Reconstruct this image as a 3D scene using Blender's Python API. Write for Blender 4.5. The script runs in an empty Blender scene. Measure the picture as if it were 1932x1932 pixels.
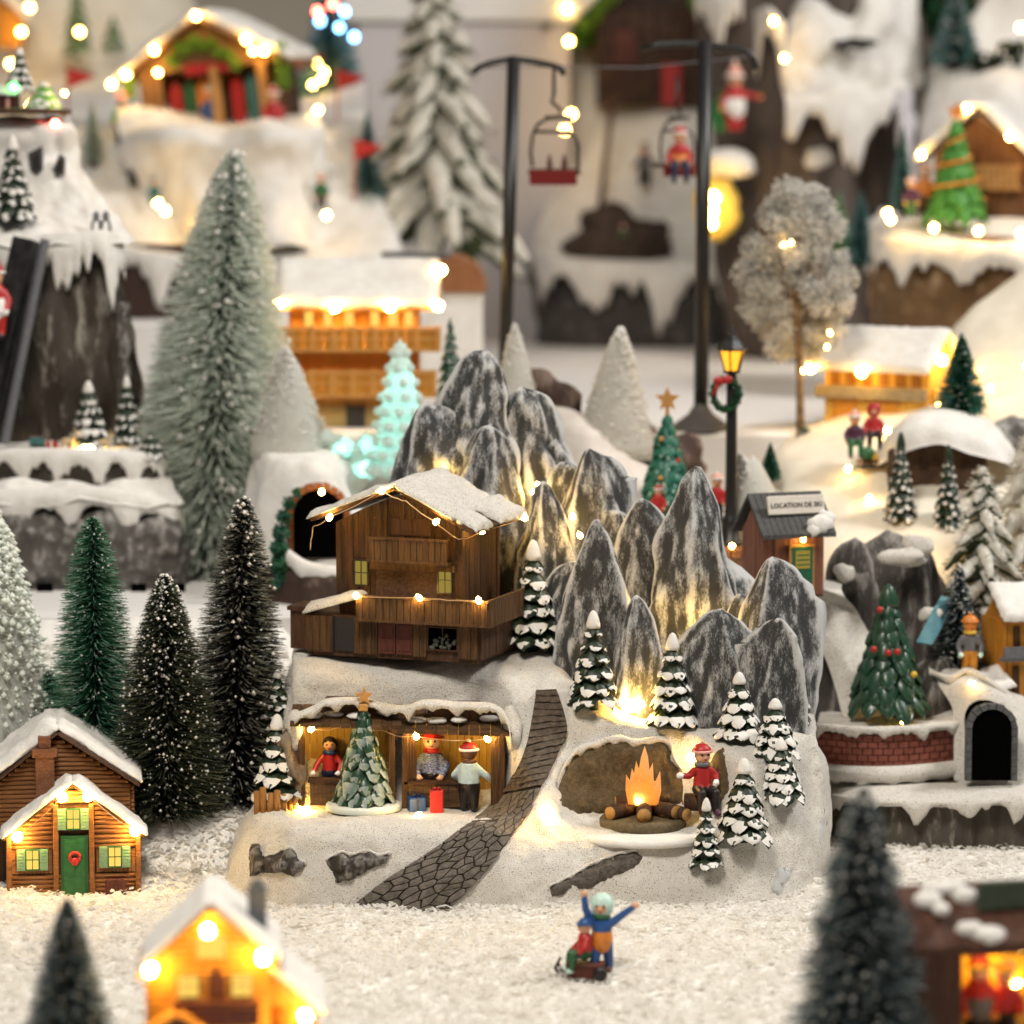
import bpy, bmesh, math, random
import numpy as np
from mathutils import Vector, Matrix, Euler, noise, geometry
from mathutils.bvhtree import BVHTree
R = math.radians
rnd = random.Random(11)
nprng = np.random.default_rng(5)
scene = bpy.context.scene
COL = scene.collection

# ---------------------------------------------------------------- camera
FPX, PITCH = 6873.0, R(6.33)
CAM = Vector((0.0, -18.3, 4.07))
cam_data = bpy.data.cameras.new('camera')
cam = bpy.data.objects.new('camera', cam_data)
COL.objects.link(cam)
cam.location = CAM
cam.rotation_euler = (R(90) - PITCH, 0, 0)
cam_data.sensor_width = 36.0
cam_data.lens = 36.0 * FPX / 1932.0
cam_data.clip_end = 200
cam_data.clip_start = 0.1
cam_data.dof.use_dof = True
cam_data.dof.focus_distance = 18.95
cam_data.dof.aperture_fstop = 0.128 / 0.17
cam_data.dof.aperture_blades = 0
scene.camera = cam

# ---------------------------------------------------------------- light of the shop hall
world = bpy.data.worlds.new('World'); scene.world = world; world.use_nodes = True
wb = world.node_tree.nodes['Background']
wb.inputs['Color'].default_value = (1.0, 0.94, 0.88, 1); wb.inputs['Strength'].default_value = 0.085
def area(name, loc, target, size, power, col):
    d = bpy.data.lights.new(name, 'AREA'); d.shape = 'SQUARE'; d.size = size; d.energy = power; d.color = col
    o = bpy.data.objects.new(name, d); COL.objects.link(o); o.location = loc
    o.rotation_euler = (Vector(target) - Vector(loc)).to_track_quat('-Z', 'Y').to_euler()
area('ceiling_light', (12, 2.5, 13.5), (0.4, 0.8, 0.8), 3.0, 1700, (1.0, 0.97, 0.93))
area('ceiling_light', (-2.0, -7.0, 12.5), (0, -.5, .5), 3.6, 1350, (1.0, 0.93, 0.83))
area('ceiling_light', (1.5, 10, 12), (0, 12, 2), 6.0, 120, (1.0, 0.92, 0.82))
vs = scene.view_settings
vs.view_transform = 'Standard'; vs.look = 'None'; vs.gamma = 1; vs.exposure = 0.26
scene.render.engine = 'CYCLES'
scene.cycles.use_denoising = True
scene.cycles.max_bounces = 10; scene.cycles.diffuse_bounces = 6; scene.cycles.transmission_bounces = 8
scene.cycles.sample_clamp_indirect = 6

# ---------------------------------------------------------------- placing
_f = Vector((0, math.cos(PITCH), -math.sin(PITCH))); _u = Vector((0, math.sin(PITCH), math.cos(PITCH))); _r = Vector((1, 0, 0))
def ray(X, Y):
    return (_f + _r * ((X - 966) / FPX) + _u * ((966 - Y) / FPX))
def W(X, Y, y):
    d = ray(X, Y)
    return CAM + d * ((y - CAM.y) / d.y)
def scale_at(p):
    return (Vector(p) - CAM).dot(_f) / FPX
def Nz(X, y, z):
    p = Vector((0, y, z))
    return Vector(((X - 966) * scale_at(p), y, z))
def smooth(a, b, t):
    t = min(1, max(0, (t - a) / (b - a))); return t * t * (3 - 2 * t)
def gz(x, y):
    z = 0.30 * smooth(0.55, 1.5, y) * smooth(0.95, 1.5, -x) * smooth(-4.6, -2.4, x + 0.0 * y)
    z += .17 * math.exp(-((x + 1.72) / .42) ** 2 - ((y - .92) / .28) ** 2)
    z += 0.82 * smooth(1.75, 2.72, y) * smooth(.75, 1.3, -x)
    z += 0.035 * noise.noise(Vector((x * 1.1, y * 1.1, 3))) + 0.026 * noise.noise(Vector((x * 3.7, y * 3.7, 8))) + .012 * noise.noise(Vector((x * 9, y * 9, 4)))
    return z
def on_ground(X, Y):
    lo, hi = -8.0, 2.5
    for _ in range(40):
        m = (lo + hi) / 2; p = W(X, Y, m)
        if p.z > gz(p.x, p.y): lo = m
        else: hi = m
    p = W(X, Y, lo); p.z = gz(p.x, p.y); return p

# ---------------------------------------------------------------- materials
MATS = {}
def lnk(nt, a, b): nt.links.new(a, b)
def mat(name, base, var=None, sc=.06, st=(1, 1, 1), lo=.38, hi=.62, rough=.75, bump=0.0, bsc=None, spec=.3, fleck=None, sss=0, metal=0, trans=0, coat=0, emit=None, es=0, bst=None):
    if name in MATS: return MATS[name]
    m = bpy.data.materials.new(name); m.use_nodes = True; nt = m.node_tree; N = nt.nodes
    b = N['Principled BSDF']
    b.inputs['Roughness'].default_value = rough; b.inputs['Specular IOR Level'].default_value = spec
    b.inputs['Metallic'].default_value = metal; b.inputs['Coat Weight'].default_value = coat
    b.inputs['Transmission Weight'].default_value = trans
    if sss:
        b.inputs['Subsurface Weight'].default_value = sss; b.inputs['Subsurface Scale'].default_value = .03
    if emit:
        b.inputs['Emission Color'].default_value = (*emit, 1); b.inputs['Emission Strength'].default_value = es
    tc = N.new('ShaderNodeTexCoord'); mp = N.new('ShaderNodeMapping'); mp.inputs['Scale'].default_value = st
    lnk(nt, tc.outputs['Object'], mp.inputs['Vector'])
    c = None
    if var:
        n = N.new('ShaderNodeTexNoise'); n.inputs['Scale'].default_value = sc; n.inputs['Detail'].default_value = 5; n.inputs['Roughness'].default_value = .6
        lnk(nt, mp.outputs[0], n.inputs['Vector'])
        r = N.new('ShaderNodeMapRange'); r.inputs[1].default_value = lo; r.inputs[2].default_value = hi
        lnk(nt, n.outputs['Fac'], r.inputs[0])
        x = N.new('ShaderNodeMix'); x.data_type = 'RGBA'; x.inputs[6].default_value = (*base, 1); x.inputs[7].default_value = (*var, 1)
        lnk(nt, r.outputs[0], x.inputs[0]); c = x.outputs[2]
    if fleck:
        fc, fs, ft = fleck
        n = N.new('ShaderNodeTexNoise'); n.inputs['Scale'].default_value = fs; n.inputs['Detail'].default_value = 3
        lnk(nt, tc.outputs['Object'], n.inputs['Vector'])
        r = N.new('ShaderNodeMapRange'); r.inputs[1].default_value = ft; r.inputs[2].default_value = ft + .03
        lnk(nt, n.outputs['Fac'], r.inputs[0])
        x = N.new('ShaderNodeMix'); x.data_type = 'RGBA'; x.inputs[7].default_value = (*fc, 1)
        if c: lnk(nt, c, x.inputs[6])
        else: x.inputs[6].default_value = (*base, 1)
        lnk(nt, r.outputs[0], x.inputs[0]); c = x.outputs[2]
    if c: lnk(nt, c, b.inputs['Base Color'])
    else: b.inputs['Base Color'].default_value = (*base, 1)
    if bump:
        n = N.new('ShaderNodeTexNoise'); n.inputs['Scale'].default_value = bsc or sc * 3; n.inputs['Detail'].default_value = 6
        mp2 = N.new('ShaderNodeMapping'); mp2.inputs['Scale'].default_value = bst or st
        lnk(nt, tc.outputs['Object'], mp2.inputs['Vector']); lnk(nt, mp2.outputs[0], n.inputs['Vector'])
        bp = N.new('ShaderNodeBump'); bp.inputs['Strength'].default_value = bump; bp.inputs['Distance'].default_value = .02
        lnk(nt, n.outputs['Fac'], bp.inputs['Height']); lnk(nt, bp.outputs[0], b.inputs['Normal'])
    MATS[name] = m; return m
def rockmat(name, dark, mid, light, sc=.05, zst=.3, amt=.5, sharp=.12, pk=.2, fq=5):
    if name in MATS: return MATS[name]
    m = bpy.data.materials.new(name); m.use_nodes = True; nt = m.node_tree; N = nt.nodes; b = N['Principled BSDF']
    b.inputs['Roughness'].default_value = .62; b.inputs['Specular IOR Level'].default_value = .35
    tc = N.new('ShaderNodeTexCoord'); mp = N.new('ShaderNodeMapping'); mp.inputs['Scale'].default_value = (1, 1, zst)
    lnk(nt, tc.outputs['Object'], mp.inputs['Vector'])
    def nz(s, d, r=.65):
        n = N.new('ShaderNodeTexNoise'); n.inputs['Scale'].default_value = s; n.inputs['Detail'].default_value = d; n.inputs['Roughness'].default_value = r
        lnk(nt, mp.outputs[0], n.inputs['Vector']); return n.outputs['Fac']
    a = nz(sc, 3); f = nz(sc * fq, 6, .75)
    geo = N.new('ShaderNodeNewGeometry')
    def math_(op, p, q):
        k = N.new('ShaderNodeMath'); k.operation = op
        for i, v in enumerate((p, q)):
            if isinstance(v, (int, float)): k.inputs[i].default_value = v
            else: lnk(nt, v, k.inputs[i])
        return k.outputs[0]
    pt = N.new('ShaderNodeMapRange'); pt.inputs[1].default_value = .47; pt.inputs[2].default_value = .56; pt.inputs[3].default_value = -.1; pt.inputs[4].default_value = pk
    lnk(nt, geo.outputs['Pointiness'], pt.inputs[0])
    s = math_('ADD', math_('ADD', math_('MULTIPLY', a, .5), math_('MULTIPLY', f, .5)), pt.outputs[0])
    r = N.new('ShaderNodeMapRange'); r.inputs[1].default_value = amt; r.inputs[2].default_value = amt + sharp
    lnk(nt, s, r.inputs[0])
    x1 = N.new('ShaderNodeMix'); x1.data_type = 'RGBA'; x1.inputs[6].default_value = (*dark, 1); x1.inputs[7].default_value = (*mid, 1); lnk(nt, a, x1.inputs[0])
    x = N.new('ShaderNodeMix'); x.data_type = 'RGBA'; lnk(nt, x1.outputs[2], x.inputs[6]); x.inputs[7].default_value = (*light, 1); lnk(nt, r.outputs[0], x.inputs[0])
    lnk(nt, x.outputs[2], b.inputs['Base Color'])
    bp = N.new('ShaderNodeBump'); bp.inputs['Strength'].default_value = .6; bp.inputs['Distance'].default_value = .03
    lnk(nt, f, bp.inputs['Height']); lnk(nt, bp.outputs[0], b.inputs['Normal'])
    MATS[name] = m; return m
def glow(name, col, s):
    if name in MATS: return MATS[name]
    m = bpy.data.materials.new(name); m.use_nodes = True; nt = m.node_tree
    for n in list(nt.nodes):
        if n.type == 'BSDF_PRINCIPLED': nt.nodes.remove(n)
    e = nt.nodes.new('ShaderNodeEmission'); e.inputs['Color'].default_value = (*col, 1); e.inputs['Strength'].default_value = s
    lnk(nt, e.outputs[0], nt.nodes['Material Output'].inputs['Surface'])
    MATS[name] = m; return m

SNOW = mat('snow_cast', (.82, .79, .73), (.70, .66, .59), sc=.05, lo=.3, hi=.75, rough=.7, bump=.75, bsc=.42, fleck=((.30, .22, .13), .40, .612))
SNOWC = mat('snow_clean', (.82, .80, .76), (.74, .71, .66), sc=.03, rough=.75, bump=.3, bsc=.15)
SNOWG = mat('snow_shreds', (.83, .81, .77), (.76, .73, .68), sc=6, rough=.7, bump=.5, bsc=22)
FLAKE = mat('snow_flake', (.86, .84, .80), rough=.6, spec=.3)
def translucent(m, f):
    nt = m.node_tree; t = nt.nodes.new('ShaderNodeBsdfTranslucent'); t.inputs[0].default_value = (.9, .88, .84, 1); x = nt.nodes.new('ShaderNodeMixShader'); x.inputs[0].default_value = f
    lnk(nt, nt.nodes['Principled BSDF'].outputs[0], x.inputs[1]); lnk(nt, t.outputs[0], x.inputs[2]); lnk(nt, x.outputs[0], nt.nodes['Material Output'].inputs['Surface'])
translucent(FLAKE, .6)
CLOTH = mat('white_cloth', (.74, .72, .70), (.70, .68, .66), sc=.8, rough=.9)
ROCK = rockmat('painted_rock', (.020, .020, .020), (.085, .084, .083), (.66, .66, .65), sc=.06, zst=.3, amt=.555, sharp=.16, fq=9, pk=.36)
ROCKD = rockmat('dark_rock', (.02, .016, .012), (.075, .06, .048), (.36, .34, .31), sc=.035, zst=.3, amt=.60, sharp=.2)
ROCKB = rockmat('brown_rock', (.05, .03, .015), (.20, .11, .05), (.30, .24, .17), sc=.03, zst=.5, amt=.56, sharp=.2)
ROCKG = rockmat('grey_ledge_rock', (.05, .045, .04), (.16, .145, .13), (.45, .43, .40), sc=.03, zst=.6, amt=.54, sharp=.2)
WOOD = mat('chalet_wood', (.022, .010, .004), (.078, .033, .011), sc=.09, st=(1, 1, .12), rough=.6, bump=.6, bsc=.3, fleck=((.4, .3, .2), .7, .69))
WOODV = mat('weathered_board', (.055, .026, .010), (.115, .057, .021), sc=.12, st=(1, 1, .10), rough=.65, bump=.6, bsc=.35)
WOODD = mat('dark_wood', (.045, .020, .009), (.08, .036, .016), sc=.1, st=(1, 1, .15), rough=.65, bump=.4)
WOODR = mat('red_brown_door', (.075, .020, .012), (.11, .032, .02), sc=.1, st=(1, 1, .2), rough=.55, bump=.3)
WOODH = mat('kiosk_wood', (.060, .029, .010), (.12, .062, .024), sc=.1, st=(.2, 1, 1), rough=.6, bump=.5)
LOG = mat('log_wood', (.17, .066, .020), (.25, .105, .036), sc=.08, st=(.15, 1, 1), rough=.5, bump=.4)
ORANGE = mat('amber_wood', (.48, .19, .022), (.56, .25, .035), sc=.08, st=(1, 1, .2), rough=.5, bump=.3)
PINE = mat('pine_wood', (.40, .20, .06), (.48, .26, .09), sc=.08, rough=.5)
BRICK = mat('brick_red', (.21, .062, .04), (.28, .09, .06), sc=.08, rough=.5, bump=.4)
MORTAR = mat('mortar', (.11, .036, .025), rough=.8)
STONE = mat('path_stone', (.115, .098, .08), (.20, .172, .142), sc=.05, rough=.7, bump=.6, bsc=.3)
PATHBED = mat('path_bed', (.032, .023, .016), (.05, .038, .028), sc=.1, rough=.85, bump=.5)
GREEN = mat('resin_green', (.010, .040, .020), (.018, .07, .035), sc=.2, rough=.38, spec=.5, coat=.15)
GREEND = mat('resin_dark_green', (.010, .022, .010), (.022, .04, .018), sc=.2, rough=.45, spec=.4)
GREENL = mat('bright_green', (.05, .20, .03), (.09, .30, .05), sc=.15, rough=.45)
TEAL = mat('teal_foliage', (.035, .12, .11), (.07, .2, .19), sc=.15, rough=.6)
BARK = mat('bark', (.055, .022, .014), (.10, .045, .03), sc=.1, st=(1, 1, .3), rough=.8, bump=.5)
WIREK = mat('copper_wire', (.80, .55, .32), rough=.3, metal=.7)
BLACK = mat('black_metal', (.012, .011, .011), rough=.4, spec=.5)
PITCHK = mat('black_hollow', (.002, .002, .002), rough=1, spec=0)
GREYROOF = mat('slate_roof', (.055, .055, .055), (.085, .083, .08), sc=.15, rough=.6, bump=.4)
def paint(name, c, rough=.42): return mat(name, c, tuple(min(1, k * 1.25) for k in c), sc=.12, rough=rough, spec=.45)
RED = paint('red_paint', (.38, .018, .016)); BLUE = paint('blue_paint', (.02, .075, .24)); WHITE = paint('white_paint', (.78, .76, .72))
SKIN = paint('skin_paint', (.62, .34, .20)); NAVY = paint('navy_paint', (.015, .022, .06)); BROWN = paint('brown_paint', (.10, .04, .018))
PBLUE = paint('pale_blue_paint', (.42, .55, .60)); YELLOW = paint('yellow_paint', (.62, .38, .04)); DGREEN = paint('green_paint', (.018, .10, .035))
ORNG = paint('orange_paint', (.60, .20, .03)); MINT = paint('mint_paint', (.50, .68, .60)); GREYP = paint('grey_paint', (.12, .12, .13)); GOLD = paint('gold_paint', (.50, .25, .07))
PURP = paint('plum_paint', (.06, .015, .04)); DK = paint('dark_paint', (.015, .012, .012)); PINK = paint('pink_paint', (.7, .35, .28)); LGREEN = paint('lime_paint', (.10, .30, .03))
BULB = glow('lit_bulb', (1.0, .60, .14), 145.0)
BULBS = glow('lit_bulb_soft', (1.0, .58, .13), 70.0)
BULBC = glow('lit_bulb_cyan', (.30, 1.0, .90), 26.0)
BULBR = glow('lit_bulb_red', (1.0, .12, .08), 30.0)
BULBG = glow('lit_bulb_green', (.1, 1.0, .15), 12.0)
BULBB = glow('lit_bulb_blue', (.2, .55, 1.0), 16.0)
PANE = glow('lit_pane', (1.0, .62, .12), 1.0)
PANED = glow('dim_lit_pane', (.85, .62, .12), .30)
FLAME = mat('flame_plastic', (.85, .24, .01), (.92, .42, .03), sc=.10, rough=.3, bump=.6, emit=(1.0, .36, .015), es=.45, coat=.3); translucent(FLAME, .6); FLAME0 = mat('flame_plastic_0', (.85, .30, .02), (.9, .42, .05), sc=.12, rough=.3, bump=.5, emit=(1.0, .30, .015), es=.62, coat=.3)
LAMPG = glow('lamp_glow', (1.0, .42, .03), 1.6)

# ---------------------------------------------------------------- mesh helpers
class MB:
    def __init__(s): s.v = []; s.f = []; s.m = []
    def add(s, vs, fs, m=0):
        o = len(s.v); s.v += [tuple(v) for v in vs]; s.f += [[i + o for i in f] for f in fs]; s.m += [m] * len(fs); return s
    def box(s, x0, x1, y0, y1, z0, z1, m=0, tilt=0, j=0):
        p = [(x0, y0, z0), (x1, y0, z0), (x1, y1, z0), (x0, y1, z0), (x0, y0, z1), (x1, y0, z1), (x1, y1, z1), (x0, y1, z1)]
        if j: p = [tuple(c + rnd.uniform(-j, j) for c in q) for q in p]
        return s.add(p, [(0, 3, 2, 1), (4, 5, 6, 7), (0, 1, 5, 4), (1, 2, 6, 5), (2, 3, 7, 6), (3, 0, 4, 7)], m)
    def bbox(s, x0, x1, y0, y1, z0, z1, b=1.0, m=0):      # box with chamfered edges
        bm = bmesh.new(); r = bmesh.ops.create_cube(bm, size=1)
        for v in bm.verts:
            v.co = Vector((x0 + (v.co.x + .5) * (x1 - x0), y0 + (v.co.y + .5) * (y1 - y0), z0 + (v.co.z + .5) * (z1 - z0)))
        bmesh.ops.bevel(bm, geom=bm.edges[:], offset=b, segments=1, affect='EDGES')
        bm.verts.index_update()
        s.add([v.co[:] for v in bm.verts], [[v.index for v in f.verts] for f in bm.faces], m); bm.free(); return s
    def tube(s, pts, r, n=8, m=0, cap=True):
        pts = [Vector(p) for p in pts]; rs = r if isinstance(r, (list, tuple)) else [r] * len(pts)
        vs = []; up = Vector((.13, .31, .94)).normalized()
        for i, p in enumerate(pts):
            t = (pts[min(i + 1, len(pts) - 1)] - pts[max(i - 1, 0)]).normalized()
            a = t.cross(up); 
            if a.length < .05: a = t.cross(Vector((1, 0, 0)))
            a.normalize(); b = t.cross(a)
            vs += [p + (a * math.cos(k * 2 * math.pi / n) + b * math.sin(k * 2 * math.pi / n)) * rs[i] for k in range(n)]
        fs = []
        for i in range(len(pts) - 1):
            for k in range(n):
                fs.append((i * n + k, i * n + (k + 1) % n, (i + 1) * n + (k + 1) % n, (i + 1) * n + k))
        if cap: fs += [tuple(range(n))[::-1], tuple(range((len(pts) - 1) * n, len(pts) * n))]
        return s.add(vs, fs, m)
    def lathe(s, prof, n=16, m=0, c=(0, 0), sy=1):
        vs = []
        for r, z in prof: vs += [(c[0] + r * math.cos(k * 2 * math.pi / n), c[1] + sy * r * math.sin(k * 2 * math.pi / n), z) for k in range(n)]
        fs = [(i * n + k, i * n + (k + 1) % n, (i + 1) * n + (k + 1) % n, (i + 1) * n + k) for i in range(len(prof) - 1) for k in range(n)]
        fs += [tuple(range(n))[::-1], tuple(range((len(prof) - 1) * n, len(prof) * n))]
        return s.add(vs, fs, m)
    def ell(s, c, r, nu=12, nv=8, m=0, jit=0, sc=.1):
        if not isinstance(r, (tuple, list)): r = (r, r, r)
        vs = []
        for i in range(1, nv):
            th = math.pi * i / nv
            for k in range(nu):
                ph = 2 * math.pi * k / nu
                d = Vector((math.sin(th) * math.cos(ph), math.sin(th) * math.sin(ph), math.cos(th)))
                q = 1 + (jit * noise.noise(Vector((c[0] + d.x * r[0], c[1] + d.y * r[1], c[2] + d.z * r[2])) * sc) if jit else 0)
                vs.append((c[0] + d.x * r[0] * q, c[1] + d.y * r[1] * q, c[2] + d.z * r[2] * q))
        fs = [(i * nu + k, (i + 1) * nu + k, (i + 1) * nu + (k + 1) % nu, i * nu + (k + 1) % nu) for i in range(nv - 2) for k in range(nu)]
        t = len(vs); vs += [(c[0], c[1], c[2] + r[2]), (c[0], c[1], c[2] - r[2])]
        fs += [(t, k, (k + 1) % nu) for k in range(nu)] + [(t + 1, (nv - 2) * nu + (k + 1) % nu, (nv - 2) * nu + k) for k in range(nu)]
        return s.add(vs, fs, m)
    def prism(s, poly, y0, y1, m=0):       # outline in x,z pushed along y
        n = len(poly)
        vs = [(x, y0, z) for x, z in poly] + [(x, y1, z) for x, z in poly]
        return s.add(vs, [tuple(range(n)), tuple(range(2 * n - 1, n - 1, -1))] + [(i, i + n, (i + 1) % n + n, (i + 1) % n) for i in range(n)], m)
    def prismx(s, poly, x0, x1, m=0):      # outline in y,z pushed along x
        n = len(poly)
        vs = [(x0, y, z) for y, z in poly] + [(x1, y, z) for y, z in poly]
        return s.add(vs, [tuple(range(n))[::-1], tuple(range(n, 2 * n))] + [(i, (i + 1) % n, (i + 1) % n + n, i + n) for i in range(n)], m)
    def mesh(s, name, mats, sm=False):
        me = bpy.data.meshes.new(name); me.from_pydata(s.v, [], s.f)
        for m in mats: me.materials.append(m)
        me.polygons.foreach_set('material_index', s.m)
        if sm: me.polygons.foreach_set('use_smooth', [True] * len(me.polygons))
        bm = bmesh.new(); bm.from_mesh(me); bmesh.ops.recalc_face_normals(bm, faces=bm.faces[:]); bm.to_mesh(me); bm.free()
        me.update(); return me
    def build(s, name, mats, root=None, sm=False, loc=None, rot=None):
        if not isinstance(mats, (list, tuple)): mats = [mats]
        return link(name, s.mesh(name, mats, sm), root, loc, rot)
def link(name, me, root=None, loc=None, rot=None, sc=None):
    o = bpy.data.objects.new(name, me); COL.objects.link(o)
    if root: o.parent = root
    if loc is not None: o.location = loc
    if rot is not None: o.rotation_euler = rot
    if sc is not None: o.scale = (sc, sc, sc) if isinstance(sc, (int, float)) else sc
    return o
USED = {}
def tag(o, label, cat, group=None, kind=None):
    o['label'] = label; o['category'] = cat
    if group: o['group'] = group
    if kind: o['kind'] = kind
    USED[label] = USED.get(label, 0) + 1
    return o
def thing(name, label, cat, p, rz=0, group=None, k=1.0):
    o = bpy.data.objects.new(name, None); COL.objects.link(o); o.empty_display_size = .01
    p = Vector(p); s = scale_at(p) * k
    o.location = p; o.scale = (s, s, s); o.rotation_euler = (0, 0, rz)
    tag(o, label, cat, group); return o
def local(root, p):
    return root.rotation_euler.to_matrix().transposed() @ ((Vector(p) - root.location) / root.scale.x)
def np_mesh(name, V, F, mats, mi=None, sm=False):
    me = bpy.data.meshes.new(name); k = F.shape[1]
    me.vertices.add(len(V)); me.vertices.foreach_set('co', np.ascontiguousarray(V, dtype=np.float32).ravel())
    me.loops.add(F.size); me.loops.foreach_set('vertex_index', np.ascontiguousarray(F, dtype=np.int32).ravel())
    me.polygons.add(len(F)); me.polygons.foreach_set('loop_start', np.arange(0, F.size, k, dtype=np.int32))
    for m in mats: me.materials.append(m)
    if mi is not None: me.polygons.foreach_set('material_index', np.asarray(mi, dtype=np.int32))
    me.polygons.foreach_set('use_smooth', np.full(len(F), sm)); me.update(calc_edges=True); return me
def catmull(P, n):
    P = np.asarray(P, float); m = len(P); t = np.linspace(0, m - 1, n); i = np.clip(t.astype(int), 0, m - 2); f = (t - i).reshape((-1,) + (1,) * (P.ndim - 1))
    p0 = P[np.clip(i - 1, 0, m - 1)]; p1 = P[i]; p2 = P[i + 1]; p3 = P[np.clip(i + 2, 0, m - 1)]
    return .5 * (2 * p1 + (p2 - p0) * f + (2 * p0 - 5 * p1 + 4 * p2 - p3) * f * f + (3 * p1 - p0 - 3 * p2 + p3) * f ** 3)
def surf(root, name, rows, m, nu=60, nv=40, amp=0, sc=2.0, zs=1.0, amp2=0, sc2=8.0, seed=0, kind=None, mi=None):
    """rows of world points, resampled into a smooth sheet and roughened along its normals; lengths in world units"""
    G = np.array([[list(p) for p in r] for r in rows])
    G = catmull(G, nv); G = catmull(G.transpose(1, 0, 2), nu).transpose(1, 0, 2)
    du = np.gradient(G, axis=1); dv = np.gradient(G, axis=0); nn = np.cross(du, dv); nn /= np.linalg.norm(nn, axis=2, keepdims=True) + 1e-9
    if amp or amp2:
        D = np.zeros(G.shape[:2])
        for a in range(G.shape[0]):
            for b in range(G.shape[1]):
                x, y, z = G[a, b]
                if amp: D[a, b] += amp * noise.fractal(Vector((x * sc + seed, y * sc, z * sc * zs)), 1.0, 2.0, 3)
                if amp2: D[a, b] += amp2 * noise.noise(Vector((x * sc2 + seed, y * sc2, z * sc2 * zs)))
        G = G + nn * D[..., None]
    V = G.reshape(-1, 3)
    if root:
        V = (V - np.array(root.location)) / root.scale.x
        if root.rotation_euler.z: V = V @ np.array(root.rotation_euler.to_matrix())
    i = np.arange((nv - 1) * nu).reshape(nv - 1, nu)[:, :-1].ravel()
    F = np.stack([i, i + 1, i + nu + 1, i + nu], 1)
    o = link(name, np_mesh(name, V, F, m if isinstance(m, (list, tuple)) else [m], mi, True), root)
    if kind: o['kind'] = kind
    return o, G
def drape(root, name, pts, L, var, th, m, n=90, seed=0, fr=1.0, fan=0.0):
    """a lip of snow along world points with drips hanging from it"""
    P = catmull(np.array([list(p) for p in pts]), n); s = root.scale.x if root else 1
    vs = []; sl = 0
    for i in range(n):
        p = Vector(P[i]); sl += 0 if i == 0 else (Vector(P[i]) - Vector(P[i - 1])).length / s
        w = .5 + .5 * math.sin(sl * .11 * fr + seed) ; w2 = .5 + .5 * noise.noise(Vector((sl * .045 * fr, seed, 0)))
        w3 = abs(noise.noise(Vector((sl * .10 * fr, seed + 9, 0))))
        d = (L + var * (w ** 2 * w2 * 1.6 + w3 * .7)) * s; t = th * s
        for dy, dz in ((t * 1.4, t * .25), (-t * .2, t * .45), (-t * .9, t * .1), (-t * 1.05, -d * .4), (-t * .8, -d * .85), (-t * .35, -d), (t * .3, -d * .8)):
            q = p + Vector((0, dy, dz)); vs.append(local(root, q) if root else q)
    k = 7; fs = [(i * k + a, i * k + a + 1, (i + 1) * k + a + 1, (i + 1) * k + a) for i in range(n - 1) for a in range(k - 1)]
    mb = MB(); mb.add(vs, fs); return mb.build(name, m, root, sm=True)

# ---------------------------------------------------------------- bulbs and wire
def bulb_mesh(m, key, r=5, l=7):
    key = (m.name, r, l)
    if key not in bulb_cache:
        b = MB(); b.lathe([(r * .5, -l * .75), (r, -l * .45), (r, l * .3), (r * .6, l * .75), (r * .15, l)], 8); bulb_cache[key] = b.mesh('bulb', [m], True)
    return bulb_cache[key]
bulb_cache = {}
def lights(label, pts, wire=True, m=None, r=5, l=8, sag=6, group=None, wr=.9, extra=None, name='string_lights', cat='string lights'):
    """pts: world points; a copper wire with a lit bulb at each"""
    m = m or BULB
    if m is BULBS: r, l = r * .55, l * .6
    root = thing(name, label, cat, pts[0], group=group)
    for p in pts:
        link('bulb', bulb_mesh(m, 0, r, l), root, loc=local(root, p), rot=(R(rnd.uniform(-50, 50)), R(rnd.uniform(-50, 50)), 0))
    ws = extra or pts
    if wire and len(ws) > 1:
        q = []
        for a, b in zip(ws[:-1], ws[1:]):
            a = local(root, a); b = local(root, b)
            for k in range(6):
                t = k / 6; q.append(a.lerp(b, t) + Vector((rnd.uniform(-1, 1), 0, -sag * 4 * t * (1 - t) + rnd.uniform(-1, 1))))
        q.append(local(root, ws[-1])); MB().tube(q, wr, 5).build('wire', WIREK, root, True)
    return root

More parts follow.
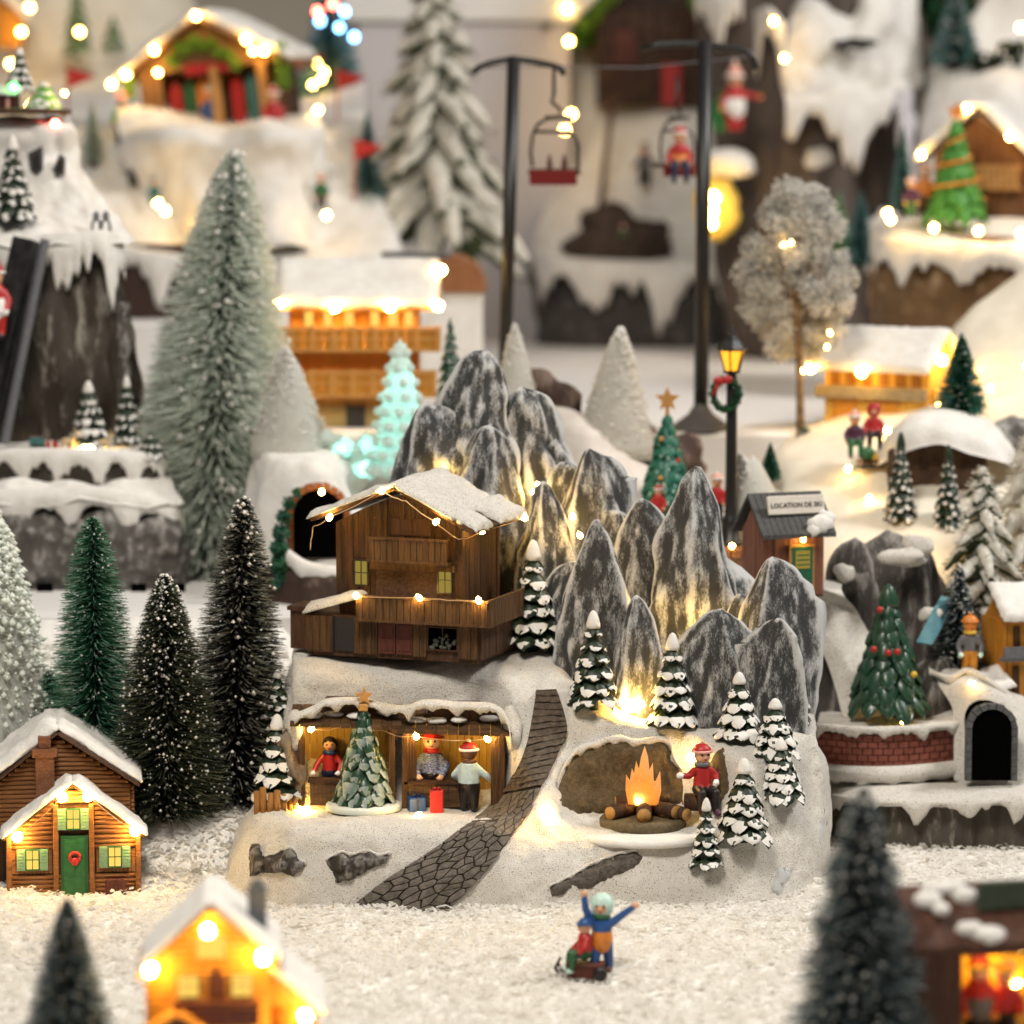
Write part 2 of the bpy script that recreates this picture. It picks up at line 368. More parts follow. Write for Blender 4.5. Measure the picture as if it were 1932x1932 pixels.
# ---------------------------------------------------------------- trees
def bottle_tree(label, p, h, w, cols, n=5200, frost=.5, specks=450, ps=3.0, exp=.85, group=None, bw=1.5, drop=.05, base=True, tiers=0, speckm=None, lean=0, smin=.4, flock=False):
    root = thing('bottle_brush_tree', label, 'tree', p, group=group)
    g = nprng
    t = np.sort(g.random(n)) ** 1.0; z = h * (.0 + 1.0 * t)
    rad = w * .64 * (np.clip(1 - t, 0, 1) ** exp * .97 + .03) * np.clip(.72 + t * 5, 0, 1)
    if tiers: rad *= .78 + .22 * np.abs(np.sin(t * tiers * math.pi + 0.6)) 
    L = rad * g.uniform(.80, 1.08, n); a = np.arange(n) * 2.39996 + g.uniform(-.25, .25, n)
    el = g.normal(drop, .10, n)
    d = np.stack([np.cos(a) * np.cos(el), np.sin(a) * np.cos(el), np.sin(el)], 1)
    rv = g.normal(size=(n, 3)); sd = np.cross(d, rv); sd /= np.linalg.norm(sd, axis=1, keepdims=True)
    o = np.stack([lean * z / h, 0 * z, z], 1)
    k = bw / 2; A = o + d * 1.0; B = o + d * (L * .62)[:, None] ; C = o + d * L[:, None] - np.array([0, 0, 1]) * (L * .03)[:, None]
    V = np.stack([A - sd * k, A + sd * k, B + sd * k * .9, B - sd * k * .9, C + sd * k * .6, C - sd * k * .6], 1).reshape(-1, 3)
    i = np.arange(n)[:, None] * 6
    F = np.concatenate([i + np.array([0, 1, 2, 3]), i + np.array([3, 2, 4, 5])], 0)
    mi = np.concatenate([np.zeros(n), (g.random(n) < frost).astype(int)])
    link('crown', np_mesh('crown', V, F, [cols[0], cols[1]], mi), root)
    MB().tube([(0, 0, 0), (lean * .5, 0, h * .5), (lean, 0, h * 1.0)], [2.2 + w * .012, 2 + w * .008, 1.6], 7).build('trunk', cols[2] if len(cols) > 2 else WOODD, root, True)
    if flock: MB().lathe([(w * .59, h * .01), (w * .56, h * .12), (w * .365, h * .5), (w * .15, h * .84), (1, h * .97)], 16, c=(lean * .3, 0)).build('core', cols[0], root, True)
    if base: MB().lathe([(w * .15, -12), (w * .15, -3), (w * .12, 0), (3, 1)], 14).build('wooden_base', BARK, root, True)
    if specks:
        idx = g.integers(0, n, specks); f = g.uniform(smin, 1.0, specks)[:, None]; c = o[idx] + d[idx] * L[idx][:, None] * f
        s = (ps * g.uniform(.35, 1.0, specks) ** 1.3)[:, None]
        oc = np.array([[1, 0, 0], [-1, 0, 0], [0, 1, 0], [0, -1, 0], [0, 0, 1.0], [0, 0, -.7]]) 
        V = (c[:, None, :] + oc[None] * s[:, None, :] * .5).reshape(-1, 3); i = np.arange(specks)[:, None] * 6
        F = np.concatenate([i + np.array(q) for q in ((0, 2, 4), (2, 1, 4), (1, 3, 4), (3, 0, 4), (2, 0, 5), (1, 2, 5), (3, 1, 5), (0, 3, 5))], 0)
        so = link('snow_specks', np_mesh('snow_specks', V, F, [speckm or SNOWC], None, True), root); so['kind'] = 'stuff'
    return root
BOUGH = {}
def bough_mesh(green, snow, cover, v):
    key = (green.name, snow.name, cover, v)
    if key in BOUGH: return BOUGH[key]
    rr = random.Random(v * 7 + 3); nx, nw = 6, 5; vs = []; fs = []; ms = []
    def hw(t): return .38 * max(0.03, math.sin(math.pi * min(1, .12 + t * .88) ** 1.15)) ** .55
    for side in (1, -1):
        for i in range(nx + 1):
            t = i / nx
            for k in range(nw):
                q = -1 + 2 * k / (nw - 1); y = q * hw(t) * (1 + .12 * rr.uniform(-1, 1)) if side == 1 else q * hw(t)
                z = side * .17 * (1 - q * q) * (1 - t * .5) - .22 * t * t + (.03 * rr.uniform(-1, 1))
                vs.append((t, y, z))
    st = (nx + 1) * nw
    for s_ in (0, 1):
        for i in range(nx):
            for k in range(nw - 1):
                a = s_ * st + i * nw + k; f = (a, a + 1, a + nw + 1, a + nw)
                fs.append(f if s_ == 0 else f[::-1])
                ms.append(1 if s_ == 0 and cover > 0 and (i + rr.uniform(-.8, .8)) >= nx * (1 - cover) and rr.random() < .9 else 0)
    for i in range(nx):
        for k in (0, nw - 1):
            a = i * nw + k; fs.append((a, a + nw, a + nw + st, a + st)); ms.append(0)
    for k in range(nw - 1):
        a = nx * nw + k; fs.append((a, a + 1, a + 1 + st, a + st)); ms.append(0)
    mb = MB(); mb.v = vs; mb.f = [list(f) for f in fs]; mb.m = ms
    BOUGH[key] = mb.mesh('bough', [green, snow], True); return BOUGH[key]
def resin_tree(label, p, h, w, tiers=7, cover=.6, green=None, snow=None, group=None, top=True, pitch=(28, 52), star=False, cat='tree', name='snowy_fir_tree', k0=5, k1=9, rz=0, cone=False):
    green = green or GREEND; snow = snow or SNOWC
    root = thing(name, label, cat, p, group=group); rr = random.Random(int(p[0] * 1000 + p[2] * 777))
    MB().lathe([(w * .10, -3), (w * .10, h * .08), (w * .28, h * .10), (w * .17, h * .5), (w * .07, h * .88), (1.2, h * .97)], 12).build('trunk', green, root, True)
    for i in range(tiers):
        t = i / (tiers - 1); z = h * (.13 + .77 * t ** .95) ; r = w * .5 * ((1 - t) ** .9 * .82 + .20)
        c = round((k1 + (k0 - k1) * t) * 1.25); off = rr.uniform(0, 6)
        for k in range(c):
            a = off + 2 * math.pi * k / c + rr.uniform(-.18, .18); s = r * rr.uniform(.95, 1.15)
            q = R(pitch[0] + (pitch[1] - pitch[0]) * t + rr.uniform(-8, 8))
            ro = .40 * r; s *= .60 / max(.3, math.cos(q) - .2 * math.sin(q))
            wd = min(1.7, 2 * math.pi * r * .8 / c / (.62 * s + 1e-6)) 
            cz = z + rr.uniform(-.015, .015) * h + s * math.sin(q) * .35
            link('bough', bough_mesh(green, snow, cover, rr.randrange(4)), root, loc=(ro * math.cos(a), ro * math.sin(a), cz), rot=(0, q, a), sc=(s, s * max(.8, wd), s * rr.uniform(.9, 1.3)))
    if top:
        MB().lathe([(w * .13, h * .82), (w * .135, h * .86), (w * .10, h * .93), (w * .06, h * .98), (w * .015, h * 1.0)], 10).build('tip', snow if cover > .3 else green, root, True)
    return root
def star_mb(mb, c, r, th, m=0):
    poly = []
    for k in range(10):
        a = math.pi / 2 + k * math.pi / 5; q = r if k % 2 == 0 else r * .45; poly.append((c[0] + q * math.cos(a), c[2] + q * math.sin(a)))
    return mb.prism(poly, c[1] - th, c[1] + th, m)

# ---------------------------------------------------------------- figures
def capsule(mb, a, ra, b, rb, n=10):
    a = Vector(a); b = Vector(b); d = b - a
    if d.length < 1e-5: mb.ell(a, ra, n, 8); return
    t = d.normalized(); x = t.orthogonal().normalized(); y = t.cross(x); prof = []
    for k in range(5):
        q = math.pi / 2 * k / 4; prof.append((a - t * ra * math.cos(q), ra * math.sin(q) + 1e-4))
    for k in range(5):
        q = math.pi / 2 * k / 4; prof.append((b + t * rb * math.sin(q), rb * math.cos(q) + 1e-4))
    vs = []
    for c, r in prof: vs += [c + (x * math.cos(2 * math.pi * k / n) + y * math.sin(2 * math.pi * k / n)) * r for k in range(n)]
    fs = [(i * n + k, i * n + (k + 1) % n, (i + 1) * n + (k + 1) % n, (i + 1) * n + k) for i in range(len(prof) - 1) for k in range(n)]
    fs += [tuple(range(n))[::-1], tuple(range((len(prof) - 1) * n, len(prof) * n))]
    mb.add(vs, fs)
def person(label, p, h, jacket, trousers, shoes=None, hand=None, arms=None, legs='stand', hat=None, hatm=None, trim=None, scarf=None, hair=None, rz=0, tilt=(0, 0), group=None, fat=1.0, lower=None, cape=None, detail=True, skin=None, face=True, skirt=None):
    shoes = shoes or DK; skin = skin or SKIN; hand = hand or skin; hatm = hatm or RED; trim = trim or WHITE
    root = thing('person', label, 'person', p, rz=rz, group=group)
    arms = arms or {'L': [(-.19, -.02, .52), (-.17, -.10, .40)], 'R': [(.19, -.02, .52), (.17, -.10, .40)]}
    ms = [jacket, trousers, shoes, skin, hand] + ([lower] if lower else [])
    hz = .40
    caps = [((0, 0, .44), .125 * fat, (0, 0, .64), .105 * fat, 0), ((0, 0, hz), .125 * fat, (0, 0, hz), .125 * fat, 5 if lower else 1),
            ((0, 0, .66), .05, (0, 0, .76), .05, 3), ((0, -.005, .845), .118, (0, 0, .86), .118, 3), ((0, -.12, .83), .022, (0, -.125, .83), .022, 3)]
    if lower: caps.append(((0, 0, .44), .13 * fat, (0, 0, .50), .122 * fat, 5))
    for sgn in (-1, 1):
        s = sgn * .068
        if legs == 'stand': caps += [((s, 0, .38), .078 * fat, (s * 1.1, 0, .06), .058, 1), ((s * 1.1, 0, .04), .05, (s * 1.15, -.07, .035), .045, 2)]
        elif legs == 'walk': caps += [((s, 0, .38), .078, (s * 1.1, .10 * sgn, .07), .058, 1), ((s * 1.1, .10 * sgn, .05), .05, (s * 1.15, .10 * sgn - .07, .04), .045, 2)]
        else: caps += [((s, 0, .38), .078, (s * 1.5, -.24, .36), .065, 1), ((s * 1.5, -.24, .36), .063, (s * 1.5, -.27, .12), .055, 1), ((s * 1.5, -.27, .10), .05, (s * 1.5, -.34, .09), .045, 2)]
        e, q = arms['L' if sgn < 0 else 'R']; sh = (sgn * .115, 0, .635)
        caps += [(sh, .058, e, .05, 0), (e, .05, q, .042, 0)]
        dv = (Vector(q) - Vector(e)).normalized(); hq = Vector(q) + dv * .045
        caps += [(tuple(q), .040, tuple(hq), .046, 4), (tuple(Vector(q) + dv * .01), .02, tuple(Vector(q) + dv * .05 + Vector((-sgn * .05, -.01, .01))), .018, 4)]
    mb = MB()
    for a, ra, b, rb, _ in caps: capsule(mb, a, ra, b, rb)
    me = mb.mesh('tmp', []); o = bpy.data.objects.new('tmp', me); COL.objects.link(o)
    md = o.modifiers.new('r', 'REMESH'); md.mode = 'VOXEL'; md.voxel_size = .019 if detail else .03
    sm = o.modifiers.new('s', 'SMOOTH'); sm.factor = .5; sm.iterations = 3
    dg = bpy.context.evaluated_depsgraph_get(); ev = o.evaluated_get(dg); new = bpy.data.meshes.new_from_object(ev)
    bpy.data.objects.remove(o); bpy.data.meshes.remove(me)
    nf = len(new.polygons); C = np.zeros(nf * 3); new.polygons.foreach_get('center', C); C = C.reshape(-1, 3)
    best = np.full(nf, 9.0); mi = np.zeros(nf, int)
    for a, ra, b, rb, m in caps:
        a = np.array(a); b = np.array(b); ab = b - a; t = np.clip(((C - a) @ ab) / max(1e-9, ab @ ab), 0, 1)
        dd = np.linalg.norm(C - a - t[:, None] * ab, axis=1) - (ra + (rb - ra) * t); k = dd < best; best[k] = dd[k]; mi[k] = m
    V = np.zeros(len(new.vertices) * 3); new.vertices.foreach_get('co', V); new.vertices.foreach_set('co', V * h)
    new.materials.clear()
    for m in ms: new.materials.append(m)
    new.polygons.foreach_set('material_index', mi.astype(np.int32)); new.polygons.foreach_set('use_smooth', np.ones(nf, bool)); new.name = 'body'
    link('body', new, root)
    hc = Vector((0, 0, .855)) * h; r = .118 * h
    if face:
        for s in (-1, 1): MB().ell((s * r * .38, -r * .96, hc.z + r * .10), r * .15, 8, 6).build('eye', DK, root, True)
        MB().ell((0, -r * .97, hc.z - r * .48), (r * .22, r * .10, r * .12), 8, 6).build('mouth', RED, root, True)
    if hair: MB().ell((0, r * .14, hc.z + r * .12), (r * 1.08, r * 1.06, r * 1.05), 12, 8).build('hair', hair, root, True)
    if hat:
        b = MB(); prof = {'beanie': [(r * 1.12, r * .30), (r * 1.12, r * .55), (r * .98, r * .85), (r * .6, r * 1.2), (r * .1, r * 1.32)],
                          'cone': [(r * 1.12, r * .30), (r * 1.1, r * .55), (r * .75, r * 1.2), (r * .35, r * 1.9), (r * .06, r * 2.2)],
                          'hood': [(r * 1.0, -r * .9), (r * 1.22, -r * .3), (r * 1.25, r * .3), (r * 1.05, r * .9), (r * .5, r * 1.25), (r * .08, r * 1.32)],
                          'top': [(r * 1.5, r * .45), (r * 1.5, r * .55), (r * .95, r * .58), (r * .95, r * 1.5), (r * .2, r * 1.52)]}[hat]
        sh = r * .28 if hat == 'hood' else r * .06
        b.lathe([(a, hc.z + z) for a, z in prof], 14, c=(0, sh)); hb = b.build('hat', hatm, root, True)
        if hat in ('beanie', 'cone'):
            MB().lathe([(r * 1.0, hc.z + r * .22), (r * 1.24, hc.z + r * .26), (r * 1.26, hc.z + r * .52), (r * 1.05, hc.z + r * .58)], 14, c=(0, sh)).build('hat_trim', trim, hb, True)
            MB().ell((0, sh, hc.z + prof[-1][1] + r * .1), r * .26, 8, 6).build('pompom', trim, hb, True)
    if scarf: 
        MB().lathe([(r * .55, .715 * h), (r * .95, .70 * h), (r * .95, .745 * h), (r * .6, .765 * h)], 12).build('scarf', scarf, root, True)
    if skirt: MB().lathe([(.20 * h, .14 * h), (.19 * h, .2 * h), (.135 * h, .5 * h)], 14).build('skirt', skirt, root, True)
    return root
# ---------------------------------------------------------------- the setting: snow sheet, display tiers, back wall
def struct(o): o['kind'] = 'structure'; return o
nx, ny = 150, 190
xs = np.linspace(-5.2, 5.2, nx); ys = np.linspace(-9.5, 2.75, ny)
V = np.array([(x, y, gz(x, y) + .012 * noise.noise(Vector((x * 11, y * 11, 1)))) for y in ys for x in xs])
i = np.arange((ny - 1) * nx).reshape(ny - 1, nx)[:, :-1].ravel()
struct(link('snow_ground', np_mesh('snow_ground', V, np.stack([i, i + 1, i + nx + 1, i + nx], 1), [SNOWG], None, True)))
def flakes(n):
    g = nprng
    y = -7 + 9.5 * g.random(n) ** .75; x = g.uniform(-1, 1, n) * (2.3 + .14 * (y + 5))
    z = np.array([gz(a, b) for a, b in zip(x, y)])
    s = g.uniform(.008, .026, n) * np.where(g.random(n) < .05, 2.0, 1)
    ang = g.uniform(0, 6.28, n); til = g.normal(0, .36, n)
    a = np.stack([np.cos(ang), np.sin(ang), 0 * ang], 1); b = np.stack([-np.sin(ang) * np.cos(til), np.cos(ang) * np.cos(til), np.sin(til)], 1); c = np.cross(a, b)
    o = np.stack([x, y, z + .004 + g.random(n) * .02], 1)
    S = s[:, None]; cu = (g.uniform(-.5, .7, n) * s)[:, None]; w = g.uniform(.25, .7, n)[:, None]
    P = [o - a * S - b * S * w, o - b * S * w * .8 + c * cu, o + a * S - b * S * w * g.uniform(.3, 1, n)[:, None], o + a * S * .8 + b * S * w, o + b * S * w * g.uniform(.5, 1.3, n)[:, None] + c * cu, o - a * S * .9 + b * S * w * .7]
    V = np.stack(P, 1).reshape(-1, 3); i = np.arange(n)[:, None] * 6
    F = np.concatenate([i + np.array([0, 1, 4, 5]), i + np.array([1, 2, 3, 4])], 0)
    so = link('snow_flakes', np_mesh('snow_flakes', V, F, [FLAKE])); so['kind'] = 'stuff'; so['label'] = 'shredded white artificial snow strewn over the ground'
flakes(90000)
def slab(name, x0, x1, y0, y1, z0, z1, m):
    b = MB(); b.bbox(x0, x1, y0, y1, z0, z1, .03); return struct(b.build(name, m))
T1, T2, T3 = 1.15, 2.0, 2.5
slab('display_tier', -6, 6, 2.7, 24, -1.0, T1, CLOTH)
slab('display_tier', -6, 6, 5.0, 24, T1, T2, CLOTH)
slab('display_tier', -6, -.95, 8.6, 15, T2, T3, CLOTH)
struct(MB().box(-14, 14, 24, 24.3, -1, 16).build('wall', mat('cream_wall', (.62, .56, .46), (.56, .50, .41), sc=.3)))
# white cupboard behind the fir
tb = thing('white_cabinet', 'white cabinet with an overhanging top standing behind the tall snowy fir', 'cabinet', W(860, 690, 14.5))
s = 1
MB().bbox(-215, 215, 0, 300, -10, 640, 3).build('cabinet_body', mat('lilac_white', (.60, .57, .58), rough=.6), tb)
MB().bbox(-228, 228, -14, 310, 643, 760, 4).build('cabinet_top', mat('matt_white', (.80, .78, .75), rough=.6), tb)
for x in (-190, 170): MB().bbox(x - 9, x + 9, -18, -5, 628, 639, 1).build('clip', GREYP, tb)

# ---------------------------------------------------------------- main resin mountain piece
dio = thing('mountain_village_base', 'large snowy resin mountain base with grey peaks, a winding cobbled path and two terraces', 'model mountain', W(1000, 1715, 0))
cols = [(425, .62), (450, .36), (505, .17), (560, .06), (660, 0), (760, -.02), (860, -.03), (935, -.03), (990, -.03), (1040, -.03), (1100, 0), (1200, .01), (1300, .03), (1400, .08), (1480, .2), (1530, .38), (1552, .7), (1556, 1.2)]
def prof(X, y):
    k = 1 if X < 945 else (2 if X < 1045 else (3 if X < 1390 else 4))
    if X >= 1540:
        dx = (X - 1540)
        return [Nz(X - 6, y, -.06), W(X + 4, 1640, y + .02), W(X + 8, 1570, y + .04), W(X + 8, 1500, y + .08), W(X + 2, 1445, y + .1), W(X - 12, 1410, y + .2), W(X - 34, 1392, y + .5), Nz(X - 120, y + .9, .5), Nz(X - 120, y + 1.2, -.06)]
    if X < 540:
        s = (540 - X) / 115
        return [Nz(X, y, -.06), W(X + 3, 1625, y + .06), W(X + 12 + 10 * s, 1555, y + .22), W(X + 20 + 35 * s, 1505, max(.75, y + .3)), W(X + 25 + 60 * s, 1400, .9 + .25 * s), W(X + 30 + 75 * s, 1310, 1.02 + .35 * s), W(X + 35 + 95 * s, 1238, 1.3 + .5 * s), Nz(X + 60 + 60 * s, 2.1, 1.0 - .3 * s), Nz(X + 60 + 60 * s, 2.6, -.06)]
    if X < 470:
        return [Nz(X, y, -.06), W(X + 2, 1625, y + .05), W(X + 18, 1560, y + .1), W(X + 50, 1500, y + .2), W(X + 85, 1420, y + .3), W(X + 112, 1320, y + .45), W(X + 140, 1245, y + .7), Nz(X + 120, y + 1.4, .6), Nz(X + 100, y + 1.8, -.06)]
    if k == 1:
        lift = 0 if X > 520 else -10
        return [Nz(X, y, -.06), W(X, 1625, y + .07), W(X, 1552 + lift, y + .22), W(X, 1512 + lift, .80), W(X, 1338, .92), W(X, 1262, 1.04), W(X, 1222, 1.5), Nz(X, 2.1, 1.0), Nz(X, 2.6, -.06)]
    if k == 2:
        return [Nz(X, y, -.06), W(X, 1630, y + .09), W(X, 1560, y + .28), W(X, 1500, y + .45), W(X, 1420, .64), W(X, 1300, .92), W(X, 1222, 1.45), Nz(X, 2.1, 1.0), Nz(X, 2.6, -.06)]
    if k == 3:
        return [Nz(X, y, -.06), W(X, 1645, y + .08), W(X, 1580, y + .24), W(X, 1540, .58), W(X, 1402, .74), W(X, 1372 - 42 * max(0, (1240 - X) / 140), .86), W(X, 1345 - 70 * max(0, (1240 - X) / 140), 1.3), Nz(X, 2.0, .9), Nz(X, 2.6, -.06)]
    return [Nz(X, y, -.06), W(X, 1650, y + .08), W(X, 1575, y + .17), W(X, 1500, y + .28), W(X, 1435, y + .36), W(X, 1385, max(.72, y + .46)), W(X, 1345, 1.2), Nz(X, 1.8, .9), Nz(X, 2.2, -.06)]
rows = list(zip(*[prof(X, y) for X, y in cols]))
so, G = surf(dio, 'snow_base', rows, SNOW, nu=210, nv=170, amp=.020, sc=3.2, amp2=.006, sc2=19)
gv = [Vector(p) for p in G.reshape(-1, 3)]; nvv, nuu = G.shape[:2]
TER = BVHTree.FromPolygons(gv, [(a * nuu + b, a * nuu + b + 1, (a + 1) * nuu + b + 1, (a + 1) * nuu + b) for a in range(nvv - 1) for b in range(nuu - 1)])
def hit(X, Y, off=0):
    d = ray(X, Y).normalized(); h = TER.ray_cast(CAM, d)
    if h[0] is None: return W(X, Y, 1.2)
    return h[0] - d * off
def hity(X, Y): return hit(X, Y).y
def patch(root, name, poly, m, h=.03, step=7, ns=.02, seed=0):
    """a rock showing through the snow: bulges out of the base inside an outline"""
    n = len(poly); edge = []
    for a in range(n):
        p, q = Vector(poly[a]), Vector(poly[(a + 1) % n]); k = max(1, int((q - p).length / step))
        for j in range(k): edge.append(p.lerp(q, j / k) + Vector((rnd.uniform(-1.6, 1.6), rnd.uniform(-1.6, 1.6))))
    def inside(x, y):
        c = False
        for a in range(len(edge)):
            p, q = edge[a], edge[a - 1]
            if (p.y > y) != (q.y > y) and x < (q.x - p.x) * (y - p.y) / (q.y - p.y) + p.x: c = not c
        return c
    pts = list(edge); x0, x1 = min(p.x for p in edge), max(p.x for p in edge); y0, y1 = min(p.y for p in edge), max(p.y for p in edge)
    y = y0
    while y < y1:
        x = x0
        while x < x1:
            q = Vector((x + rnd.uniform(-2, 2), y + rnd.uniform(-2, 2)))
            if inside(*q) and min((q - e).length for e in edge) > step * .5: pts.append(q)
            x += step
        y += step
    ne = len(edge); r = geometry.delaunay_2d_cdt(pts, [(a, (a + 1) % ne) for a in range(ne)], [], 1, 1e-4)
    vs = []
    for q in r[0]:
        p = hit(q.x, q.y); dd = min((q - e).length for e in edge); e = min(1, dd / 14)
        b = -.01 if dd < .5 else h * e * (1 + .9 * noise.noise(Vector((q.x * .05 + seed, q.y * .03, seed)))) + ns * e * noise.noise(Vector((q.x * .16, q.y * .10, seed)))
        vs.append(local(root, p - ray(q.x, q.y).normalized() * b))
    mb = MB(); mb.add(vs, [f for f in r[2]]); return mb.build(name, m, root, True)
patch(dio, 'rock', [(468, 1655), (470, 1600), (476, 1586), (492, 1590), (496, 1612), (520, 1606), (540, 1596), (556, 1600), (562, 1618), (579, 1624), (572, 1642), (552, 1657), (530, 1648), (500, 1648)], ROCKD, .055, ns=.035, seed=1)
patch(dio, 'rock', [(613, 1620), (640, 1606), (660, 1612), (690, 1603), (702, 1600), (712, 1612), (738, 1606), (732, 1628), (700, 1640), (660, 1664), (632, 1667), (620, 1640)], ROCKD, .055, ns=.035, seed=4)
patch(dio, 'rock', [(1034, 1672), (1046, 1660), (1075, 1652), (1085, 1640), (1110, 1632), (1160, 1612), (1200, 1603), (1216, 1612), (1212, 1626), (1180, 1648), (1140, 1664), (1110, 1682), (1080, 1676), (1060, 1690), (1040, 1692)], mat('bare_rock', (.085, .070, .058), (.17, .145, .12), sc=.12, rough=.8, bump=.8, bsc=.4), .028, ns=.03, seed=7)
patch(dio, 'rock', [(1456, 1680), (1452, 1665), (1462, 1645), (1474, 1628), (1484, 1640), (1496, 1626), (1500, 1640), (1490, 1660), (1478, 1688), (1466, 1694)], ROCK, .02, seed=9)
patch(dio, 'rock', [(1544, 1600), (1542, 1560), (1552, 1520), (1560, 1500), (1562, 1560), (1554, 1600)], ROCK, .012, seed=3)
patch(dio, 'cave_rock', [(1050, 1490), (1060, 1460), (1072, 1432), (1092, 1412), (1120, 1404), (1140, 1396), (1170, 1392), (1200, 1400), (1240, 1394), (1262, 1400), (1268, 1432), (1290, 1462), (1292, 1520), (1150, 1536), (1088, 1537), (1058, 1520)], mat('cave_rock', (.085, .060, .030), (.15, .11, .06), sc=.10, rough=.8, bump=.9, bsc=.5, fleck=((.30, .22, .10), 1.6, .60)), .026, ns=.010, seed=5)
patch(dio, 'cave_rock', [(1330, 1500), (1336, 1440), (1352, 1412), (1362, 1400), (1372, 1430), (1380, 1490), (1360, 1520)], MATS['cave_rock'], .020, ns=.01, seed=6)
drape(dio, 'snow_overhang', [hit(x, y, .02) for x, y in ((1052, 1478), (1060, 1452), (1074, 1428), (1094, 1410), (1120, 1402), (1142, 1394), (1170, 1390), (1200, 1397), (1238, 1392), (1262, 1397), (1270, 1424), (1288, 1452))], 8, 9, 7, SNOW, n=70, seed=2, fr=1.6)
for pl in ([(470, 1603), (478, 1588), (494, 1592), (500, 1612), (522, 1606), (542, 1597), (558, 1604), (564, 1620), (578, 1625)], [(615, 1620), (642, 1606), (664, 1610), (692, 1603), (714, 1611), (738, 1607)], [(1036, 1670), (1078, 1650), (1112, 1630), (1162, 1610), (1202, 1602)]):
    drape(dio, 'snow_overhang', [hit(x, y, .015) for x, y in pl], 3, 5, 4, SNOW, n=40, seed=3, fr=2)
# path: dark bed, stones below, slab steps above
PL = catmull([(664, 1706), (712, 1668), (760, 1636), (815, 1602), (862, 1566), (905, 1535), (941, 1500), (974, 1450), (993, 1400), (1004, 1345), (1011, 1302)], 60)
PR = catmull([(842, 1722), (885, 1684), (915, 1650), (946, 1612), (972, 1572), (1000, 1530), (1024, 1485), (1048, 1435), (1070, 1385), (1066, 1345), (1050, 1300)], 60)
PT = np.zeros((60, 15))
def pp(u, v):
    k = v * 59; i = min(58, int(k)); f = k - i
    a = PL[i] * (1 - f) + PL[i + 1] * f; b = PR[i] * (1 - f) + PR[i + 1] * f; c = a * (1 - u) + b * u; return c
for a in range(60):
    for b in range(15):
        X, Y = pp(b / 14, a / 59); PT[a, b] = (hit(X, Y) - CAM).dot(ray(X, Y).normalized())
PS = PT.copy()
for k in range(3): Q = np.pad(PS, ((2, 2), (1, 1)), 'edge'); PS = sum(Q[i:i + 60, j:j + 15] for i in range(5) for j in range(3)) / 15; PS = np.minimum(PS, PT)
def phit(u, v, off):
    X, Y = pp(min(1, max(0, u)), min(1, max(0, v))); a = min(58.999, max(0, v * 59)); b = min(13.999, max(0, u * 14)); i, j = int(a), int(b); f, g = a - i, b - j
    d = (PS[i, j] * (1 - f) + PS[i + 1, j] * f) * (1 - g) + (PS[i, j + 1] * (1 - f) + PS[i + 1, j + 1] * f) * g
    return CAM + ray(X, Y).normalized() * (d - off)
mb = MB(); vs = []
for a in range(60):
    for b in range(15):
        X, Y = pp(b / 14, a / 59); w = .9 * math.sin(a * 1.7) + .8 * math.sin(a * .9 + b)
        e = -.012 if b in (0, 14) else .011
        vs.append(local(dio, phit(b / 14 + (w * .012 if b in (0, 14) else 0), a / 59, e)))
mb.add(vs, [(a * 15 + b, a * 15 + b + 1, (a + 1) * 15 + b + 1, (a + 1) * 15 + b) for a in range(59) for b in range(14)])
mb.build('path_bed', PATHBED, dio, True)
vsplit = .60
def clip_poly(poly, a, b, c):          # keep a*x+b*y<=c
    out = []
    for k in range(len(poly)):
        p, q = poly[k], poly[(k + 1) % len(poly)]; dp, dq = a * p[0] + b * p[1] - c, a * q[0] + b * q[1] - c
        if dp <= 0: out.append(p)
        if dp * dq < 0: t = dp / (dp - dq); out.append((p[0] + (q[0] - p[0]) * t, p[1] + (q[1] - p[1]) * t))
    return out
rr = random.Random(4); sites = []
NU, NVV = 6, 17
for b in range(NVV):
    for a in range(NU):
        sites.append(((a + .5 + (.5 if b % 2 else 0) * .8 + rr.uniform(-.36, .36)) / NU * 1.0, (b + .5 + rr.uniform(-.36, .36)) / NVV * vsplit))
for k, (su, sv) in enumerate(sites):
    if su > 1.03: continue
    A = 1.6; poly = [(0.015, 0.0), (.985, 0.0), (.985, vsplit), (.015, vsplit)]
    for j, (tu, tv) in enumerate(sites):
        if j == k: continue
        du, dv = tu - su, (tv - sv) * A * 1.6
        if du * du + dv * dv > .35: continue
        nx_, ny_ = du, dv * A * 1.6; mu, mv = (tu + su) / 2, (tv + sv) / 2
        poly = clip_poly(poly, nx_, ny_, nx_ * mu + ny_ * mv)
        if len(poly) < 3: break
    if len(poly) < 3: continue
    cu, cv = sum(p[0] for p in poly) / len(poly), sum(p[1] for p in poly) / len(poly)
    hgt = rr.uniform(.018, .025); top = []; mid = []; bot = []
    for q, lst, o in ((.80, top, hgt), (.90, mid, hgt - .004), (.915, bot, .006)):
        for u, v in poly:
            lst.append(local(dio, phit(cu + (u - cu) * q, cv + (v - cv) * q, o)))
    n = len(poly); X, Y = pp(cu, cv); mb = MB(); c = local(dio, phit(cu, cv, hgt + .002))
    mb.add([c] + top + mid + bot, [(0, 1 + i, 1 + (i + 1) % n) for i in range(n)] + [(1 + i, 1 + n + i, 1 + n + (i + 1) % n, 1 + (i + 1) % n) for i in range(n)] + [(1 + n + i, 1 + 2 * n + i, 1 + 2 * n + (i + 1) % n, 1 + n + (i + 1) % n) for i in range(n)])
    mb.build('cobblestone', STONE, dio)
STEP = mat('step_stone', (.10, .075, .052), (.19, .148, .11), sc=.09, rough=.8, bump=.9, bsc=.5)
ns = 15
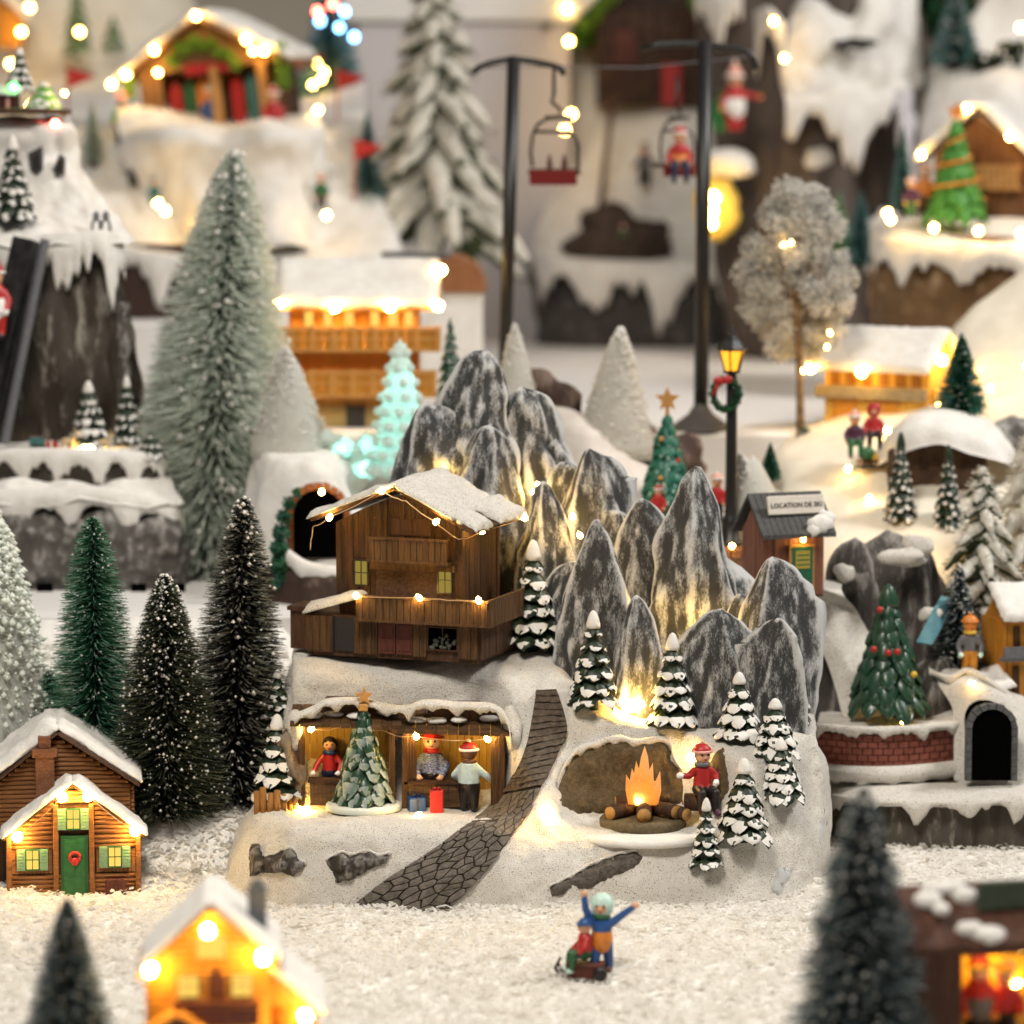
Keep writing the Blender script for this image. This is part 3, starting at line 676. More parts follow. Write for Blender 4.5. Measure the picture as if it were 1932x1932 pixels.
for k in range(ns):
    v0 = vsplit + .01 + (1 - vsplit - .02) * k / ns; v1 = v0 + (1 - vsplit) / ns * .92; mb = MB(); vs = []
    for v, o in ((v0, .004), (v0 + .002, .032), (v1, .024), (v1 + .004, .004)):
        for b in range(7):
            vs.append(local(dio, phit(.02 + .96 * b / 6, v + rr.uniform(-.003, .003), o * rr.uniform(.8, 1.1))))
    mb.add(vs, [(a * 7 + b, a * 7 + b + 1, (a + 1) * 7 + b + 1, (a + 1) * 7 + b) for a in range(3) for b in range(6)])
    mb.build('step', STEP, dio)
# peaks
def peak(Xt, Yt, Yb, xl, xr, y, seed, depth=1.0, pw=.50, lean=None, mt=None, root=None, name='peak', nu=72, nv=64, rg=.025):
    root = root or dio; u = scale_at(W(Xt, Yb, y)); base = W((xl + xr) / 2, Yb, y); hw = (xr - xl) / 2 * u; H = (W(Xt, Yt, y) - W(Xt, Yb, y)).length + .0
    dx = (Xt - (xl + xr) / 2) * u; vs = []; pr = random.Random(seed * 13 + 1); pls = [(k * 2 * math.pi / 5 + pr.uniform(-.4, .4), pr.uniform(.74, 1.0), pr.uniform(-1.1, 1.1)) for k in range(5)]
    for i in range(nv):
        t = i / (nv - 1); r = hw * 1.02 * (pw * (1 - t ** 2.6) ** .5 + (1.14 - pw) * (1 - t) ** .95) + .001
        for k in range(nu):
            a = 2 * math.pi * k / nu; ca, sa = math.cos(a), math.sin(a); rho = (1 - t ** 2.2) ** .5 + .02; cr, sr = ca * rho, sa * rho
            rid = abs(noise.noise(Vector((ca * 1.6 + seed * 3.1, sa * 1.6, t * .9 + seed)))) 
            rid2 = noise.noise(Vector((ca * 4 + seed, sa * 4 + 5, t * 2.2)))
            qs = [d_ / max(.25, math.cos(a - a_ - tw_ * t)) for a_, d_, tw_ in pls if math.cos(a - a_ - tw_ * t) > .25]
            fac = -math.log(sum(math.exp(-18 * v_) for v_ in qs)) / 18 if qs else 1
            q = .25 + .75 * fac / .92 + rg * (1.0 - 3.4 * rid) * (1 - t * .3) + .16 * noise.noise(Vector((cr * 1.2 + seed, sr * 1.2, t * 2.2 + seed * 2))) + .10 * noise.noise(Vector((cr * 3 + seed, sr * 3, t * 6 + seed))) + .26 * noise.noise(Vector((base.x * 4 + cr * hw * 5.2, base.y * 4 + sr * hw * 5.2 + seed, H * t * 3.4))) + .10 * noise.noise(Vector((base.x * 9 + cr * hw * 12, base.y * 9 + sr * hw * 12 + seed, H * t * 8)))
            z = H * t + hw * .12 * noise.noise(Vector((cr * 2.2, sr * 2.2, t * 4 + seed)))
            vs.append(local(root, base + Vector((dx * t ** 1.2 + r * q * ca, r * q * sa * depth, z - (.12 if i == 0 else 0)))))
    mb = MB(); mb.add(vs, [(i * nu + k, i * nu + (k + 1) % nu, (i + 1) * nu + (k + 1) % nu, (i + 1) * nu + k) for i in range(nv - 1) for k in range(nu)])
    mb.f.append(list(range((nv - 1) * nu, nv * nu))); mb.m.append(0)
    return mb.build(name, mt or ROCK, root, True)
PK = [(908, 660, 950, 822, 980, 2.05, 1, .8, .70), (804, 762, 990, 742, 872, 1.98, 2, .8, .72), (986, 730, 1000, 920, 1066, 2.08, 3, .7, .62), (924, 802, 1080, 848, 1004, 1.80, 4, .6, .62),
      (1112, 846, 1130, 1040, 1186, 1.80, 5, .6), (1026, 908, 1150, 970, 1086, 1.56, 6, .5), (1124, 980, 1290, 1060, 1196, 1.22, 7, .55), (1212, 940, 1240, 1154, 1284, 1.50, 8, .5),
      (1308, 880, 1330, 1216, 1402, 1.36, 9, .5), (1454, 1050, 1420, 1376, 1526, 1.10, 10, .55), (1200, 1122, 1385, 1148, 1252, 1.02, 11, .5), (1362, 1150, 1400, 1284, 1436, .93, 12, .5),
      (1464, 1166, 1390, 1406, 1506, .84, 13, .5), (862, 742, 960, 800, 930, 2.02, 14, .7, .7), (956, 742, 960, 900, 1010, 2.12, 15, .7, .7), (1066, 872, 1100, 1010, 1130, 1.90, 16, .6, .7),
      (1166, 962, 1200, 1100, 1232, 1.70, 17, .6, .7), (1256, 1000, 1240, 1196, 1310, 1.56, 18, .5, .7), (1396, 1120, 1360, 1340, 1450, 1.26, 19, .5, .55), (1080, 1060, 1240, 1020, 1140, 1.40, 28, .5, .7)]
for q in PK: peak(*q)
slope = [[W(745, 1010, 1.9), W(860, 1010, 1.85), W(1000, 1060, 1.75), W(1120, 1140, 1.5), W(1220, 1210, 1.3), W(1330, 1290, 1.15), W(1440, 1340, 1.1), W(1512, 1345, 1.0)],
         [W(745, 960, 2.0), W(860, 960, 1.95), W(1000, 960, 1.95), W(1120, 1060, 1.7), W(1220, 1140, 1.55), W(1330, 1200, 1.35), W(1440, 1250, 1.25), W(1518, 1320, 1.15)],
         [W(765, 850, 2.2), W(860, 780, 2.25), W(1000, 800, 2.25), W(1100, 915, 2.05), W(1200, 1000, 1.85), W(1330, 1040, 1.65), W(1440, 1130, 1.5), W(1520, 1290, 1.4)],
         [Nz(765, 2.65, -.05), Nz(860, 2.65, -.05), Nz(1000, 2.65, -.05), Nz(1100, 2.6, -.05), Nz(1200, 2.5, -.05), Nz(1330, 2.25, -.05), Nz(1430, 2.2, -.05), Nz(1500, 2.1, -.05)]]
surf(dio, 'rock_flank', slope, ROCK, nu=70, nv=30, amp=.03, sc=3)
lights('warm fairy lights tucked into the clefts between the grey peaks', [W(838, 890, 1.80), W(842, 872, 1.86), W(1006, 930, 1.74), W(1015, 915, 1.78), W(1080, 975, 1.60), W(1094, 1010, 1.46), W(1184, 1140, 1.18), W(1176, 1150, 1.16), W(1216, 1150, 1.16), W(1334, 1166, 1.13), W(1326, 1180, 1.10)], wire=False, r=4.5, l=7)
lights('bright fairy light bulb glowing at the foot of the small grey peak', [W(1194, 1336, .88), W(1178, 1322, .90), W(1208, 1330, .90)], wire=False, r=8, l=10)
# ---------------------------------------------------------------- chalet on the upper terrace
def plank(mb, root, m): mb.build('plank', m, root)
def plank_wall(root, x0, x1, n, zbot, ztop, y, th=4, m=None, gap=.8, axis='x', holes=()):
    w = (x1 - x0) / n
    for k in range(n):
        a, b = x0 + k * w + gap / 2, x0 + (k + 1) * w - gap / 2; j = rnd.uniform(-.9, .9)
        za, zb = (ztop(a), ztop(b)) if callable(ztop) else (ztop, ztop)
        mb = MB()
        if axis == 'x': mb.prism([(a, zbot), (b, zbot), (b, zb), (a, za)], y + j, y + j + th)
        else: mb.prismx([(a, zbot), (b, zbot), (b, zb), (a, za)], y + j - th, y + j)
        plank(mb, root, m)
def window(root, x0, x1, z0, z1, y, fm, pm, nx=2, nz=2, d=3, name='window', bar=1.6, sh=None, shw=14):
    f = MB(); f.box(x0 - 2.5, x1 + 2.5, y - d, y - .2, z0 - 2.5, z0); f.box(x0 - 2.5, x1 + 2.5, y - d, y - .2, z1, z1 + 2.5); f.box(x0 - 2.5, x0, y - d, y - .2, z0, z1); f.box(x1, x1 + 2.5, y - d, y - .2, z0, z1)
    for k in range(1, nx): x = x0 + (x1 - x0) * k / nx; f.box(x - bar / 2, x + bar / 2, y - d * .8, y - .3, z0, z1)
    for k in range(1, nz): z = z0 + (z1 - z0) * k / nz; f.box(x0, x1, y - d * .75, y - .35, z - bar / 2, z + bar / 2)
    o = f.build(name, fm, root); MB().box(x0, x1, y - .9, y - .4, z0, z1).build('pane', pm, o)
    if sh:
        for a in (x0 - 3 - shw, x1 + 3):
            s_ = MB(); s_.box(a, a + shw, y - d, y - .2, z0 - 2, z1 + 2)
            for k in range(6): z = z0 + (z1 - z0) * (k + .5) / 6; s_.box(a + 2, a + shw - 2, y - d - 1, y - d, z - 1.3, z + 1.3)
            s_.build('shutter', sh, root)
    return o
def slab_roof(root, name, P, th, m, nu=26, nv=18, rag=4, bulge=5, up=(0, 0, 1), amp=2.5, sm=True, seed=0):
    """thick sheet over four corners P00 P10 P11 P01 (local), ragged rim"""
    a, b, c, d = [Vector(p) for p in P]; up = Vector(up); vs = []; n = (b - a).cross(d - a).normalized()
    if n.dot(up) < 0: n = -n
    for side in (1, 0):
        for i in range(nv + 1):
            for k in range(nu + 1):
                u, v = k / nu, i / nv; p = (a * (1 - u) + b * u) * (1 - v) + (d * (1 - u) + c * u) * v
                e = min(u, 1 - u) * (b - a).length, min(v, 1 - v) * (d - a).length; e = min(e); ed = 1 - min(1, e / (th * .9))
                rimj = noise.noise(p * .09 + Vector((seed, 0, 0))) * rag * ed
                out = ((p - (a + c) / 2).normalized()) * rimj
                h = (th * (1 - ed ** 2 * .75) + bulge * noise.noise(p * .03 + Vector((0, seed, 0))) + amp * noise.noise(p * .11)) if side else -1.0 * ed
                vs.append(p + out + n * h)
    st = (nu + 1) * (nv + 1); fs = []
    for s_ in (0, 1):
        for i in range(nv):
            for k in range(nu):
                q = s_ * st + i * (nu + 1) + k; f = (q, q + 1, q + nu + 2, q + nu + 1); fs.append(f if s_ == 0 else f[::-1])
    rim = [k for k in range(nu + 1)] + [i * (nu + 1) + nu for i in range(1, nv + 1)] + [nv * (nu + 1) + k for k in range(nu - 1, -1, -1)] + [i * (nu + 1) for i in range(nv - 1, 0, -1)]
    for k in range(len(rim)): p, q = rim[k], rim[(k + 1) % len(rim)]; fs.append((p, p + st, q + st, q))
    mb = MB(); mb.add(vs, fs); return mb.build(name, m, root, sm)
hp = W(750, 1226, 1.06)
ch = thing('wooden_chalet', 'dark brown two-storey wooden chalet with snowy curved roof and lit eaves on the upper terrace', 'house', hp, rz=R(-20), k=1.04)
ch.scale.z *= .93
apx = 15
def gab(x): 
    t = abs(x - apx) / (140 if x > apx else 145); return 306 - 66 * min(1, t) ** 1.25
MB().prism([(-116, 60), (123, 60), (123, 224), (apx, 290), (-116, 226)], 6, 190).build('wall', WOODD, ch)
plank_wall(ch, -120, 127, 22, 98, gab, 0, 5, WOOD)
plank_wall(ch, 2, 190, 13, 62, 238, 127, 5, WOOD, axis='y')
MB().box(-168, 165, -24, 192, -14, 66).build('ground_floor', WOODD, ch)
for a, b, n in ((-168, -114, 4), (-74, -27, 4), (42, 68, 2), (128, 165, 3)): plank_wall(ch, a, b, n, -6, 64, -30, 5, WOODV)
plank_wall(ch, -20, 192, 11, -8, 64, 170, 5, WOODD, axis='y')
MB().box(-206, -168, -12, 60, -6, 70).box(-210, -164, -18, 66, 70, 78).build('annex', WOODD, ch)
MB().box(-113, -75, -27, -25, -4, 62).box(-116, -113, -31, -24, -4, 64).box(-75, -72, -31, -24, -4, 64).build('door', DK, ch)
dd = MB()
for a, b in ((-26, 7), (9, 41)): dd.box(a, b, -29, -25, -4, 60); dd.box(a + 4, b - 4, -30.5, -29, 4, 26); dd.box(a + 4, b - 4, -30.5, -29, 31, 54)
dd.build('double_door', WOODR, ch)
wi = window(ch, 71, 126, 10, 52, -26, WOODD, PITCHK, 2, 1, 4)
gl = MB()
for k in range(26): gl.ell((rnd.uniform(74, 123), -29, rnd.uniform(11, 40)), rnd.uniform(2.5, 5), 6, 4)
gl.build('flower_box', mat('dusty_green', (.035, .045, .03), (.09, .10, .08), sc=.3), ch, True)
bal = MB(); bal.box(-62, 196, -52, 14, 60, 65); bal.box(-64, 198, -56, -50, 108, 113); bal.box(-64, 198, -55, -50, 61, 66); bal.box(192, 198, -55, 130, 108, 113); bal.box(192, 197, -55, 130, 60, 66)
bal.build('balcony', WOODV, ch)
def board_row(root, x0, x1, n, z0, z1, y, m, axis='x', th=3.5):
    plank_wall(root, x0, x1, n, z0, z1, y, th, m, 1.2, axis)
board_row(ch, -60, 194, 19, 66, 108, -54, WOODV)
board_row(ch, -50, 128, 9, 66, 108, 197, WOODV, axis='y')
bal = MB(); bal.box(-42, 108, -30, 2, 172, 177); bal.box(-46, 110, -33, -27, 219, 224); bal.box(-46, 110, -32, -28, 175, 180); bal.box(-50, 114, -6, 1, 158, 170); bal.build('upper_balcony', WOODV, ch)
board_row(ch, -44, 108, 13, 180, 219, -31, WOODV)
MB().box(-40, 106, -2.5, -.5, 98, 158).box(0, 4, -4, -2, 98, 158).build('recess_panel', mat('dusky_board', (.045, .022, .014), (.085, .047, .032), sc=.2, rough=.8, bump=.5), ch)
MB().box(-10, 66, -3, -1, 226, 258).box(26, 30, -4, -2.5, 226, 258).build('gable_panel', WOODD, ch)
window(ch, -81, -57, 126, 172, -2, DK, PANED, 2, 2, 4); window(ch, 82, 106, 118, 166, -2, DK, PANED, 2, 2, 4)
# roof
tim = MB()
for (xa, za, xb, zb) in ((-150, 251, apx, 318), (apx, 318, 162, 238)):
    d = Vector((xb - xa, 0, zb - za)); n = Vector((-d.z, 0, d.x)).normalized()
    if n.z < 0: n = -n
    p = [(xa, -46, za), (xb, -46, zb), (xb, 202, zb), (xa, 202, za)]
    tim.add(p + [(q[0] + n.x * 9, q[1], q[2] + n.z * 9) for q in p], [(0, 1, 2, 3), (7, 6, 5, 4), (0, 4, 5, 1), (1, 5, 6, 2), (2, 6, 7, 3), (3, 7, 4, 0)])
rf = tim.build('roof', WOODD, ch)
slab_roof(rf, 'roof_snow', [(-156, -52, 257), (apx + 4, -54, 328), (apx + 4, 208, 332), (-156, 208, 257)], 10, SNOW, rag=7, bulge=7, seed=2)
slab_roof(rf, 'roof_snow', [(apx - 4, -54, 328), (128, -54, 266), (120, 208, 268), (apx - 4, 208, 332)], 10, SNOW, rag=8, bulge=8, seed=5)
slab_roof(rf, 'roof_snow', [(106, -50, 276), (168, -40, 244), (170, 40, 246), (110, 40, 278)], 11, SNOW, rag=9, bulge=4, seed=8)
slab_roof(rf, 'roof_snow', [(106, 76, 278), (172, 74, 246), (176, 208, 246), (110, 208, 280)], 14, SNOW, rag=9, bulge=6, seed=9)
slab_roof(ch, 'ledge_snow', [(-170, -36, 68), (-58, -36, 104), (-58, 4, 108), (-170, 4, 78)], 14, SNOW, nu=14, nv=8, rag=5, bulge=4, seed=4)
def HL(x, y, z): return ch.matrix_basis @ Vector((x, y, z))
lights('string of warm lights along the snowy eaves of the brown chalet', [HL(-108, -58, 262), HL(-5, -60, 318), HL(98, -58, 262), HL(156, 20, 238), HL(178, 186, 246)], sag=3, r=5, extra=[HL(-150, -50, 196), HL(-142, -56, 242), HL(-108, -58, 262), HL(-5, -60, 318), HL(40, -58, 300), HL(98, -58, 262), HL(138, -48, 228), HL(156, 20, 238), HL(178, 186, 246)], group='light strings on the brown chalet')
lights('string of three warm lights along the lower balcony rail of the brown chalet', [HL(-56, -60, 112), HL(66, -60, 114), HL(180, -60, 114)], sag=2, r=5, group='light strings on the brown chalet')

# ---------------------------------------------------------------- two market kiosks under the terrace
KW = mat('kiosk_back', (.42, .25, .05), (.52, .33, .075), sc=.08, st=(1, 1, .15), rough=.6, bump=.4)
def kiosk(label, p, x0, x1, ze, zr, cx0, cx1, beam, seed, solid=None):
    k = thing('market_kiosk', label, 'kiosk', p, group='wooden kiosks in the snow wall')
    plank_wall(k, x0, x1, 13, 0, zr - 10, 58, 5, KW)
    MB().box(x0 - 4, x1 + 4, 64, 90, -2, zr).build('back_wall', WOODD, k)
    for a in (x0 - 6, x1 - 6): 
        f = MB(); f.bbox(a, a + 13, -8, 6, -2, ze + 6, 2); f.build('post', WOODV, k)
    for a in (x0 - 3, x1): MB().box(a, a + 5, 6, 64, -2, ze + 10).build('side_wall', WOODH, k)
    if solid: 
        plank_wall(k, solid[0], solid[1], 4, 0, ze, 2, 5, WOODD)
    n = 11; w = (x1 - x0 + 40) / n
    for i in range(n):
        a = x0 - 20 + i * w; mb = MB(); o = rnd.uniform(-2, 2); dz = .03 * (a - x0)
        mb.prismx([(-26 + o, ze + 4 - dz), (-26 + o, ze + 11 - dz), (72, zr + 9), (72, zr + 2)], a + .5, a + w - .5); mb.build('roof_board', WOODH if i % 3 else WOODV, k)
    b = MB(); b.bbox(beam[0], beam[1], 20, 80, zr - 14, zr + 24, 3); b.build('roof_beam', WOODV, k)
    b = MB(); b.bbox(beam[0] - 22, beam[0] - 2, 30, 80, zr - 14, zr + 8, 3); b.build('roof_beam', WOODH, k); b = MB(); b.bbox(beam[1] + 2, beam[1] + 30, 24, 80, zr - 16, zr + 14, 3); b.build('roof_beam', WOODH, k)
    for i in range(4):
        a = x0 + (x1 - x0) * (i + .5) / 4 + rnd.uniform(-14, 14)
        MB().ell((a, 4 + rnd.uniform(-6, 20), ze + 22 + rnd.uniform(-2, 6)), (rnd.uniform(14, 24), 17, 6), 14, 8, jit=.35, sc=.06).build('snow_lump', SNOWC, k, True)
    MB().box(cx0, cx1, -2, 26, 0, 44).box(cx0 - 4, cx1 + 4, -8, 30, 44, 49).build('counter', WOODD, k)
    for i in range(7):
        a = cx0 + (cx1 - cx0) * (i + .05) / 7; MB().box(a, a + (cx1 - cx0) / 7 - 1.2, -5, -2, 0, 44).build('plank', WOODH, k)
    return k
kp1 = W(655, 1519, .72); kp2 = W(848, 1522, .72)
k1 = kiosk('small wooden kiosk with a lit yellow interior behind the rotating Christmas tree', kp1, -86, 84, 150, 172, -70, -14, (-44, 30), 1)
k2 = kiosk('small wooden kiosk with two figures at its counter beside the stepped path', kp2, -84, 98, 140, 166, -82, 30, (-42, 60), 2, solid=(-84, -62))
MB().box(78, 104, -10, 6, -2, 150).build('post', WOODV, k2)
def KP(r, x, y, z): return r.matrix_basis @ Vector((x, y, z))
lights('thin wire of warm lights strung under the two kiosk roofs', [KP(k1, -66, -16, 148), KP(k2, -62, -16, 137), KP(k2, 72, -18, 132)], r=5, sag=5, extra=[KP(k1, -66, -16, 148), KP(k1, 0, -18, 156), KP(k1, 70, -18, 146), KP(k2, -62, -16, 137), KP(k2, 72, -18, 132), KP(k2, 90, -14, 134)])
person('child in a red jacket and blue scarf standing behind the left kiosk counter', KP(k1, -34, 34, 14), 112, RED, NAVY, hand=WHITE, scarf=BLUE, hair=DK, arms={'L': [(-.20, -.06, .54), (-.26, -.14, .42)], 'R': [(.20, -.06, .54), (.16, -.14, .42)]})
person('vendor in a blue patterned sweater, red scarf and red top hat inside the right kiosk', KP(k2, -34, 30, 2), 138, mat('blue_sweater', (.05, .08, .20), (.30, .33, .45), sc=.35, st=(.5, .5, 2), lo=.48, hi=.56), DK, hat='top', hatm=RED, scarf=RED, arms={'L': [(-.21, -.04, .52), (-.18, -.14, .40)], 'R': [(.21, -.04, .52), (.14, -.16, .40)]}, fat=1.15)
pb = person('shopper seen from behind in a pale blue coat and red hat with white trim', hit(885, 1531), 132, PBLUE, DK, hat='beanie', hatm=RED, rz=R(168), face=False, hair=BROWN, scarf=BROWN, fat=1.3, arms={'L': [(-.24, -.04, .52), (-.30, -.12, .44)], 'R': [(.22, -.02, .52), (.20, -.12, .42)]})
def gift(p, w, h, m, r, label):
    g = thing('gift_box', label, 'gift box', p, rz=R(rnd.uniform(-15, 15)), group='gift boxes by the kiosk')
    MB().bbox(-w / 2, w / 2, -w / 2, w / 2, -2, h, 1.5).build('box', m, g); MB().box(-2, 2, -w / 2 - .8, w / 2 + .8, -2, h + .8).box(-w / 2 - .8, w / 2 + .8, -2, 2, -2, h + .9).build('ribbon', r, g); MB().ell((-4, 0, h + 3), (4, 2, 3), 8, 6).ell((4, 0, h + 3), (4, 2, 3), 8, 6).build('bow', r, g, True)
gift(hit(786, 1527, .01), 32, 24, BLUE, NAVY, 'dark blue gift box at the foot of the right kiosk'); gift(hit(824, 1532, .01), 24, 42, RED, RED, 'tall red gift box in front of the kiosk counter'); 
drape(dio, 'snow_overhang', [W(556, 1352, .66), W(590, 1338, .68), W(618, 1324, .70), W(680, 1322, .72), W(730, 1334, .72), W(770, 1336, .70), W(800, 1326, .70), W(860, 1330, .72), W(930, 1334, .70), W(958, 1362, .64), W(966, 1420, .60)], 7, 13, 15, SNOW, n=110, seed=2.2, fr=1.2)
for x, y_, r_ in ((968, 1380, (20, 30, 50)), (974, 1440, (16, 30, 48)), (558, 1380, (18, 26, 36))): MB().ell(tuple(local(dio, W(x, y_, .74))), r_, 18, 12, jit=.4, sc=.03).build('snow_bank', SNOW, dio, True)
for x, y_, r_ in ((556, 1460, (24, 24, 62)), (540, 1420, (20, 20, 46))): MB().ell(tuple(local(dio, W(x, y_, .74))), r_, 18, 12, jit=.6, sc=.04).build('rock', ROCKB, dio, True)
# turning Christmas tree
tp = hit(686, 1529); 
di = thing('turntable', 'round white turntable disc under the snowy Christmas tree', 'turntable', tp)
MB().lathe([(90, -16), (90, -3), (86, -1), (60, -1)], 48).build('rim', SNOW, di, True)
MB().lathe([(66, -1), (66, 3)], 40).build('shadow_ring', PATHBED, di)  # dark ring draws in the shadow line beneath the disc
MB().lathe([(70, 3), (71, 5), (71, 12), (68, 15), (0.5, 16)], 48).build('disc', mat('disc_white', (.66, .70, .64), rough=.6), di, True)
xt = resin_tree('frosted green Christmas tree with gold star on the round turntable', KP(di, 0, 0, 14), 190, 112, tiers=8, cover=.45, green=GREEN, snow=mat('tree_frost', (.06, .12, .09), (.60, .64, .61), sc=.35), top=False, pitch=(38, 54), k0=4, k1=9)
MB().bbox(-9, 9, -7, 7, 176, 190, 2).build('star_foot', GOLD, xt); b = MB(); star_mb(b, (2, 0, 204), 17, 5); b.build('star', GOLD, xt)
# log fence, left
for i, (x, h_) in enumerate(((486, 40), (498, 46), (510, 34), (522, 38), (534, 30), (546, 22), (556, 18))):
    t_ = thing('fence_log', ['stout upright log at the left end of the little amber palisade', 'tallest log of the little amber palisade', 'third log from the left in the amber palisade', 'middle log of the amber palisade below the snowy fir', 'third log from the right in the amber palisade', 'short log second from the right in the amber palisade', 'shortest log at the right end of the amber palisade'][i], 'log', hit(x, 1532 - i * 1.2), group='log palisade')
    MB().tube([(0, 0, -8), (rnd.uniform(-2, 2), 0, h_)], [7, 6], 9).build('log', mat('amber_log', (.30, .13, .03), (.42, .20, .06), sc=.1, st=(1, 1, .2), bump=.5), t_, True)
lights('pair of warm fairy lights lying beside the log palisade', [hit(566, 1522, .03), hit(578, 1528, .03)], r=5)
lights('single warm fairy light sitting on the snow lip below the kiosks', [hit(789, 1540, .03)], r=7, l=10)
lights('single warm fairy light on the snow left of the campfire terrace', [hit(1038, 1535, .03)], r=7, l=10)
# campfire
cf = thing('campfire', 'campfire of stacked logs with a pointed orange flame on a round stone disc', 'campfire', hit(1213, 1552))
MB().lathe([(150, -20), (150, -9), (138, -7), (96, -6), (96, -6)], 48).build('turntable_rim', SNOWC, cf, True)
MB().lathe([(82, -10), (82, 8), (78, 12), (1, 12)], 40).build('stone_disc', mat('fire_disc', (.10, .075, .04), (.16, .12, .06), sc=.15, rough=.6, bump=.4), cf, True)
CUT = mat('cut_log_end', (.50, .28, .09), (.36, .18, .05), sc=.6, rough=.6)
for a, b, r_ in (((-62, -30, 24), (-10, 30, 24), 14), ((0, -58, 25), (2, 10, 26), 15), ((60, -30, 26), (10, 26, 26), 14), ((80, -34, 22), (40, 18, 24), 13), ((-50, 20, 36), (50, 24, 38), 11)):
    lo = MB().tube([a, b], r_, 12).build('log', WOODD, cf, True); d = (Vector(a) - Vector(b)).normalized(); MB().tube([Vector(a) + d * .3, Vector(a) + d * 2.5], r_ * .88, 12).build('cut_end', CUT, lo, True)
fl = [(-28, 36), (28, 36), (34, 62), (32, 98), (24, 80), (20, 78), (18, 114), (12, 100), (9, 126), (3, 147), (-4, 124), (-8, 102), (-13, 118), (-17, 94), (-21, 104), (-25, 80), (-32, 92), (-33, 62)]
b = MB(); b.prism(fl, -7, 3); b.build('flame', FLAME, cf); b = MB(); b.prism([(x * .72 + 5, 36 + (z - 36) * .74) for x, z in fl], -15, -9); b.build('flame', FLAME, cf); b = MB(); b.prism([(-x * .6 - 6, 36 + (z - 36) * .6) for x, z in fl], 8, 14); b.build('flame', FLAME, cf)
lights('warm bulb glowing between the layers of the campfire flame', [cf.matrix_basis @ Vector((2, 5.5, 50)), cf.matrix_basis @ Vector((-10, -8, 44))], r=2.6, l=5, wire=False)
lights('warm fairy light on the snow at the right rim of the campfire', [hit(1270, 1556, .03)], r=7, l=10)
lights('warm fairy light hidden behind the seated skier by the campfire', [W(1350, 1418, .66), W(1308, 1428, .66)], wire=False, r=6)
sk = person('skier in a red vest and red cap warming one hand beside the campfire', W(1324, 1540, .46), 138, mat('white_red', (.40, .02, .02), rough=.5), DK, hand=WHITE, hat='beanie', hatm=RED, trim=PINK, scarf=GREYP, rz=R(20), arms={'L': [(-.22, -.06, .58), (-.34, -.10, .60)], 'R': [(.20, -.02, .56), (.17, -.10, .50)]}, legs='sit', shoes=PURP)
st = thing('campfire_log', 'short dark log under the seated skier beside the campfire', 'log', W(1326, 1545, .47)); MB().tube([(-34, 0, 32), (36, 6, 32)], 17, 12).build('log', WOODD, st, True); MB().tube([(20, -14, 6), (26, -26, 30), (20, -30, 52)], 4, 8).build('runner', WHITE, st, True)
sb = thing('snowboard', 'upright grey snowboard with black tip standing behind the campfire skier', 'snowboard', W(1384, 1490, .56), rz=R(-15)); sb.rotation_euler = (R(-8), R(18), 0)
b = MB(); b.prism([(-7, 0), (7, 0), (8, 60), (6, 78), (0, 84), (-6, 78), (-8, 60)], -2, 2); b.build('deck', GREYP, sb); b = MB(); b.prism([(-7.4, 58), (8.4, 58), (6.4, 78), (0, 84.5), (-6.4, 78)], -2.6, 2.6); b.build('tip', DK, sb)
sb = thing('snowboard', 'rounded slate blue snowboard leaning behind the two snowy firs on the right slope', 'snowboard', W(1432, 1510, .62)); sb.rotation_euler = (0, R(-12), 0)
b = MB(); b.prism([(-12, 0), (12, 0), (13, 62), (9, 80), (0, 86), (-9, 80), (-13, 62)], -2, 2); b.build('deck', mat('slate_paint', (.10, .11, .15), rough=.4), sb)
# firs on the base
fir = 'snow-laden firs on the mountain base'
for X, Yb, Yt, w, t, cov, lab in ((1006, 1228, 1017, 108, 7, .66, 'tall snow-laden fir beside the right wall of the brown chalet'), (1119, 1336, 1150, 100, 7, .6, 'snowy fir at the top of the stepped path'), (1268, 1370, 1192, 98, 6, .85, 'heavily snowed fir right of the bright bulb at the peak foot'),
      (1482, 1366, 1185, 96, 7, .72, 'snowy fir standing against the rightmost grey peak'), (1394, 1392, 1266, 96, 5, .97, 'small white snow-buried fir below the right peaks'), (1462, 1424, 1316, 100, 5, .9, 'round white-capped fir on the right shoulder'), (1472, 1506, 1392, 98, 6, .62, 'dark fir with a long white cap on the right slope'),
      (1403, 1586, 1428, 108, 6, .8, 'white-capped fir between the skier and the right slope'), (1332, 1640, 1503, 68, 6, .7, 'small slim fir in front of the campfire skier'), (524, 1506, 1345, 104, 6, .62, 'bushy snowy fir at the left end of the kiosk terrace'), (524, 1356, 1262, 66, 5, .5, 'thin dark fir above the left kiosk fir')):
    p = hit(X, Yb); resin_tree(lab, p, (Yb - Yt), w, tiers=t, cover=cov * .74, group=fir, k1=7, k0=3, pitch=(24, 44))
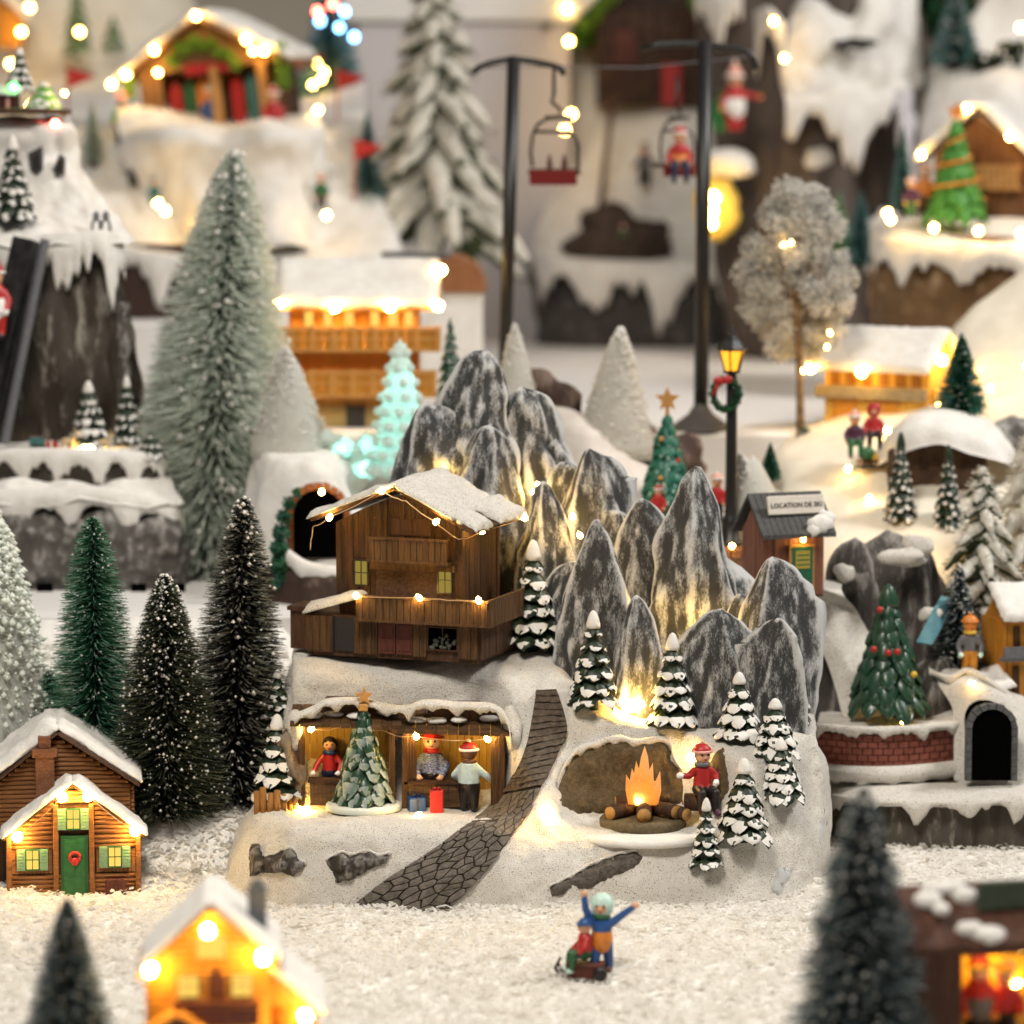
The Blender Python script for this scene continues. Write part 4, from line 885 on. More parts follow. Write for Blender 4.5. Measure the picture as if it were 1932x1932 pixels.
# ---------------------------------------------------------------- left: bottle-brush trees, log house
def ground_p(X, y): 
    x = (X - 966) * scale_at(Vector((0, y, .15))); return Vector((x, y, gz(x, y) - .005))
def scr(p):
    d = Vector(p) - CAM; k = d.dot(_f); return 966 + d.dot(_r) / k * FPX, 966 - d.dot(_u) / k * FPX
def brush_to(label, X, Yt, y, w, cols, base=None, **k):
    p = base or ground_p(X, y); h = (scr(p)[1] - Yt) / .995
    return bottle_tree(label, p, h, w, cols, **k)
BR_D = (mat('brush_black_green', (.006, .010, .006), (.012, .022, .010), sc=.1, rough=.6), mat('brush_olive_tip', (.07, .085, .04), (.13, .14, .085), sc=.2, rough=.6))
BR_G = (mat('brush_green', (.015, .085, .042), (.03, .13, .065), sc=.1, rough=.55), mat('brush_mint_tip', (.13, .27, .18), (.27, .40, .30), sc=.2, rough=.6))
BR_K = (mat('brush_near_black', (.005, .008, .006), rough=.6), mat('brush_pale_tip', (.15, .15, .11), (.28, .27, .22), sc=.2, rough=.6))
BR_W = (mat('brush_white', (.86, .88, .83), (.88, .89, .85), sc=.1, rough=.8), mat('brush_white_tip', (.70, .72, .66), (.78, .78, .74), sc=.2, rough=.8))
BR_C = (mat('brush_cream', (.90, .88, .80), (.90, .88, .82), sc=.1, rough=.8), mat('brush_cream_tip', (.78, .75, .66), rough=.8))
BR_S = (mat('brush_sage', (.14, .25, .17), (.24, .36, .27), sc=.03, rough=.7), mat('brush_sage_tip', (.56, .65, .56), (.76, .80, .73), sc=.1, rough=.7))
BR_B = (mat('brush_blue_grey', (.012, .022, .024), (.03, .05, .052), sc=.1, rough=.6), mat('brush_blue_tip', (.10, .15, .16), (.25, .29, .30), sc=.2, rough=.6))
BR_T = (TEAL, mat('teal_tip', (.12, .25, .24), (.25, .35, .34), sc=.2))
near = 'bottle brush trees beside the log cabin'
brush_to('dark olive bottle brush tree dusted with fine white specks right behind the log cabin', 316, 1083, 1.02, 205, BR_D, n=13000, frost=.4, specks=1900, ps=8.5, exp=.66, group=near, bw=1.5, smin=.55)
brush_to('tallest black bottle brush tree with long frosted bristles left of the brown chalet', 440, 938, 1.32, 205, BR_K, n=8200, frost=.5, specks=800, ps=11, exp=.62, group=near, bw=1.7, lean=26, smin=.2)
brush_to('bright green bottle brush tree with a dark core rising behind the cabin roof', 182, 975, 1.25, 178, BR_G, n=8500, frost=.45, specks=520, ps=7, exp=.52, group=near, bw=1.5, smin=.1)
brush_to('short green bottle brush tree between the white tree and the bright green tree', 98, 1262, 1.45, 120, BR_G, n=2600, frost=.5, specks=160, ps=6, exp=.6, group=near, bw=1.6)
brush_to('pale mint flocked tree cut by the left edge of the picture', -18, 948, 1.5, 250, BR_W, n=6500, frost=.6, specks=5200, ps=19, exp=.62, group=near, bw=3.2, smin=.86, flock=True, speckm=mat('mint_flock', (.66, .71, .62), (.76, .77, .70), sc=.05, rough=.9))
lh = thing('log_cabin', 'brown log cabin with snowy roof, green door, red wreath and lit porch gable', 'house', W(140, 1690, .42) + Vector((0, 0, -.005)), rz=R(7))
def log_rows(root, xa, xb, z0, z1, y, r=4.6, m=None, n=7, rt=0, axis='x', ov=0):
    z = z0 + r
    while z < z1:
        a, b = (xa(z) if callable(xa) else xa), (xb(z) if callable(xb) else xb)
        if b - a > 6:
            pts = [(a - ov, y, z), (b + ov, y, z)] if axis == 'x' else [(y, a - ov, z), (y, b + ov, z)]
            MB().tube(pts, r, n).build('log', m or LOG, root, True)
        z += 2 * r * .94
MB().prism([(-118, -8), (118, -8), (118, 122), (0, 212), (-118, 122)], 4, 150).build('wall', WOODD, lh)
MB().prism([(-160, -8), (108, -8), (108, 205), (-28, 296), (-160, 195)], 62, 260).build('rear_wall', WOODD, lh)
log_rows(lh, -118, -27, 0, 46, 0, ov=3); log_rows(lh, 30, 118, 0, 46, 0, ov=3)
log_rows(lh, -118, -40, 92, 120, 0, ov=3); log_rows(lh, 42, 118, 92, 120, 0, ov=3)
log_rows(lh, lambda z: -118 + (z - 122) * 1.28, lambda z: -36, 120, 190, 0); log_rows(lh, lambda z: 36, lambda z: 118 - (z - 122) * 1.28, 120, 190, 0)
log_rows(lh, lambda z: max(-34, -118 + (z - 122) * 1.28), lambda z: min(34, 118 - (z - 122) * 1.28), 178, 206, 0)
log_rows(lh, -4, 150, 0, 122, -122, axis='y')
log_rows(lh, lambda z: -160 if z < 196 else -160 + (z - 196) * 1.3, lambda z: 108 if z < 206 else 108 - (z - 206) * 1.5, 118, 288, 58)
log_rows(lh, 62, 250, 0, 200, 112, axis='y')
for a, b in ((-116, -40), (42, 116)):
    plank_wall(lh, a, b, 10, 46, 92, -1, 3, LOG, 1)
for x in (-121, -33, 34, 121):
    MB().bbox(x - 5, x + 5, -9, 1, -6, 124 if abs(x) > 60 else 178, 1.5).build('post', LOG, lh)
LGP = mat('shutter_green', (.16, .30, .17), (.24, .38, .24), sc=.2, rough=.5)
GFR = mat('window_green', (.02, .09, .035), rough=.5)
for x0, x1, z0, z1 in ((-88, -66, 56, 92), (66, 88, 58, 94), (-11, 11, 132, 168)):
    window(lh, x0, x1, z0, z1, -5, GFR, PANE, 2, 2, 5, sh=LGP, shw=15)
b = MB(); b.box(-24, 27, -6, -2, -2, 118); b.build('door_frame', GFR, lh)
b = MB(); b.box(-18, 21, -9, -6, 2, 112); [b.box(x, x + 15, -10.2, -9, z, z + 30) for x in (-15, 3) for z in (8, 44, 78)]; do = b.build('door', mat('door_green', (.018, .10, .03), (.025, .13, .045), sc=.1, rough=.4), lh)
b = MB(); b.tube([(2 + 9 * math.cos(k / 12 * 6.283), -13, 78 + 9 * math.sin(k / 12 * 6.283)) for k in range(13)], 3.6, 6); b.ell((2, -15, 70), (7, 3, 8)); b.build('wreath', RED, do, True)
MB().bbox(-26, 30, -34, -4, -8, 3, 1.5).build('doorstep', mat('step_grey', (.22, .20, .17), rough=.8), lh)
b = MB(); b.bbox(58, 98, -14, -2, 0, 34, 1).box(62, 66, -16, -13, 0, 34).box(90, 94, -16, -13, 0, 34); b.build('log_rack', WOODR, lh)
b = MB(); b.bbox(-70, -34, 30, 62, 100, 268, 1.5); b.bbox(-76, -28, 26, 66, 262, 278, 1.5); b.bbox(-64, -40, 34, 58, 278, 300, 1.5); b_ = b.build('chimney', mat('chimney_brick', (.16, .06, .025), (.22, .09, .04), sc=.15, rough=.6, bump=.5), lh)
for pp_ in (((-132, -14, 112), (0, -16, 216), (0, 62, 216), (-132, 62, 112)), ((0, -16, 216), (134, -14, 112), (134, 62, 112), (0, 62, 216))):
    slab_roof(lh, 'roof', pp_, 5, WOODD, rag=1, bulge=0, amp=.5); 
for pp_, sd in ((((-135, -18, 116), (0, -20, 222), (0, 62, 222), (-135, 62, 116)), 1), (((0, -20, 222), (138, -18, 116), (138, 62, 116), (0, 62, 222)), 3)):
    slab_roof(lh, 'roof_snow', pp_, 11, SNOWC, rag=3, bulge=3, seed=sd)
for pp_ in (((-182, 40, 184), (-28, 40, 304), (-28, 270, 304), (-182, 270, 184)), ((-28, 40, 304), (126, 40, 200), (126, 270, 200), (-28, 270, 304))):
    slab_roof(lh, 'roof', pp_, 6, WOODD, rag=2, bulge=0, amp=.5)
slab_roof(lh, 'roof_snow', ((-190, 46, 192), (-26, 48, 312), (-26, 270, 312), (-190, 270, 192)), 20, SNOWC, rag=5, bulge=7, seed=7)
slab_roof(lh, 'roof_snow', ((-30, 60, 313), (130, 50, 206), (130, 270, 206), (-30, 270, 313)), 13, SNOWC, rag=5, bulge=4, seed=8)
def LP(x, y, z): return lh.matrix_basis @ Vector((x, y, z))
lights('string of four warm lights along the porch gable of the log cabin', [LP(-104, -24, 122), LP(-20, -26, 196), LP(28, -26, 196), LP(115, -24, 128)], r=9.5, l=12, sag=3)

# ---------------------------------------------------------------- foreground, out of focus
gp = ground_p(125, -4.2); brush_to('small dark blurred bottle brush tree standing in front at the lower left', 132, 1690, -4.2, 215, BR_B, n=6000, frost=.45, specks=500, ps=7, exp=.75, bw=2.2)
brush_to('large blue-grey blurred bottle brush tree in front beside the market stall', 1622, 1478, -4.2, 285, BR_B, n=10000, frost=.42, specks=1600, ps=10, exp=.68, bw=2.4, tiers=7)
fc = thing('lit_chalet', 'blurred amber chalet glowing with lights and a snowy roof right at the front', 'house', ground_p(400, -4.2), rz=R(4))
fz = scr(fc.location)[1]
def zf(Y): return fz - Y
A = zf(1712)
MB().prism([(-122, -10), (112, -10), (112, zf(1812)), (0, A), (-122, zf(1822))], 0, 230).build('wall', ORANGE, fc)
log_rows(fc, -122, 112, 0, zf(1822), -2, r=7, m=ORANGE); log_rows(fc, lambda z: -122 + (z - zf(1822)) * 1.1, lambda z: 112 - (z - zf(1815)) * 1.08, zf(1822), A - 12, -2, r=7, m=ORANGE)
MB().prism([(112, -10), (200, -10), (200, zf(1905)), (112, zf(1830))], 20, 220).build('side_wing', ORANGE, fc); log_rows(fc, 112, 196, 0, zf(1905), 18, r=7, m=ORANGE)
for x0, x1 in ((-60, -24), (40, 76)): window(fc, x0, x1, zf(1872), zf(1832), -8, mat('olive_frame', (.10, .11, .03), rough=.5), PANE, 2, 2, 5)
window(fc, -24, 26, zf(1798), zf(1760), -8, ORANGE, PANE, 3, 1, 5)
MB().prism([(-4, zf(1878)), (26, zf(1878)), (26, zf(1835)), (11, zf(1818)), (-4, zf(1835))], -10, -2).build('door', WOODR, fc)
b = MB(); b.box(-70, 90, -34, 0, zf(1888), zf(1880)); b.box(-70, 90, -36, -30, zf(1924), zf(1890)); b.build('balcony', WOODR, fc)
b = MB(); b.prism([(-118, zf(1970)), (-10, zf(1970)), (-10, zf(1935)), (-60, zf(1896)), (-118, zf(1935))], -60, -6); b.build('porch', WOODR, fc)
for pp_, sd in ((((-130, -66, zf(1938)), (-62, -68, zf(1896)), (-62, -4, zf(1896)), (-130, -4, zf(1938))), 1), (((-62, -68, zf(1896)), (4, -66, zf(1944)), (4, -4, zf(1944)), (-62, -4, zf(1896))), 2)): slab_roof(fc, 'porch_roof', pp_, 10, ORANGE, rag=2, bulge=1, seed=sd)
for pp_, m_, t_, nm in ((((-138, -22, zf(1838)), (0, -24, A + 4), (0, 240, A + 4), (-138, 240, zf(1838))), ORANGE, 8, 'roof'), (((0, -24, A + 4), (128, -22, zf(1824)), (128, 240, zf(1824)), (0, 240, A + 4)), ORANGE, 8, 'roof'),
      (((-132, 6, zf(1826)), (2, 4, A + 14), (2, 244, A + 14), (-132, 244, zf(1826))), SNOWC, 10, 'roof_snow'), (((-2, 4, A + 14), (132, 6, zf(1812)), (132, 244, zf(1812)), (-2, 244, A + 14)), SNOWC, 14, 'roof_snow'),
      (((108, -6, zf(1822)), (216, -8, zf(1912)), (216, 240, zf(1912)), (108, 240, zf(1822))), SNOWC, 12, 'roof_snow')): slab_roof(fc, nm, pp_, t_, m_, rag=3, bulge=2, seed=len(nm))
b = MB(); b.bbox(70, 106, 90, 126, zf(1812), zf(1690), 2); b.bbox(76, 100, 96, 120, zf(1690), zf(1676), 2); b.build('chimney', mat('chimney_grey', (.10, .11, .13), rough=.6), fc)
def FP(x, y, z): return fc.matrix_basis @ Vector((x, y, z))
lights('four glowing lights along the roof edges of the blurred front chalet', [FP(-112, -44, zf(1812)), FP(-4, -48, zf(1738)), FP(98, -44, zf(1792)), FP(176, -30, zf(1908))], r=10.5, l=14, sag=2)
sp = ground_p(1850, -4.0); sl = thing('market_stall', 'dark brown market stall with green roof sign cut off at the lower right corner', 'market stall', sp, rz=R(14)); sz = scr(sp)[1]
def zs_(Y): return sz - Y
STW = mat('stall_wood', (.075, .030, .017), (.11, .045, .026), sc=.05, st=(1, 1, .15), rough=.6, bump=.4)
plank_wall(sl, -122, -40, 6, -10, zs_(1768), 0, 8, STW, 1)
plank_wall(sl, 0, 130, 8, -10, zs_(1768), -122, 6, STW, 1, axis='y')
MB().box(-122, 180, 120, 128, -10, zs_(1700)).build('back_wall', mat('amber_panel', (.60, .36, .02), (.66, .42, .04), sc=.05, rough=.6), sl)
MB().bbox(-40, 190, -14, 30, -10, zs_(1952), 3).build('counter', mat('yellow_counter', (.60, .34, .03), rough=.5), sl)
for k in range(9):
    a = -160 + k * 38; MB().prismx([(-34, zs_(1776)), (-34, zs_(1766)), (60, zs_(1668)), (60, zs_(1678))], a + .8, a + 37).build('roof_board', STW, sl)
    MB().prismx([(158, zs_(1760)), (158, zs_(1750)), (60, zs_(1668)), (60, zs_(1678))], a + .8, a + 37).build('roof_board', STW, sl)
MB().bbox(-45, 190, -30, -10, zs_(1790), zs_(1774), 2).build('beam', STW, sl)
for x, y_, z_, r_ in ((-96, 34, 1694, (34, 26, 16)), (-30, -6, 1742, (30, 20, 15)), (4, -16, 1752, (36, 22, 17)), (-66, 54, 1676, (44, 20, 14)), (-20, 40, 1690, (26, 20, 16)), (-80, 10, 1706, (20, 22, 14))):
    MB().ell((x, y_, zs_(z_)), r_, 16, 10, jit=.4, sc=.04).build('snow_lump', SNOWC, sl, True)
sg = MB(); sg.bbox(-6, 170, 8, 20, zs_(1712), zs_(1660), 2); sgo = sg.build('sign', mat('sign_green', (.035, .05, .03), (.05, .07, .045), sc=.05, rough=.6), sl)
def text(root, s, size, loc, m, rot=(R(90), 0, 0), ext=.4, align='CENTER', name='lettering'):
    c = bpy.data.curves.new(name, 'FONT'); c.body = s; c.size = size; c.extrude = ext; c.align_x = align; c.align_y = 'CENTER'; c.resolution_u = 2
    c.materials.append(m); t = bpy.data.objects.new('t', c); COL.objects.link(t); me = bpy.data.meshes.new_from_object(t.evaluated_get(bpy.context.evaluated_depsgraph_get())); bpy.data.objects.remove(t); me.name = name; return link(name, me, root, loc, rot)
def SP(x, y, z): return sl.matrix_basis @ Vector((x, y, z))
person('person in a red jacket and scarf behind the stall counter in the lower right corner', SP(20, 66, zs_(1990)), 175, RED, DK, hat='cone', hatm=RED, trim=YELLOW, scarf=RED, lower=GREYP, fat=1.2, hand=ORNG)
person('person in an orange cap and red coat reaching over the stall counter', SP(78, 84, zs_(2000)), 170, RED, DK, hat='beanie', hatm=ORNG, trim=YELLOW, hand=YELLOW)
lights('warm bulbs added under the stall roof to brighten its back wall', [SP(2, 20, zs_(1796)), SP(60, 90, zs_(1800)), SP(90, 30, zs_(1800)), SP(40, 100, zs_(1850)), SP(110, 100, zs_(1880))], r=15, wire=False, m=BULBS)  # bulbs added to brighten the inside of the stall
# sledge
sp_ = on_ground(1105, 1848); sd = thing('sledge', 'little brown wooden sledge with curled runners in the front snow', 'sledge', sp_, rz=R(-8))
b = MB(); b.prism([(-34, 6), (34, 6), (36, 30), (-34, 30)], -20, -14); b.build('side_panel', WOODR, sd); b = MB(); b.prism([(-34, 6), (34, 6), (36, 30), (-34, 30)], 14, 20); b.build('side_panel', WOODR, sd)
MB().bbox(-36, 36, -22, 22, 27, 33, 1.5).build('seat', WOODR, sd)
for y_ in (-18, 18): MB().tube([(40, y_, 2), (10, y_, 0), (-30, y_, 2), (-48, y_, 12), (-56, y_, 26), (-50, y_, 36)], 3.4, 8).build('runner', WOODD, sd, True)
MB().ell((30, -22, 16), (14, 8, 14)).build('bag', DK, sd, True)
def DP(x, y, z): return sd.matrix_basis @ Vector((x, y, z))
person('child in blue and orange with a mint hood throwing both arms up behind the sledge', DP(28, 20, 8), 152, BLUE, BLUE, shoes=BROWN, hand=SKIN, lower=ORNG, hat='hood', hatm=MINT, hair=BROWN, arms={'L': [(-.20, -.02, .80), (-.22, -.02, .96)], 'R': [(.24, -.02, .74), (.40, -.02, .86)]}, scarf=DGREEN, fat=1.1, legs='walk', rz=R(-12))
person('child in a red jacket and blue cap sitting on the sledge', DP(-2, 0, 10), 108, RED, DGREEN, hat='beanie', hatm=BLUE, trim=BLUE, legs='sit', shoes=MINT, hand=DK, fat=1.2, rz=R(-74), arms={'L': [(-.19, -.06, .52), (-.20, -.16, .42)], 'R': [(.19, -.06, .52), (.20, -.16, .42)]})
# ---------------------------------------------------------------- left: tall rock ledge piece
def Wr(Y, y, Xs): return [W(x, Y, y) for x in Xs]
def TB(X, y, T):     # point on a display tier under picture column X at depth y
    return Nz(X, y, T)
ld = thing('rock_ledge_base', 'tall snow-capped rock ledge with a cliff column and black slide at the left edge', 'model mountain', TB(150, 3.7, T1))
surf(ld, 'rock_foot', [[Nz(x, y, T1) for x, y in ((-60, 3.75), (60, 3.7), (180, 3.7), (280, 3.75), (345, 3.9), (356, 4.3))], [W(x, 1040, y) for x, y in ((-60, 3.72), (60, 3.68), (180, 3.68), (285, 3.73), (350, 3.88), (362, 4.3))], [W(x, 975, y) for x, y in ((-60, 3.78), (60, 3.75), (180, 3.75), (280, 3.8), (340, 3.95), (352, 4.3))], [W(x, 940, y) for x, y in ((-60, 4.1), (60, 4.1), (180, 4.1), (270, 4.15), (320, 4.2), (330, 4.4))]], ROCKG, nu=110, nv=40, amp=.05, sc=5, amp2=.015, sc2=14)
drape(ld, 'snow_lip', [W(-60, 930, 3.8), W(60, 928, 3.76), W(180, 925, 3.76), W(280, 940, 3.82), W(335, 960, 3.95), W(354, 1000, 4.2)], 26, 52, 16, SNOWC, seed=2, fr=.55)
surf(ld, 'snow_shelf', [[W(x, 952, y) for x, y in ((-60, 3.72), (60, 3.70), (180, 3.70), (290, 3.76), (345, 3.92))], [W(x, 915, y) for x, y in ((-60, 3.9), (60, 3.9), (180, 3.9), (270, 3.95), (325, 4.05))], [W(x, 900, y) for x, y in ((-60, 4.3), (60, 4.3), (180, 4.3), (270, 4.3), (318, 4.3))]], SNOWC, nu=70, nv=20, amp=.06, sc=4)
surf(ld, 'rock_band', [[W(x, 935, y) for x, y in ((-60, 4.0), (100, 3.98), (220, 4.0), (300, 4.08), (322, 4.3))], [W(x, 890, y) for x, y in ((-60, 4.0), (100, 3.98), (220, 4.0), (300, 4.08), (322, 4.3))], [W(x, 850, y) for x, y in ((-60, 4.05), (100, 4.02), (220, 4.05), (296, 4.12), (316, 4.3))]], ROCKD, nu=80, nv=14, amp=.04, sc=6)
drape(ld, 'snow_lip', [W(-60, 850, 4.0), W(100, 850, 3.97), W(220, 852, 4.0), W(300, 862, 4.08), (W(322, 870, 4.3))], 20, 46, 12, SNOWC, seed=5, fr=.8)
surf(ld, 'snow_shelf', [[W(x, 862, y) for x, y in ((-60, 3.98), (100, 3.95), (220, 3.98), (305, 4.06))], [W(x, 838, y) for x, y in ((-60, 4.2), (100, 4.2), (220, 4.2), (300, 4.25))], [W(x, 815, y) for x, y in ((-60, 4.7), (100, 4.7), (220, 4.7), (290, 4.7))]], SNOWC, nu=60, nv=14, amp=.015, sc=4)
BRK = rockmat('brown_cliff', (.020, .015, .010), (.085, .066, .048), (.30, .27, .23), sc=.025, zst=.25, amt=.55)
surf(ld, 'cliff', [[W(x, 850, y) for x, y in ((-60, 4.5), (20, 4.35), (110, 4.3), (190, 4.3), (238, 4.4), (250, 4.7))], [W(x, 700, y) for x, y in ((-60, 4.5), (40, 4.35), (110, 4.32), (190, 4.3), (235, 4.4), (248, 4.7))], [W(x, 560, y) for x, y in ((-60, 4.5), (60, 4.35), (115, 4.33), (180, 4.32), (226, 4.4), (240, 4.7))], [W(x, 440, y) for x, y in ((-60, 4.5), (70, 4.35), (115, 4.35), (170, 4.35), (222, 4.42), (236, 4.7))]], BRK, nu=90, nv=60, amp=.14, sc=2.6, zs=.35, amp2=.05, sc2=8)
surf(ld, 'cliff_edge', [[W(x, 765, y) for x, y in ((226, 4.38), (240, 4.36), (252, 4.5))], [W(x, 660, y) for x, y in ((222, 4.36), (240, 4.34), (250, 4.5))], [W(x, 570, y) for x, y in ((218, 4.36), (234, 4.34), (244, 4.5))]], ROCKG, nu=14, nv=40, amp=.03, sc=8)
drape(ld, 'icicle_lip', [W(-60, 455, 4.3), W(60, 450, 4.3), W(95, 445, 4.28), W(150, 442, 4.26), W(200, 440, 4.28), W(236, 455, 4.45)], 36, 105, 14, SNOWC, seed=1.2, fr=.62, n=120)
surf(ld, 'snow_mass', [[W(x, 462, y) for x, y in ((-60, 4.24), (60, 4.22), (150, 4.22), (238, 4.36), (242, 4.8))], [W(x, 425, y) for x, y in ((-60, 4.45), (60, 4.4), (140, 4.4), (215, 4.45), (232, 4.8))], [W(x, 370, y) for x, y in ((-60, 4.6), (60, 4.55), (115, 4.55), (165, 4.6), (178, 4.9))], [W(x, 300, y) for x, y in ((-60, 4.7), (60, 4.62), (105, 4.62), (140, 4.68), (150, 4.9))], [W(x, 236, y) for x, y in ((-60, 4.7), (60, 4.62), (100, 4.64), (128, 4.7), (136, 4.9))], [W(x, 220, y) for x, y in ((-60, 5.0), (60, 5.0), (90, 5.0), (120, 5.0), (130, 5.1))]], SNOWC, nu=60, nv=60, amp=.05, sc=4)
for poly in ([(52, 290), (80, 275), (84, 320), (70, 335), (56, 325)], [(98, 320), (112, 290), (124, 298), (122, 330), (104, 335)]):
    c = Vector((sum(a for a, _ in poly) / len(poly), 0, sum(b for _, b in poly) / len(poly))); mb = MB(); vs = []
    for k, (X, Y) in enumerate(poly): vs.append(local(ld, W(X, Y, 4.60)))
    for k, (X, Y) in enumerate(poly): vs.append(local(ld, W(c.x + (X - c.x) * .6, c.z + (Y - c.z) * .6, 4.54)))
    n = len(poly); mb.add(vs, [tuple(range(n, 2 * n))] + [(i, (i + 1) % n, (i + 1) % n + n, i + n) for i in range(n)]); mb.build('dark_rock', DK, ld)
rp = MB(); P0, P1 = local(ld, W(52, 452, 4.15)), local(ld, W(-40, 840, 3.98)); rp.tube([P0, P1], 30, 4); 
b = MB(); a0, a1 = local(ld, W(86, 452, 4.10)), local(ld, W(8, 838, 3.95)); b.tube([a0, a1], 9, 6); b.build('slide_rail', GREYP, ld)
rp.build('slide', mat('black_slide', (.010, .010, .011), (.03, .03, .032), sc=.05, rough=.5), ld)
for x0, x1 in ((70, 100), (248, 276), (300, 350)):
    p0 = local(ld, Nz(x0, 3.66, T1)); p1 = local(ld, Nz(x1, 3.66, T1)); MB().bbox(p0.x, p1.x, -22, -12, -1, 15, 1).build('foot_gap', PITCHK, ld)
brick_top = thing('model_plinth', 'round brown plinth with a tiny snowy house on top of the left ledge', 'model house', W(40, 212, 4.8)); MB().lathe([(95, -3), (95, 5), (70, 8), (1, 9)], 30).build('plinth', WOODD, brick_top, True)
MB().box(-60, -6, -20, 30, 8, 32).build('wall', mat('maroon_wall', (.06, .014, .012), rough=.6), brick_top); 
for k in range(5): MB().box(-58 + k * 11, -52 + k * 11, -22, -20, 8, 30).build('plank', PINK if k % 2 else MATS['maroon_wall'], brick_top)
slab_roof(brick_top, 'roof_snow', ((-66, -28, 32), (0, -28, 32), (0, 34, 44), (-66, 34, 44)), 12, SNOWC, rag=4)
sm_ = 'small firs on the left rock ledge'
resin_tree('small snowy fir with a green light on the plinth of the left ledge', W(38, 172, 4.78), 82, 58, tiers=5, cover=.6, group=sm_)
resin_tree('low round green bush fir at the right of the plinth on the left ledge', W(84, 206, 4.75), 52, 74, tiers=4, cover=.45, green=LGREEN, group=sm_)
resin_tree('dark fir growing on the snowy face under the left plinth', W(26, 415, 4.36), 160, 84, tiers=7, cover=.4, group=sm_)
resin_tree('fir lit yellow from below behind the deer on the left ledge', W(168, 846, 4.12), 128, 80, tiers=6, cover=.45, group=sm_)
resin_tree('slim dark fir beside the cliff edge on the left ledge', W(240, 838, 4.2), 130, 56, tiers=6, cover=.4, group=sm_)
resin_tree('low dark shrub fir at the right end of the left ledge', W(284, 856, 4.1), 40, 66, tiers=3, cover=.5, group=sm_, top=False)
def deer(X, Y, y, h, label):
    d = thing('deer_figure', label, 'deer figure', W(X, Y, y), rz=R(rnd.uniform(-20, 20))); b = MB(); m = mat('cream_paint', (.62, .46, .26), rough=.5)
    b.ell((0, 0, h * .52), (h * .30, h * .13, h * .15)); b.build('body', m, d, True)
    b = MB(); b.tube([(h * .22, 0, h * .58), (h * .32, 0, h * .80)], [h * .09, h * .06], 8); b.ell((h * .37, 0, h * .84), (h * .12, h * .06, h * .07)); b.build('head', m, d, True)
    for x in (-.22, .2):
        for y_ in (-.06, .06): MB().tube([(h * x, h * y_, h * .5), (h * (x - .03), h * y_, h * .25), (h * x, h * y_, 0)], [h * .05, h * .03, h * .03], 7).build('leg', m, d, True)
    for s_ in (-1, 1): MB().tube([(h * .33, s_ * h * .03, h * .88), (h * .28, s_ * h * .12, h * 1.0), (h * .32, s_ * h * .16, h * 1.1)], h * .018, 5).build('antler', m, d, True)
deer(128, 856, 4.02, 46, 'cream deer figure left of the yellow light on the left ledge'); deer(196, 856, 4.04, 42, 'cream deer figure right of the yellow light on the left ledge')
lights('yellow light glowing between the two deer on the left ledge', [W(160, 848, 4.02), W(168, 838, 4.08)], r=12, wire=False)
lights('row of small coloured lights around the left plinth', [W(122, 176, 4.7)], r=9, wire=False, m=BULBS)
lights('red light glowing on the snow below the left plinth', [W(104, 233, 4.62)], r=8, wire=False, m=BULBR)
lights('green light in the small fir on the left plinth', [W(26, 164, 4.70)], r=9, wire=False, m=BULBG)
for X, lab in ((182, 'grey and white penguin figure at the cliff edge, left of the pair'), (200, 'grey and white penguin figure at the cliff edge, right of the pair')):
    pg = thing('penguin_figure', lab, 'penguin figure', W(X, 446, 4.36), group='penguin pair'); MB().lathe([(8, 0), (11, 10), (10, 24), (6, 34), (7, 40), (4, 46), (.5, 48)], 12).build('body', GREYP, pg, True); MB().ell((0, -7, 17), (6, 5, 12)).build('belly', WHITE, pg, True)
person('person in a red suit with white trim beside the black slide at the left edge', W(-8, 640, 3.9), 140, RED, RED, hat='cone', hatm=RED, hand=WHITE, fat=1.3, lower=WHITE, detail=False)
gd = thing('gift_box', 'small teal box lying on the left ledge', 'gift box', W(70, 838, 4.1)); MB().bbox(-14, 14, -9, 9, -1, 14, 1).build('box', TEAL, gd); MB().box(-14.4, 14.4, -2, 2, -1, 14.8).build('ribbon', RED, gd)
gd = thing('gift_box', 'small red box beside the left deer', 'gift box', W(98, 848, 4.08)); MB().bbox(-10, 10, -9, 9, -1, 16, 1).build('box', RED, gd); MB().box(-2, 2, -9.4, 9.4, -1, 16.8).build('ribbon', WHITE, gd)
[translucent(m_, .35) for m_ in BR_S]
bottle_tree('large sage green bottle brush tree with frosted tips standing left of centre', TB(392, 4.6, T1), 790, 325, BR_S, n=17000, frost=.85, specks=2200, ps=15, exp=.66, bw=3.2, lean=55, drop=-.05, smin=.25)

